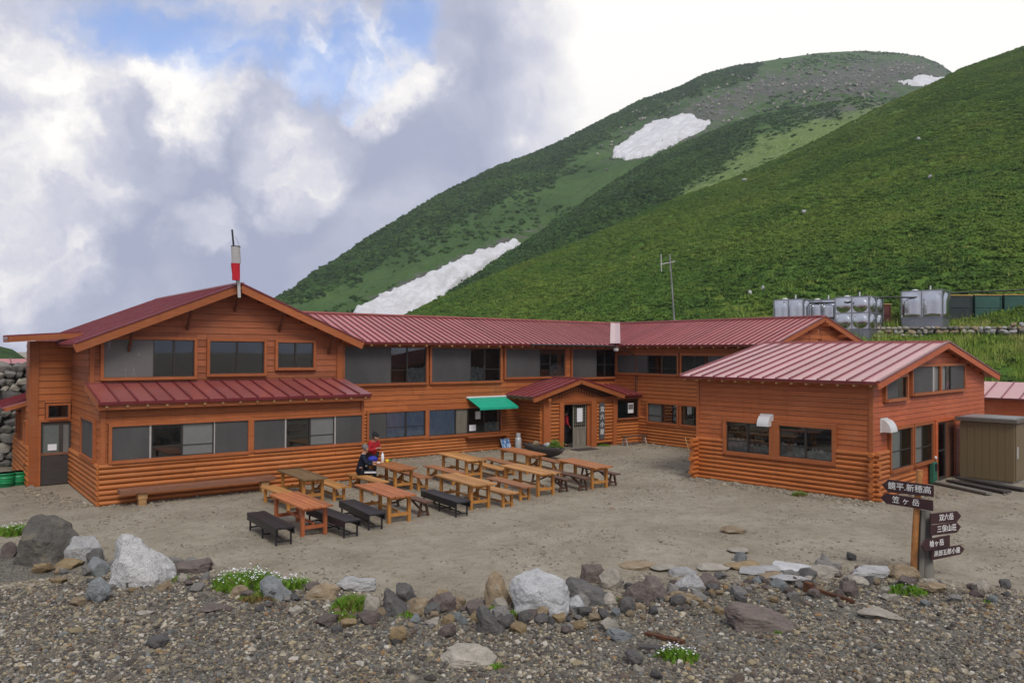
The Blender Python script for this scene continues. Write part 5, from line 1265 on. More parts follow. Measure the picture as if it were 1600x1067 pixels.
# ------------------------------------------------------------------ red-roofed outbuilding and stove pipe behind the annex
def outbuilding():
    t = thing('red_outbuilding', (42.5, 15.2, 0), 'low red outbuilding with a seamed roof half hidden behind the annex', 'building')
    e = -Bv; O = Vector((40.9, 17.0, 2.28))
    roof_slope(t, O, e, Bu*1+Z*.30, 7.5, .75, lambda e: 0, lambda e: 2.4, 'roof_pale', thick=.08)
    a = O+Bu*.3; MB().hexa([a-Z*2.3, a+e*7.4-Z*2.3, a+e*7.4+Bu*3-Z*2.3, a+Bu*3-Z*2.3, a-Z*.08, a+e*7.4-Z*.08, a+e*7.4+Bu*3+Z*.5, a+Bu*3+Z*.5]).build('wall', 'annex_gable', t)
    q = O-Bu*.25+e*.25; p = thing('stove_pipe', q-Z*1.2, 'short silver stove pipe rising past the outbuilding eave', 'pipe'); MB().tube([q-Z*.6, q+Z*.62], .12, 12).build('flue', 'white_metal', p); MB().tube([q+Z*.63, q+Z*.74], .15, 12).build('cowl', 'dark_metal', p)
outbuilding()

# ------------------------------------------------------------------ signpost
def signpost():
    P0 = Vector((15.73, 7.35, 0)); z = gzf(P0.x, P0.y); t = thing('signpost', P0+Z*z, 'wooden trail signpost with six brown arrow boards in white lettering', 'signpost')
    e1 = Vector((-.11, .99, 0)).normalized(); e2 = Vector((.97, -.22, 0)).normalized(); back = Vector((_fw.x, _fw.y, 0)).normalized()
    def pt(dx, zz, dep): return P0+VIEW_R*dx+back*dep+Z*zz
    MB().tube([pt(-.16, -.25, .03), pt(-.10, 1.0, .03), pt(-.015, 2.12, .03)], .062, 10).build('post', 'post_orange', t)
    MB().bar(pt(-.04, -.25, -.01), pt(.03, 1.35, .0), .09, .08, back).build('post', 'grey_timber', t)
    MB().tube([pt(.15, -.25, .10), pt(.13, .5, .10), pt(.11, 1.34, .10)], [.15, .13, .115], 10).build('post', 'grey_timber', t)
    def board(e, a, tip, zt, zb, zt2, zb2, txt, size, off, tip_len=.12, toff=0, th=.028):
        # a: blunt end, tip: pointed end, measured along e
        n = e.cross(Z); 
        if n.dot(-back) < 0: n = -n
        s = 1 if tip > a else -1; q = P0+n*off
        def pp(x, zz): return q+e*x+Z*zz
        poly = [pp(a, zb), pp(tip-s*tip_len, zb2), pp(tip, (zt2+zb2)/2), pp(tip-s*tip_len, zt2), pp(a, zt)]
        o = MB().prism(poly, n*th).build('sign_board', 'sign_brown', t, .006)
        rd = e if e.dot(VIEW_R) > 0 else -e
        mid = (a+tip-s*tip_len)/2+toff; zc = (zt+zb+zt2+zb2)/4
        sl = ((zt2+zb2)-(zt+zb))/2/((tip-s*tip_len)-a)*(1 if rd.dot(e) > 0 else -1)
        d = (rd+Z*sl).normalized(); u = Z; nn = n.normalized(); c = q+e*mid+Z*zc+n*(th+.003)
        M = Matrix(((d.x, u.x, nn.x, c.x), (d.y, u.y, nn.y, c.y), (d.z, u.z, nn.z, c.z), (0, 0, 0, 1)))
        text_obj(txt, size, M, 'sign_white', o)
    board(e1, -.26, .70, 1.87, 1.65, 1.885, 1.63, '鏡平.新穂高', .155, .10, toff=.02)
    board(e1, -.25, .74, 1.58, 1.38, 1.605, 1.40, '笠 ヶ 岳', .145, .10, toff=.06)
    board(e2, .02, .90, 1.31, 1.10, 1.30, 1.09, '双六岳', .142, .16, toff=.06)
    board(e2, .01, .89, 1.085, .885, 1.085, .875, '三俣山荘', .142, .16, toff=.08)
    board(e2, .50, -.31, .865, .64, .845, .615, '槍ヶ岳', .135, .21, toff=-.04)
    board(e2, .04, 1.00, .625, .41, .625, .44, '黒部五郎小屋', .125, .16, toff=.02)
signpost()
# ------------------------------------------------------------------ dry-stone walls
STONES = [rock_mesh('wall_stone', 200+i, 2, 8, .66, rough=.06) for i in range(7)]
def stone_wall(name, label, P0, P1, zlo, zhi, hs, wfac=1.25, mat='stone_wall', depth=.5, cap=300, lean=.0, seed=1):
    """rows of single fitted stones before a dark core; zlo/zhi functions of the fraction along"""
    P0, P1 = Vector(P0), Vector(P1); d = (P1-P0); L = d.length; d.normalize(); n = d.cross(Z)
    if n.dot(CAM_O-P0) < 0: n = -n
    t = thing(name, P0, label, 'wall'); r = random.Random(seed); cnt = 0
    k = 14; ring = [P0+d*(L*i/k)+Z*(zlo(i/k)-.3) for i in range(k+1)]+[P0+d*(L*i/k)+Z*(zhi(i/k)-.12) for i in range(k, -1, -1)]
    MB().prism([p-n*.12 for p in ring], -n*depth).build('core', 'plank_dark', t)
    z = min(zlo(i/20) for i in range(21))-.05; zmax = max(zhi(i/20) for i in range(21))
    while z < zmax:
        h = hs*r.uniform(.75, 1.25); x = -hs*r.random()
        while x < L:
            w = h*r.uniform(.85, wfac*1.35); f = min(max((x+w/2)/L, 0), 1)
            if zlo(f)-h*.6 <= z <= zhi(f)-h*.45 and cnt < cap:
                c = P0+d*(x+w/2)+Z*(z+r.uniform(-.12, .12)*h)+n*r.uniform(-.06, .05)
                M = Matrix.Translation(c) @ Matrix.Rotation(math.atan2(d.y, d.x), 4, 'Z') @ Matrix.Rotation(r.uniform(-.35, .35), 4, 'Y') @ Matrix.Diagonal((w*1.10, .42, h*1.14, 1))
                link('stone', STONES[r.randrange(7)], (mat if isinstance(mat, str) else r.choice(mat)), t, M, True); cnt += 1
            x += w
        z += h*.92
    return t
MIXW = ['stone_wall', 'stone_wall', 'stone_grey', 'stone_tan', 'stone_light', 'stone_slate']
stone_wall('retaining_wall', 'high dry-stone retaining wall beyond the left end of the lodge', (-3.5, 35.2, 0), (5.2, 34.6, 0), lambda f: 0, lambda f: 4.05-.15*f, .34, 1.3, ['stone_wall', 'stone_wall', 'stone_grey', 'stone_light', 'stone_slate'], .6, 300, seed=4)
def back_wall(name, label, pts, h, hs, seed, mats):
    P = [Vector(p) for p in pts]
    return stone_wall(name, label, (P[0].x, P[0].y, 0), (P[-1].x, P[-1].y, 0), lambda f: P[0].z+(P[-1].z-P[0].z)*f-h, lambda f: P[0].z+(P[-1].z-P[0].z)*f, hs, 1.5, mats, .7, 280, seed=seed)
MT = ['stone_light', 'stone_tan', 'stone_light', 'stone_wall', 'granite']
back_wall('terrace_wall', 'low dry-stone terrace wall below the green tanks on the slope', [(52.9, 28.4, 6.05), (59.5, 17.4, 6.35)], .55, .25, 3, MT)
back_wall('terrace_wall', 'short rubble wall under the double-tier steel tank', [(50.2, 29.6, 5.75), (52.8, 27.6, 5.6)], .65, .25, 5, MT)
# red-roofed hut above the left wall
t_ = thing('far_hut', (1.5, 47, 4.0), 'far hut whose red roof just shows over the left stone wall', 'hut')
roof_slope(t_, (-3., 46, 3.50), X, Vector((0, 1, .32)), 8., .8, lambda e: 0, lambda e: 1.1, 'roof_red', thick=.08); MB().box(-2.7, 4.7, 46.3, 49, 0, 3.42).build('wall', 'annex_gable', t_)

# ------------------------------------------------------------------ water tanks on the terrace
def panel_mesh(arch):
    """pressed steel panel in the unit square (x, z), bulging to -y: a dome or an arch"""
    n = 18; vs = []; fs = []
    for j in range(n+1):
        for i in range(n+1):
            x, z = i/n, j/n; dx, dz = (x-.5)/.44, (z-.5)/.44
            if arch: q = math.hypot(dx, max(0, (z-.58)/.36)) if z > .58 else abs(dx); q = max(q, max(0, .08-z)/.08*1.02)
            else: q = math.hypot(dx, dz)
            b = math.sqrt(max(0, 1-min(q, 1)**2)); vs.append((x, -.03-.17*b, z))
    for j in range(n):
        for i in range(n): fs.append((j*(n+1)+i, j*(n+1)+i+1, (j+1)*(n+1)+i+1, (j+1)*(n+1)+i))
    mb = MB(); mb.smooth = True; mb.add(vs, fs); return mb.mesh('steel_panel', ('steel',))
DOME, ARCH = panel_mesh(False), panel_mesh(True)
def steel_tank(P0, dirn, nx, tiers, ph, pw, nd, arch, label, hatch=True):
    P0 = Vector(P0); d = Vector(dirn).normalized(); n = d.cross(Z)
    if n.dot(CAM_O-P0) < 0: n = -n
    t = thing('water_tank', P0, label, 'tank', 'stainless steel water tanks'); H = ph*tiers; W_ = Wall(P0, d, n); S = Wall(W_.P(nx*pw, 0), -n, d)
    W_.box(MB(), 0, nx*pw, -.8, H, -nd*pw, -.002).build('shell', 'steel_frame', t)
    fr = MB()
    for i in range(nx+1): W_.box(fr, i*pw-.035, i*pw+.035, 0, H, 0, .05)
    for j in range(tiers+1): W_.box(fr, .036, nx*pw-.036, j*ph-.035, j*ph+.035, .001, .045)
    for i in range(1, nd+1): S.box(fr, i*pw-.035, i*pw+.035, 0, H, 0, .05)
    for j in range(tiers+1): S.box(fr, .05, nd*pw, j*ph-.035, j*ph+.035, .001, .045)
    fr.build('frame', 'steel_frame', t)
    for wl, k in ((W_, nx), (S, nd)):
        for i in range(k):
            for j in range(tiers): link('steel_panel', ARCH if arch and j == tiers-1 else DOME, None, t, wl.M(i*pw+.03, j*ph+.03, 0, pw-.06, 1.0, ph-.06))
    if hatch:
        MB().lathe(W_.P(pw*.5, H, -.5*pw), [(.22, 0), (.24, .10), (.10, .16), (.0, .17)], 12).build('hatch', 'white_metal', t); MB().tube([W_.P(pw*1.35, H, -.3), W_.P(pw*1.35, H+.35, -.3)], .05, 8).build('vent', 'white_metal', t)
        W_.box(MB(), .05, nx*pw-.05, H+.001, H+.05, -nd*pw+.05, -.05).build('lid', 'steel_frame', t)
    return t
ROWD = Vector((VIEW_R.x, VIEW_R.y, 0)).normalized(); TKD = ROWD*math.cos(R(47))-Vector((_fw.x, _fw.y, 0)).normalized()*math.sin(R(47))
steel_tank((50.55, 34.2, 6.75), TKD, 2, 1, 1.45, 1.12, 2, True, 'first steel tank from the left with two tall arched panels, behind the right wing roof')
steel_tank((52.0, 32.5, 6.75), TKD, 2, 1, 1.40, 1.12, 1, True, 'second steel tank from the left, smaller, with a white hatch on top')
steel_tank((51.5, 29.95, 6.02), TKD, 2, 2, 1.10, 1.16, 2, False, 'double-tier steel tank with four round bulging panels beside the right wing ridge')
steel_tank((55.0, 27.05, 6.85), TKD, 2, 1, 1.80, 1.32, 1, True, 'separate tall steel tank with two arched panels next to the dark green tanks')
def box_tank(P0, w, h, dp, mat, label, grp):
    P0 = Vector(P0); W_ = Wall(P0, ROWD, -Vector((_fw.x, _fw.y, 0)).normalized()); t = thing('storage_tank', P0, label, 'tank', grp)
    W_.box(MB(), 0, w, -.25, h, -dp, 0).build('body', mat, t, .04); W_.box(MB(), -.03, w+.03, h*.48, h*.52, -.0, .04).build('band', mat, t); W_.box(MB(), -.05, w+.05, h, h+.06, -dp-.05, .05).build('rim', 'yellow_rim', t)
    W_.box(MB(), -.02, .05, 0, h, .001, .035).build('rib', mat, t); W_.box(MB(), w-.05, w+.02, 0, h, .001, .035).build('rib', mat, t)
    return t
b_ = Vector((53.7, 28.9, 6.35)); box_tank(b_, 1.7, 1.45, 1.4, 'tank_rust', 'rust-brown box tank between the double-tier and the tall steel tank', 'box tanks on the terrace')
for i, (mt, lab) in enumerate((('tank_dark', 'blackish box tank right beside the tall steel tank'), ('tank_green', 'dark green box tank, the middle one of its three'), ('tank_green', 'dark green box tank at the far right edge of the terrace'))):
    box_tank(Vector((57.4, 25.15, 6.78))+ROWD*(i*2.05)+Z*.03*i, 1.80, 1.62, 1.5, mt, lab, 'box tanks on the terrace')
hp = [(50.9, 33.9, 8.0), (52.3, 32.0, 7.95), (51.7, 29.4, 7.85), (53.2, 28.6, 8.15), (54.2, 27.9, 8.25), (55.2, 26.6, 8.2), (56.6, 25.4, 8.45), (57.6, 24.6, 8.55), (59.6, 21.6, 8.65), (60.8, 19.8, 8.7)]
ho = MB().tube([Vector(p)-Vector((_fw.x, _fw.y, 0))*.55 for p in hp], .055, 8).build('black_hose', 'hose'); tag(ho, 'long black water hose draped along the tops of the tanks', 'hose')

def cover_scree(px, py, x, y, u):
    d = hill_attr_far(); s = d['scree'](px, py, x, y, u)*(py < 300); sn = sum(poly_mask(px, py, q[2], 10) for q in SNOWS); return np.clip(s*(fbm(x*.03, y*.03, 4)+.30), 0, 1)*(sn < .05)*(u < .985)
for m_, n_ in (('stone_grey', 3), ('stone_light', 2)):
    SCR = [rock_mesh('scree_rock', 500+i, 2, 7, .6) for i in range(n_)]
    for q in SCR: q.materials.append(MATS[m_])
    scatter('scree_rocks', FAR.mesh('scree_rocks', 240, 120, 'far_hill', {'cover': cover_scree}), .05 if n_ == 3 else .025, SCR, .5, 1.8, 7+n_)
# ------------------------------------------------------------------ boulders and stones
def boulder(px, py, w, h, mat, seed, label, dep=.9, rot=0., tilt=0., cuts=9, rough=.06, sub=4, name='boulder', depth=.62, sink=.26, cat='rock', group='rocks along the yard edge', mesh=None):
    """px, py: where its foot meets the ground; w, h in photo pixels, turned into metres at that distance"""
    p = gp(px, py); dist = (p-CAM_O).dot(_fw); s = dist/F_PX
    wd, ht = w*s, h*s; dp = wd*dep; c = p+Vector((_fw.x, _fw.y, 0))*dp*.40
    me = mesh or rock_mesh(name, seed, sub, cuts, depth, rough=rough)
    a = math.atan2(VIEW_R.y, VIEW_R.x)+rot
    # the level part of the depth also shows from above, so the block is lowered by what the view adds
    ht = max(ht-dp*.30*(CAM_H/dist)*1.0, ht*.45)
    M = Matrix.Translation((c.x, c.y, gzf(c.x, c.y)-ht*sink)) @ Matrix.Rotation(a, 4, 'Z') @ Matrix.Rotation(tilt, 4, 'Y') @ Matrix.Diagonal((wd, dp, ht*(1+sink), 1))
    o = link(name, me, mat, None, M, True); tag(o, label, cat, group); return o
PEB0 = rock_mesh('slope_rock', 399, 2, 10, .5, rough=.08)
BL = [
 (54, 882, 100, 78, 'andesite', 71, 'large dark brown boulder at the left end of the rock row', .9, .5, 0, 6),
 (122, 880, 62, 44, 'granite', 2, 'pale-topped boulder with a brown side, tucked behind the biggest granite block', .8, .3, 0, 8),
 (208, 916, 104, 78, 'granite', 5, 'biggest speckled granite block in the left of the rock row', .8, -.15, .12, 7),
 (150, 943, 40, 42, 'stone_bluish', 7, 'blue-grey upright stone in front of the granite blocks', .7, .2, -.1, 8),
 (103, 876, 30, 26, 'stone_grey', 8, 'mottled grey stone right of the dark brown boulder', .8, 0, 0, 8),
 (98, 891, 46, 16, 'stone_ochre', 9, 'ochre loaf-shaped stone below the dark brown boulder', .7, 0, 0, 6),
 (60, 897, 28, 18, 'stone_ochre', 10, 'small bright ochre stone at the lower left of the row', .8, .3, 0, 7),
 (85, 912, 32, 10, 'stone_ochre', 11, 'flat ochre slab on the gravel below the row', .7, 0, 0, 7),
 (138, 902, 32, 18, 'stone_grey', 12, 'rounded grey-green stone under the granite block', .8, 0, 0, 6),
 (145, 886, 28, 30, 'stone_slate', 13, 'dark stone wedged in front of the pale-topped boulder', .8, .1, 0, 7),
 (290, 896, 70, 26, 'stone_purple', 14, 'flat dark slab right of the big granite block', .7, .1, 0, 8),
 (262, 885, 40, 16, 'stone_grey', 15, 'low grey stone behind the flat dark slab', .7, .1, 0, 8),
 (118, 948, 26, 16, 'stone_tan', 16, 'square tan stone left of the blue-grey stone', .8, .1, 0, 6),
 (224, 962, 26, 9, 'stone_light', 17, 'pale flat pebble alone on the gravel slope', .7, .2, 0, 7),
 (372, 934, 28, 20, 'stone_tan', 18, 'pinkish tan stone set in the large flower cushion', .8, .0, 0, 7),
 (432, 938, 60, 38, 'stone_bluish', 19, 'slanted blue-white slab leaning into the flower cushion', .45, -.3, .5, 7),
 (500, 938, 58, 28, 'stone_tan', 20, 'tan wedge stone right of the slanted slab', .7, .2, -.15, 8),
 (553, 924, 64, 24, 'granite', 21, 'white granite hump behind the grass tuft', .7, .1, 0, 7),
 (615, 962, 46, 44, 'stone_slate', 22, 'dark grey pointed stone in the middle of the row', .7, .1, .15, 7),
 (633, 942, 32, 32, 'stone_slate', 23, 'rounded dark grey stone behind the pointed one', .7, 0, 0, 7),
 (580, 960, 28, 30, 'stone_light', 24, 'whitish stone left of the dark pointed stone', .8, .2, 0, 7),
 (655, 962, 34, 26, 'stone_tan', 25, 'beige stone right of the dark pointed stone', .8, .4, 0, 8),
 (690, 958, 44, 30, 'stone_purple', 26, 'brownish broad stone half buried in the row', .8, .1, 0, 8),
 (619, 1006, 30, 28, 'stone_ochre', 27, 'ochre angular stone alone below the row', .9, .4, 0, 8),
 (730, 1040, 92, 34, 'stone_light', 28, 'large flat tan rock half sunk in the foreground gravel', .8, .0, .04, 8),
 (768, 990, 50, 44, 'stone_slate', 29, 'dark wedge-shaped slab before the tan upright slab', .6, -.4, .35, 7),
 (781, 948, 50, 56, 'stone_tan', 30, 'tan upright slab leaning against the white boulder', .5, .2, -.12, 8),
 (844, 962, 98, 72, 'granite_pale', 31, 'big white granite boulder in the centre of the rock row', .8, -.2, .08, 8),
 (923, 946, 84, 44, 'stone_slate', 32, 'long dark slab right of the white boulder', .6, -.15, .25, 7),
 (900, 958, 26, 26, 'granite_pale', 33, 'small round white stone at the foot of the white boulder', .9, 0, 0, 5),
 (847, 968, 26, 20, 'stone_tan', 34, 'cream stone under the white boulder', .8, .3, 0, 7),
 (928, 910, 44, 30, 'stone_purple', 35, 'layered brown stone standing on edge in the row', .6, .1, 0, 9),
 (956, 920, 42, 32, 'stone_light', 36, 'pale greenish block next to the layered brown stone', .8, .2, 0, 7),
 (1000, 940, 52, 32, 'stone_purple', 37, 'brown hump-backed stone right of the pale block', .8, .1, 0, 7),
 (1024, 938, 50, 40, 'stone_purple', 38, 'dark brown stone behind the hump-backed one', .8, -.1, 0, 7),
 (980, 958, 30, 26, 'stone_slate', 39, 'dark stone at the lower right of the long slab', .7, .3, .2, 7),
 (1082, 922, 56, 28, 'granite', 40, 'low grey triangular stone right of the brown pair', .7, .1, 0, 7),
 (1075, 945, 36, 18, 'stone_tan', 41, 'low tan stone before the grey triangular one', .7, .1, 0, 7),
 (1200, 985, 126, 44, 'stone_purple', 42, 'long reddish-brown flat rock in the foreground gravel', .45, -.45, .18, 8),
 (1115, 930, 16, 12, 'stone_ochre', 43, 'small rust-red stone right of the rock row', .9, 0, 0, 6),
 (970, 1002, 44, 18, 'stone_bluish', 44, 'flat greenish-grey stone on the gravel below the row', .7, 0, 0, 7),
 (992, 1040, 30, 22, 'stone_slate', 45, 'dark round stone left of the small flower cushion', .9, 0, 0, 6),
 (1028, 1062, 22, 16, 'stone_slate', 46, 'dark pebble near the lower picture edge', .9, 0, 0, 6),
 (1000, 1052, 20, 12, 'stone_light', 47, 'pale pebble near the lower picture edge', .9, 0, 0, 6),
 (240, 1014, 34, 20, 'stone_slate', 48, 'dark angular stone in the left foreground gravel', .9, .2, 0, 7),
 (1380, 968, 70, 18, 'stone_light', 49, 'curved olive-grey slab below the iron bar', .5, -.25, .1, 7),
 (1465, 928, 44, 20, 'stone_tan', 50, 'tan flat stone at the right foot of the signpost', .8, 0, 0, 7),
 (1420, 906, 52, 26, 'stone_tan', 51, 'orange-tan block at the foot of the signpost', .8, .1, 0, 7),
 (1365, 905, 70, 22, 'granite', 52, 'pale grey flat stone left of the signpost', .6, .1, 0, 7),
 (1290, 903, 52, 22, 'stone_light', 53, 'grey-brown stone between the iron bar and the flat slabs', .7, 0, 0, 8),
 (1345, 918, 40, 18, 'stone_light', 54, 'cracked pale stone below the flat grey stone', .7, .2, 0, 7),
 (1150, 834, 42, 12, 'stone_tan', 55, 'flat tan rock lying alone in the open yard', .8, 0, 0, 7),
 (1158, 866, 34, 9, 'stone_light', 56, 'smaller pale rock in the open yard nearer the row', .8, 0, 0, 7),
 (8, 872, 26, 26, 'stone_purple', 57, 'brown stone at the very left picture edge', .8, 0, 0, 7),
 (460, 962, 26, 14, 'stone_light', 58, 'pale stone below the slanted slab', .8, 0, 0, 7),
 (525, 990, 18, 12, 'stone_slate', 59, 'dark small stone below the grass tuft', .8, 0, 0, 7),
 (505, 980, 40, 18, 'stone_purple', 60, 'dark flattish stone below the tan wedge stone', .8, 0, 0, 7),
 (575, 975, 34, 20, 'stone_purple', 61, 'brown stone right under the green grass tuft', .8, 0, 0, 7),
 (700, 975, 22, 16, 'stone_ochre', 62, 'small ochre stone left of the dark wedge slab', .9, 0, 0, 7),
 (745, 975, 26, 22, 'stone_ochre', 63, 'rounded ochre stone beside the dark wedge slab', .9, 0, 0, 6),
 (715, 950, 26, 18, 'stone_tan', 64, 'tan stone behind the ochre stones', .9, 0, 0, 7),
 (810, 990, 28, 18, 'stone_ochre', 65, 'rusty stone under the mossy patch', .9, 0, 0, 7),
 (905, 985, 24, 14, 'stone_ochre', 66, 'yellowish stone below the white boulder', .9, 0, 0, 7),
 (330, 958, 46, 12, 'stone_purple', 67, 'flat dark stone under the large flower cushion', .8, 0, 0, 7),
]
SKY = {71: [(0, .1), (.05, .45), (.22, .8), (.40, 1), (.55, .97), (.85, .75), (1, .45), (.97, .12), (.8, 0), (.1, 0)],
 2: [(0, .1), (.05, .8), (.2, 1), (.7, .95), (1, .7), (1, 0), (0, 0)], 5: [(0, .1), (0, .6), (.08, .92), (.2, 1), (.45, .85), (.75, .6), (.97, .4), (1, .2), (.95, .02), (.15, 0)],
 19: [(0, .75), (.15, 1), (.4, .98), (1, .12), (.9, 0), (.65, .05), (0, .6)], 30: [(0, .5), (.15, .85), (.35, 1), (.6, .8), (1, .05), (.8, 0), (.1, .15)],
 31: [(0, .7), (.1, .85), (.45, 1), (.62, .85), (.9, .72), (1, .5), (.98, .15), (.7, 0), (.35, .05), (.05, .4)], 32: [(0, .6), (.1, 1), (.45, .85), (.75, .6), (1, .2), (.95, 0), (.5, .05), (.05, .3)],
 22: [(0, .2), (.2, 1), (.45, .85), (1, .3), (.95, 0), (.05, 0)], 42: [(0, .75), (.1, 1), (.45, .9), (.75, .6), (1, .05), (.9, 0), (.5, .1), (.05, .35)], 28: [(0, .3), (.15, .8), (.45, 1), (.8, .7), (1, .3), (.9, 0), (.1, 0)],
 29: [(0, .8), (.1, 1), (.5, .75), (1, .1), (.9, 0), (.5, .05), (.1, .4)], 20: [(0, .25), (.3, .8), (.6, 1), (.95, .8), (1, .4), (.6, .2), (.1, 0)], 35: [(0, .2), (.05, .9), (.25, 1), (.5, .92), (.8, 1), (1, .3), (.9, 0), (.1, 0)],
 37: [(0, .3), (.2, .7), (.55, 1), (.8, .6), (1, .2), (.9, 0), (.05, 0)], 38: [(0, .5), (.25, 1), (.6, .9), (.9, .4), (1, .1), (.8, 0), (.1, 0)], 40: [(0, .2), (.35, .7), (.6, 1), (1, .3), (.9, 0), (.1, 0)], 14: [(0, .4), (.3, .8), (.9, 1), (1, .8), (.7, .2), (.5, 0), (.1, 0)]}
for b in BL:
    if b[5] in SKY: b = (*b[:8], 0., 0., b[10])
    small = max(b[2], b[3]) < 36
    boulder(*b[:7], dep=b[7], rot=b[8], tilt=b[9], cuts=b[10], sub=3 if small else 4, name='stone' if small else 'boulder', rough=.06, mesh=hull_rock('boulder', b[5], SKY[b[5]], .034) if b[5] in SKY else None)
# pale flat slabs edging the yard on the right
for k, (px_, py_, w_, h_, m_) in enumerate(((1000, 890, 60, 12, 'stone_tan'), (1040, 893, 44, 10, 'stone_light'), (1165, 891, 62, 14, 'stone_ochre'), (1120, 893, 56, 10, 'stone_light'), (1195, 900, 70, 16, 'granite'), (1245, 896, 76, 16, 'granite_pale'), (1240, 914, 64, 16, 'granite'), (1210, 906, 40, 12, 'stone_tan'), (1305, 890, 30, 12, 'stone_grey'), (1070, 900, 46, 12, 'granite'))):
    lab = ['tan slab at the left start of the flat paving edge', 'pale thin slab beside the first tan slab', 'yellow-stained slab in the flat paving edge', 'grey thin slab left of the yellow-stained one', 'whitish slab with a rusty corner in the paving edge', 'longest white slab of the paving edge', 'pale slab in front of the longest white one', 'small tan slab below the whitish one', 'small grey slab at the right end of the paving edge', 'speckled slab right behind the brown stones'][k]
    boulder(px_, py_, w_, h_, m_, 300+k, lab, dep=.8, sub=3, depth=.5, name='slab', group='flat slabs edging the yard', rough=.03)
# pale stones and litter far up the near slope
for k, (px_, py_, lab) in enumerate(((1435, 222, 'pale rock high on the green slope at the far right'), (1453, 283, 'pale rock on the slope above the green tanks'), (1256, 337, 'pale rock on the slope above the first steel tanks'), (1172, 466, 'greyish rock low on the slope left of the steel tanks'), (1192, 459, 'pale flat rock low on the slope near the steel tanks'), (1163, 285, 'small pale rock near the crest of the green slope'))):
    az_, u_ = NEAR.find(px_, py_); q = Vector([float(v) for v in NEAR.pos(np.array([az_]), np.array([u_]))][:3]) if False else Vector([float(v[0]) for v in NEAR.pos(np.array([az_]), np.array([u_]))])
    d_ = (q-CAM_O).length; o = link('slope_rock', PEB0, 'granite_pale', None, Matrix.Translation(q+Z*.25) @ Matrix.Rotation(k*1.1, 4, 'Z') @ Matrix.Diagonal((d_*.0055, d_*.003, .35+d_*.0012, 1)), True); tag(o, lab, 'rock', 'pale rocks on the green slope')
# medium rubble between them
PEB = [rock_mesh('rubble_stone', 400+i, 2, 11, .48, rough=.10) for i in range(9)]
r_ = random.Random(77); import re as _re
HEADS = [(b[0], b[1]-b[3]*.4, 'the '+_re.split(r" (?:in|left|right|below|behind|on|with|under|before|beside|at|set|half|leaning|wedged|tucked|next|alone|near|lying|standing|between|of|from) ", b[6])[0].replace('biggest speckled', 'biggest')) for b in BL]
TINT = {'stone_slate': 'dark', 'stone_grey': 'grey', 'stone_tan': 'tan', 'stone_light': 'pale', 'stone_ochre': 'ochre', 'stone_purple': 'brown', 'stone_bluish': 'bluish'}
used = set()
for i in range(330):
    x = r_.choice([r_.uniform(60, 1120), r_.uniform(520, 1120), r_.uniform(1100, 1580)]); y = float(np.interp(x, [q[0] for q in ROW], [q[1] for q in ROW]))+r_.gauss(8, 15)
    w = min(36, 10+r_.expovariate(1/8.)); m = r_.choices(list(TINT), (3, 3, 2, 2, 1, 3, 1))[0]
    hx, hy, hn = min(HEADS, key=lambda q: math.hypot(q[0]-x, 1.3*(q[1]-y)))
    rel = ('left of' if x < hx-6 else 'right of') if abs(x-hx) > abs(y-hy) else ('just below' if y > hy else 'just behind')
    lab = f"{'tiny' if w < 12 else 'small' if w < 19 else 'loaf-sized'} {TINT[m]} stone {rel} {hn}"
    if lab in used: continue
    used.add(lab)
    boulder(x, y, w, w*r_.uniform(.5, .8), m, 0, lab, dep=r_.uniform(.7, 1), rot=r_.uniform(0, 6), name='rubble_stone', group='loose stones of the rock row', mesh=PEB[i % 9], sink=.25)
ib = thing('rusty_iron_bar', gp(1262, 920), 'rusty iron bar with a flat end lying on the gravel by the signpost', 'iron bar')
a_, b_ = gp(1262, 925)+Z*.10, gp(1335, 944)+Z*.05; MB().bar(a_, b_, .05, .05).build('bar', 'rust', ib); MB().bar(a_-(b_-a_).normalized()*.06, a_+(b_-a_).normalized()*.10, .12, .17).build('end_plate', 'rust', ib)
o = MB().bar(gp(1010, 992)+Z*.03, gp(1068, 1008)+Z*.05, .10, .05).build('old_board', 'rust'); tag(o, 'short rotten brown board behind the small flower cushion', 'board')
o = MB().bar(gp(1000, 1012)+Z*.02, gp(1050, 1018)+Z*.04, .14, .05).build('old_board', 'plank_dark'); tag(o, 'dark slaty board left of the small flower cushion', 'board')

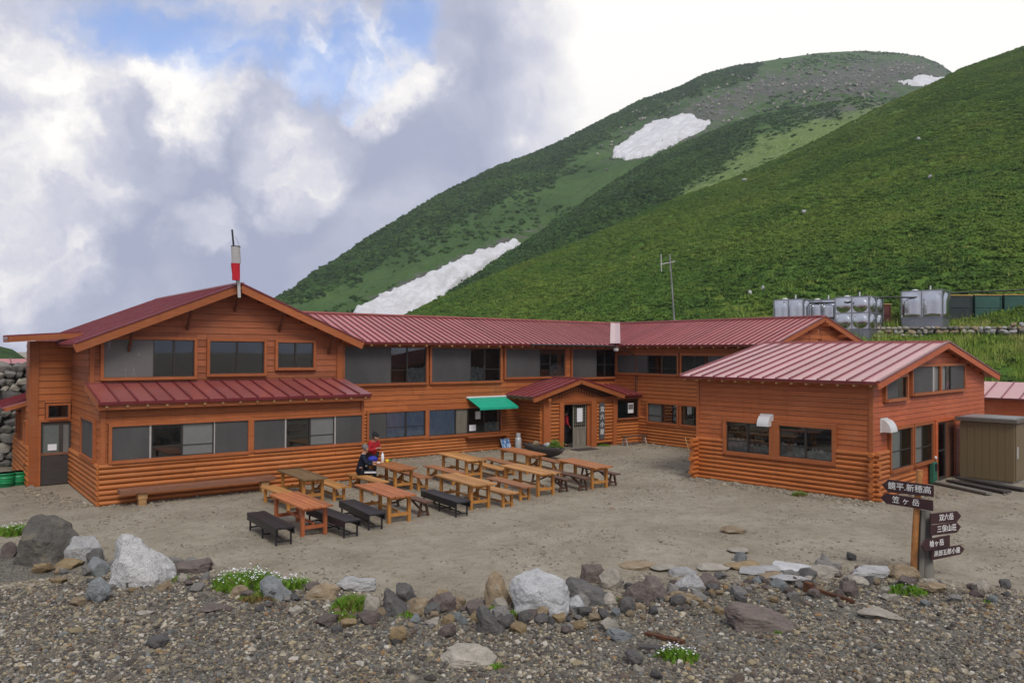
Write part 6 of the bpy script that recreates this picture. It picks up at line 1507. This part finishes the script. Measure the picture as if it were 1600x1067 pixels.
# ------------------------------------------------------------------ gravel (uncountable)
def gravel():
    g = np.random.default_rng(5)
    def ico():
        t = (1+5**.5)/2; v = np.array([(-1, t, 0), (1, t, 0), (-1, -t, 0), (1, -t, 0), (0, -1, t), (0, 1, t), (0, -1, -t), (0, 1, -t), (t, 0, -1), (t, 0, 1), (-t, 0, -1), (-t, 0, 1)], float)
        f = np.array([(0, 11, 5), (0, 5, 1), (0, 1, 7), (0, 7, 10), (0, 10, 11), (1, 5, 9), (5, 11, 4), (11, 10, 2), (10, 7, 6), (7, 1, 8), (3, 9, 4), (3, 4, 2), (3, 2, 6), (3, 6, 8), (3, 8, 9), (4, 9, 5), (2, 4, 11), (6, 2, 10), (8, 6, 7), (9, 8, 1)])
        return v/np.linalg.norm(v, axis=1)[:, None], f
    v0, f0 = ico(); T = np.stack([v0*(1+g.uniform(-.22, .22, (12, 1))) for _ in range(12)])
    def pts(n, rfun):
        r = rfun(n); a = YAW+g.uniform(-R(37), R(37), n); return r, a
    S = []
    # foreground bank: dense
    r = np.sqrt(g.uniform(8.9**2, 17.5**2, 122000)); a = YAW+g.uniform(-R(37.5), R(37.5), len(r)); e = row_r(a)+.6*fbm(r*np.cos(a)*1.1, r*np.sin(a)*1.1, 3)
    k = g.random(len(r)) < np.where(r < e, 1, np.exp(-(r-e)/.35)); k &= g.random(len(r)) < np.clip(1.35-(r-9)/16, .4, 1)*np.clip(.72+2.0*fbm(r*np.cos(a)*.7+9, r*np.sin(a)*.7, 4), .25, 1); r, a = r[k], a[k]
    s = .014+g.exponential(.0085, len(r)); s = np.minimum(s, .095); S.append((r*np.cos(a), r*np.sin(a), s))
    # yard: thin scatter in drifts
    r = np.sqrt(g.uniform(12**2, 40**2, 50000)); a = YAW+g.uniform(-R(37), R(37), len(r)); x, y = r*np.cos(a), r*np.sin(a)
    dr = fbm(x*.5, y*.5, 4)+.5*fbm(x*2, y*2, 2); ok = (r > row_r(a)) & (y < 28.3) & ~((x > 3.2) & (x < 12.6) & (y > 24.6)) & (x < 28.2) & ~((x*Bu.x+y*Bu.y > 24) & (x*Bv.x+y*Bv.y > 9.2) & (x*Bv.x+y*Bv.y < 15.4))
    ok &= (dr > .02) | (g.random(len(r)) < .10); x, y = x[ok], y[ok]; s = np.minimum(.011+g.exponential(.007, len(x)), .06); S.append((x, y, s))
    # stony strips at the foot of the walls
    def strip(p, q, n, wd, sz):
        t = g.random(n); o = np.abs(g.normal(0, wd, n)); d = np.array([q[0]-p[0], q[1]-p[1]]); L = np.hypot(*d); nn = np.array([d[1], -d[0]])/L
        S.append((p[0]+d[0]*t+nn[0]*o, p[1]+d[1]*t+nn[1]*o, np.minimum(.015+g.exponential(sz, n), .09)))
    c0, c1 = B(23.9, 15.5), B(23.9, 9.0); strip(c0, c1, 2600, .35, .012); strip((4.3, 24.4), (12.5, 24.4), 900, .25, .009); strip((3.2, 29.1), (4.3, 24.6), 700, .4, .012)
    strip((12.6, 28.2), (22.1, 28.2), 900, .3, .010); c2 = B(27, 9.1); strip(c1, (c2.x, c2.y), 800, .4, .012); strip((28.2, 26.6), (28.2, 19.5), 700, .35, .012)
    X_ = np.concatenate([q[0] for q in S]); Y_ = np.concatenate([q[1] for q in S]); s = np.concatenate([q[2] for q in S]); n = len(X_)
    sx = s*g.uniform(.9, 1.5, n); sy = s*g.uniform(.7, 1.1, n); sz = s*g.uniform(.45, .85, n); th = g.uniform(0, 6.28, n); tl = g.normal(0, .25, n)
    V = T[g.integers(0, 12, n)]*np.stack([sx, sy, sz], 1)[:, None, :]
    x, y, z = V[..., 0], V[..., 1], V[..., 2]; x, z = x*np.cos(tl)[:, None]-z*np.sin(tl)[:, None], x*np.sin(tl)[:, None]+z*np.cos(tl)[:, None]
    c, w = np.cos(th)[:, None], np.sin(th)[:, None]; V = np.stack([x*c-y*w+X_[:, None], x*w+y*c+Y_[:, None], z+(gz(X_, Y_)+sz*.30)[:, None]], -1).reshape(-1, 3)
    F = (f0[None]+np.arange(n)[:, None, None]*12).reshape(-1, 3)
    tints = np.array([(.092, .080, .068), (.138, .122, .098), (.195, .172, .138), (.24, .205, .145), (.33, .27, .165), (.40, .35, .265), (.46, .425, .36), (.17, .175, .165), (.28, .17, .085), (.14, .105, .08)])
    p = np.array([.15, .18, .17, .13, .09, .09, .05, .06, .02, .06]); col = tints[g.choice(10, n, p=p/p.sum())]*g.uniform(.60, 1.12, (n, 1))
    far = (np.hypot(X_, Y_) > 17)[:, None]; sand = np.array([(.31, .265, .195)]); col = np.where(far, col*.55+sand*.45, np.where((np.hypot(X_, Y_) > row_r(np.arctan2(Y_, X_)))[:, None], col*.7+sand*.3, col))
    t = NT('pebble'); cc = t.attr('tint')[0]; nn = t.noise(t.pos(), 55, 3, .6); t.set(Base_Color=t.scale(cc, t.mr(nn, .3, .7, .75, 1.2)), Roughness=.9, Specular_IOR_Level=.2); MATS['pebble'] = t.m
    me = np_mesh('gravel', V, F, ('pebble',), False); at = me.attributes.new('tint', 'FLOAT_COLOR', 'POINT')
    at.data.foreach_set('color', np.repeat(np.concatenate([col, np.ones((n, 1))], 1), 12, 0).ravel().astype(np.float32))
    tag(link('gravel', me), kind='stuff'); print('pebbles', n)
gravel()

# ------------------------------------------------------------------ cushions of grass and flowers
def plant_mats():
    t = NT('grass_blade'); n = t.noise(t.pos(), 9, 3, .6); t.set(Base_Color=t.ramp(n, (.3, (.075, .17, .012)), (.55, (.14, .28, .02)), (.75, (.22, .33, .05))), Roughness=.6, Specular_IOR_Level=.25); MATS['grass_blade'] = t.m
    t = NT('dry_blade'); n = t.noise(t.pos(), 7, 3, .6); t.set(Base_Color=t.ramp(n, (.35, (.20, .11, .04)), (.65, (.15, .14, .03))), Roughness=.8); MATS['dry_blade'] = t.m
    plain('petal', (.80, .80, .80), .7, 0, .2, .02); plain('stamen', (.6, .45, .05), .7)
plant_mats()
def cushion(px, py, w, h, label, flowers, dep=.75, dry=.15, seed=0, dens=1., blade=.10):
    p = gp(px, py); dist = (p-CAM_O).dot(_fw); s = dist/F_PX; a, b = w*s/2, w*s/2*dep; hh = max(.05, h*s*.55); r = random.Random(seed)
    f2 = Vector((_fw.x, _fw.y, 0)).normalized(); c = p+f2*b*.8
    t = thing('flower_cushion' if flowers else 'grass_tuft', (c.x, c.y, gzf(c.x, c.y)), label, 'plant')
    def top(u, v): return hh*max(0, 1-(u*u+v*v))**.6*(.75+.5*(noise.noise(Vector((u*3+seed, v*3, 1)))))
    mb, md = MB(), MB(); n = int(min(2600, 260*dens*(a*b)/(.15*.15)))
    for i in range(n):
        th = r.uniform(0, 6.283); q = math.sqrt(r.random())*(1+.12*math.sin(th*5+seed)); u, v = q*math.cos(th), q*math.sin(th)
        x = c+VIEW_R*u*a+f2*v*b; z0_ = gzf(x.x, x.y)-.01; ht = top(u, v)*r.uniform(.7, 1.15)+.025
        l = Vector((r.gauss(0, .35)+VIEW_R.x*u*.4, r.gauss(0, .35)+VIEW_R.y*u*.4, 0))*ht; sd = Vector((math.cos(th*7), math.sin(th*7), 0))*blade*.07
        base = Vector((x.x, x.y, z0_)); tip = base+l+Z*ht; mid = base+l*.35+Z*ht*.6
        tgt = md if (r.random() < dry*(1.6 if v < -.3 else .5)) else mb
        tgt.add([base-sd, base+sd, mid+sd, mid-sd, tip], [(0, 1, 2, 3), (3, 2, 4)])
    mb.build('foliage', 'grass_blade', t)
    if md.v: md.build('dry_foliage', 'dry_blade', t)
    if flowers:
        fb = MB()
        for i in range(flowers):
            th = r.uniform(0, 6.283); q = math.sqrt(r.random())*.95; u, v = q*math.cos(th), q*math.sin(th)*.9+.1; x = c+VIEW_R*u*a+f2*v*b
            z1 = gzf(x.x, x.y)+top(u, v)+r.uniform(.03, .09); k = r.uniform(.010, .018); o = Vector((x.x, x.y, z1)); tl = Vector((r.gauss(0, .3), r.gauss(0, .3), 1)).normalized(); e = tl.orthogonal().normalized(); g = tl.cross(e)
            vs = [o-tl*k*.3]+[o+(e*math.cos(m*1.0472)+g*math.sin(m*1.0472))*k*(1.15 if m % 2 else .8) for m in range(6)]
            fb.add(vs, [(0, 1+m, 1+(m+1) % 6) for m in range(6)])
        o = fb.build('blossoms', 'petal', t); o['kind'] = 'stuff'
    return t
cushion(375, 926, 116, 46, 'large bright green flower cushion full of white blossoms left of the slanted slab', 260, .75, .10, 1)
cushion(455, 922, 60, 30, 'flowering cushion just right of the slanted blue-white slab', 70, .8, .1, 2)
cushion(400, 942, 70, 22, 'reddish dry cushion below the slanted slab', 4, .6, .75, 3)
cushion(548, 958, 72, 40, 'green grass tuft with brownish lower edge in the middle of the row', 6, .8, .22, 4)
cushion(528, 972, 50, 24, 'low mossy tuft at the foot of the middle grass tuft', 4, .6, .5, 5)
cushion(1062, 1036, 70, 30, 'small flower cushion with white blossoms in the right foreground', 70, .7, .05, 6)
cushion(1425, 930, 70, 20, 'low green cushion below the signpost', 8, .6, .05, 7)
cushion(8, 838, 56, 30, 'white-flowered cushion at the far left behind the dark boulder', 70, 1.0, .1, 8)
cushion(775, 957, 32, 16, 'green tuft between the tan slab and the dark wedge', 0, .6, .1, 9); cushion(800, 968, 46, 22, 'brownish grassy patch in front of the white boulder', 0, .6, .5, 10)
cushion(955, 944, 18, 24, 'little green tuft against the long dark slab', 3, .8, .05, 11); cushion(776, 1046, 30, 14, 'tiny green tuft at the edge of the large flat tan rock', 0, .6, .05, 12)
cushion(1216, 992, 12, 12, 'tiny green sprig beside the long reddish rock', 0, .8, 0, 13); cushion(1548, 942, 16, 12, 'tiny green tuft on the gravel right of the signpost', 0, .8, 0, 14)
cushion(80, 876, 22, 12, 'small green tuft at the right foot of the dark boulder', 4, .8, .1, 15); cushion(112, 858, 18, 12, 'small flowering sprig behind the grey stone', 12, .8, .1, 16)
cushion(278, 910, 30, 14, 'sparse tuft beside the big granite block', 4, .8, .3, 17); cushion(1253, 776, 24, 16, 'yellowish grass tuft at the foot of the annex wall', 0, .8, .5, 18)
cushion(940, 697, 30, 6, 'low weeds along the porch front', 0, .4, .1, 19); cushion(640, 965, 44, 12, 'moss at the foot of the dark pointed stone', 0, .6, .1, 20)
cushion(192, 843, 14, 10, 'tiny white-flowered sprig behind the granite blocks', 10, .8, .1, 21)
cushion(1233, 575, 2, 2, 'x', 0, .8, .1, 22) if False else None
# ------------------------------------------------------------------ people
def skin_mesh(name, verts, edges, rad, root, mat, parent, sub=2):
    me = bpy.data.meshes.new(name); me.from_pydata([tuple(v) for v in verts], edges, []); me.materials.append(MATS[mat])
    o = link(name, me, None, parent); s = o.modifiers.new('skin', 'SKIN'); s.use_smooth_shade = True; sb = o.modifiers.new('sub', 'SUBSURF'); sb.levels = sb.render_levels = sub
    for i, r in enumerate(rad):
        k = me.skin_vertices[0].data[i]; k.radius = (r, r) if not isinstance(r, tuple) else r; k.use_root = (i == root)
    dg = bpy.context.evaluated_depsgraph_get(); m2 = bpy.data.meshes.new_from_object(o.evaluated_get(dg)); o.modifiers.clear(); o.data = m2
    for p in m2.polygons: p.use_smooth = True
    return o
class Fig:
    def __init__(s): s.v = []; s.e = []; s.r = []
    def add(s, p, r, prev=None):
        s.v.append(Vector(p)); s.r.append(r)
        if prev is not None: s.e.append((prev, len(s.v)-1))
        return len(s.v)-1
def person(loc, yaw, J, label, top, legs, hair, hairstyle='short'):
    """J: joints in the body frame (x forward, y left, z up), metres from loc"""
    T = Matrix.Translation(loc) @ Matrix.Rotation(yaw, 4, 'Z'); t = thing('person', loc, label, 'person'); t.rotation_euler = (0, 0, 0)
    P = {k: T @ Vector(v) for k, v in J.items()}; mixp = lambda a, b, f: a+(b-a)*f
    f = Fig(); pel = f.add(P['pelvis'], .13); sp = f.add(mixp(P['pelvis'], P['chest'], .5), .115, pel); ch = f.add(P['chest'], .135, sp); nk = f.add(P['neck'], .055, ch)
    fw = (T.to_3x3() @ Vector(J.get('look', (1, 0, 0)))).normalized(); hc = P['head']
    h1 = f.add(hc-Z*.065+fw*.015, .066, nk); h2 = f.add(hc+Z*.0, .092, h1); h3 = f.add(hc+Z*.065-fw*.012, .078, h2)
    f.add(hc+fw*.105-Z*.012, .016, h2)                                     # nose
    sdv = fw.cross(Z).normalized()
    for s in (-1, 1): f.add(hc+sdv*s*.092-Z*.008, .015, h2)               # ears
    for s, n in ((1, 'l'), (-1, 'r')):
        sh = f.add(P['sho_'+n], .062, ch); el = f.add(P['elb_'+n], .043, sh); wr = f.add(P['wri_'+n], .030, el)
        d = (P['wri_'+n]-P['elb_'+n]).normalized(); pm = f.add(P['wri_'+n]+d*.055, (.036, .020), wr)
        side = d.cross(Z); side = side.normalized() if side.length > .01 else Vector((1, 0, 0)); bend = side.cross(d)
        for i in range(4):
            o = side*(-.027+.018*i); L = (.036, .042, .039, .030)[i]; b1 = f.add(P['wri_'+n]+d*.085+o, .0095, pm); b2 = f.add(P['wri_'+n]+d*(.085+L)+o-bend*.010, .0085, b1); f.add(P['wri_'+n]+d*(.085+L*1.55)+o-bend*.032, .0075, b2)
        th = f.add(P['wri_'+n]+d*.045-side*.040*s, .0105, pm); f.add(P['wri_'+n]+d*.08-side*.050*s-bend*.015, .009, th)
        hp = f.add(P['hip_'+n], .092, pel); kn = f.add(P['kne_'+n], .062, hp); an = f.add(P['ank_'+n], .042, kn); f.add(P['toe_'+n], .034, an)
    skin_mesh('body', f.v, f.e, f.r, pel, 'skin', t)
    g = Fig(); a = g.add(mixp(P['pelvis'], P['chest'], -.25), .158); b = g.add(mixp(P['pelvis'], P['chest'], .5), .142, a); c = g.add(P['chest'], .162, b); g.add(mixp(P['chest'], P['neck'], .72), .082, c)
    for n in 'lr':
        s_ = g.add(P['sho_'+n], .080, c); e = g.add(P['elb_'+n], .060, s_); g.add(mixp(P['elb_'+n], P['wri_'+n], .88), .046, e)
    skin_mesh('jacket', g.v, g.e, g.r, a, top, t)
    g = Fig(); a = g.add(P['pelvis'], .170)
    for n in 'lr':
        h_ = g.add(P['hip_'+n], .106, a); k = g.add(P['kne_'+n], .078, h_); g.add(mixp(P['kne_'+n], P['ank_'+n], .93), .060, k)
    skin_mesh('trousers', g.v, g.e, g.r, a, legs, t)
    for n in 'lr':
        g = Fig(); a = g.add(P['ank_'+n]-Z*.01, .052); b = g.add(mixp(P['ank_'+n], P['toe_'+n], .5)-Z*.01, .048, a); g.add(P['toe_'+n], .042, b); skin_mesh('shoe', g.v, g.e, g.r, a, 'hair_black', t, 1)
    bm = bmesh.new(); bmesh.ops.create_icosphere(bm, subdivisions=4, radius=1)
    kill = []
    for v in bm.verts:
        q = v.co.copy(); w = fw*q.x+sdv*q.y+Z*q.z; front = q.x
        lim = .15 if front > .25 else (-.55 if hairstyle != 'bob' else -.95)
        if q.z < lim and front > -.9: kill.append(v) if (front > .12 or q.z < lim) else None
        k = 1.0+.05*noise.noise(q*5); v.co = hc+Z*.022+Vector((w.x*(.112 if hairstyle != 'bob' else .125)*k, w.y*(.112 if hairstyle != 'bob' else .125)*k, w.z*.122*k))-fw*.012
    bmesh.ops.delete(bm, geom=list(set(kill)), context='VERTS'); me = bpy.data.meshes.new('hair'); bm.to_mesh(me); bm.free()
    for p in me.polygons: p.use_smooth = True
    link('hair', me, hair, t)
    for s in (-1, 1):
        e = MB(); e.lathe(hc+fw*.083+sdv*s*.033+Z*.012, [(.004, -.008), (.010, 0), (.004, .008)], 8); e.build('eye', 'hair_black', t)
    return t
zg = gzf(11.6, 22.95)
man = person((11.58, 22.98, zg), R(-28), {'pelvis': (0, 0, .52), 'chest': (.07, 0, .92), 'neck': (.11, 0, 1.10), 'head': (.17, 0, 1.25), 'look': (.96, .1, -.25),
  'sho_l': (.09, .19, 1.04), 'sho_r': (.09, -.19, 1.04), 'elb_l': (.20, .26, .80), 'elb_r': (.20, -.27, .80), 'wri_l': (.44, .16, .78), 'wri_r': (.42, -.14, .76),
  'hip_l': (.05, .10, .50), 'hip_r': (.05, -.10, .50), 'kne_l': (.46, .13, .50), 'kne_r': (.46, -.13, .50), 'ank_l': (.44, .13, .09), 'ank_r': (.44, -.13, .09), 'toe_l': (.60, .14, .045), 'toe_r': (.60, -.14, .045)},
  'grey-haired man in a navy jacket seated on a bench at the table', 'navy', 'black_cloth', 'hair_grey')
# white stripes down the outer trouser leg
mM = Matrix.Translation((11.58, 22.98, zg)) @ Matrix.Rotation(R(-28), 4, 'Z')
st = MB()
for dy, dz in ((-.205, .535), (-.208, .505)): st.bar(mM @ Vector((.14, dy-.004, dz)), mM @ Vector((.50, dy+.004, dz-.005)), .012, .020)
st.build('trouser_stripes', 'stripe_white', man)
zg = gzf(12.4, 24.05)
person((12.52, 24.02, zg), R(-75), {'pelvis': (0, 0, .84), 'chest': (.09, 0, 1.20), 'neck': (.14, 0, 1.36), 'head': (.21, 0, 1.49), 'look': (.8, 0, -.6),
  'sho_l': (.11, .17, 1.30), 'sho_r': (.11, -.17, 1.30), 'elb_l': (.14, .22, 1.04), 'elb_r': (.14, -.22, 1.04), 'wri_l': (.33, .06, 1.10), 'wri_r': (.33, -.05, 1.12),
  'hip_l': (0, .09, .82), 'hip_r': (0, -.09, .82), 'kne_l': (.04, .11, .45), 'kne_r': (.03, -.11, .45), 'ank_l': (0, .11, .09), 'ank_r': (0, -.11, .09), 'toe_l': (.16, .12, .045), 'toe_r': (.16, -.12, .045)},
  'woman in a red fleece with black bobbed hair, standing bent over the table end', 'jacket_red', 'bench_black', 'hair_black', 'bob')
person((24.12, 27.35, .01), R(-20), {'pelvis': (0, 0, .90), 'chest': (.02, 0, 1.26), 'neck': (.03, 0, 1.43), 'head': (.06, 0, 1.57), 'look': (1, .3, -.2),
  'sho_l': (.03, .18, 1.37), 'sho_r': (.03, -.18, 1.37), 'elb_l': (.02, .24, 1.10), 'elb_r': (.02, -.24, 1.10), 'wri_l': (.16, .18, .92), 'wri_r': (.16, -.18, .94),
  'hip_l': (0, .09, .88), 'hip_r': (0, -.09, .88), 'kne_l': (.03, .10, .48), 'kne_r': (.02, -.10, .48), 'ank_l': (0, .10, .09), 'ank_r': (0, -.10, .09), 'toe_l': (.16, .11, .045), 'toe_r': (.16, -.11, .045)},
  'person in a red jacket and dark trousers standing just inside the doorway', 'jacket_red', 'black_cloth', 'hair_black')
# ---- on the hikers' table
tz = gzf(12.46, 22.58)+.722
def lump(name, c, sx, sy, sz, mat, label, cat, seed=1):
    o = link(name, rock_mesh(name, seed, 3, 3, .8, rough=.06, smooth=True), mat, None, Matrix.Translation(c) @ Matrix.Diagonal((sx, sy, sz, 1))); return tag(o, label, cat)
lump('stuff_sack', (12.16, 23.25, tz), .34, .28, .22, 'blue_bag', 'bright blue stuff sack on the hikers\' table beside the man', 'bag', 3)
lump('food_wrap', (12.22, 22.98, tz), .18, .12, .05, 'stripe_white', 'white crumpled wrapper before the blue sack', 'wrapper', 4); lump('bread_roll', (12.33, 22.90, tz), .09, .09, .07, 'bread', 'small bread roll beside the white wrapper', 'bread', 5)
def cup(x, y, r, h, mat, label, cat='cup'):
    t = thing('drinking_cup', (x, y, tz), label, cat); MB().lathe((x, y, tz), [(r*.85, 0), (r, h), (r*.9, h), (r*.78, .01)], 14).build('body', mat, t)
    pts = [(x+r+.03*math.sin(math.pi*i/8), y, tz+h*.2+h*.6*i/8) for i in range(9)]; MB().tube(pts, .006, 6).build('handle', mat, t)
cup(12.62, 23.12, .055, .10, 'yellow_cup', 'yellow cup in the middle of the food on the hikers\' table'); cup(12.78, 23.22, .04, .07, 'green_cup', 'small green cup at the edge of the food')
bo = thing('water_bottle', (12.56, 23.32, tz), 'white water bottle standing by the woman\'s hands', 'bottle'); MB().lathe((12.56, 23.32, tz), [(.045, 0), (.052, .02), (.052, .20), (.03, .26), (.02, .28)], 14).build('body', 'paper', bo); MB().lathe((12.56, 23.32, tz+.28), [(.024, 0), (.024, .03)], 10).build('cap', 'white_metal', bo)
lump('bread_roll', (12.74, 23.36, tz), .14, .10, .07, 'bread', 'larger bread roll behind the yellow cup', 'bread', 8)

# ------------------------------------------------------------------ air: faint haze that veils the far mountain
def haze():
    m = bpy.data.materials.new('haze_air'); m.use_nodes = True; N, L = m.node_tree.nodes, m.node_tree.links; N.remove(N['Principled BSDF'])
    v = N.new('ShaderNodeVolumePrincipled'); v.inputs['Color'].default_value = (.86, .92, 1, 1); v.inputs['Density'].default_value = .00030; v.inputs['Anisotropy'].default_value = .2
    L.new(v.outputs[0], N['Material Output'].inputs['Volume']); MATS['haze_air'] = m
    tag(MB().box(-1060, 1060, -1060, 1060, -40, 420).build('haze', 'haze_air'), kind='stuff')
haze()
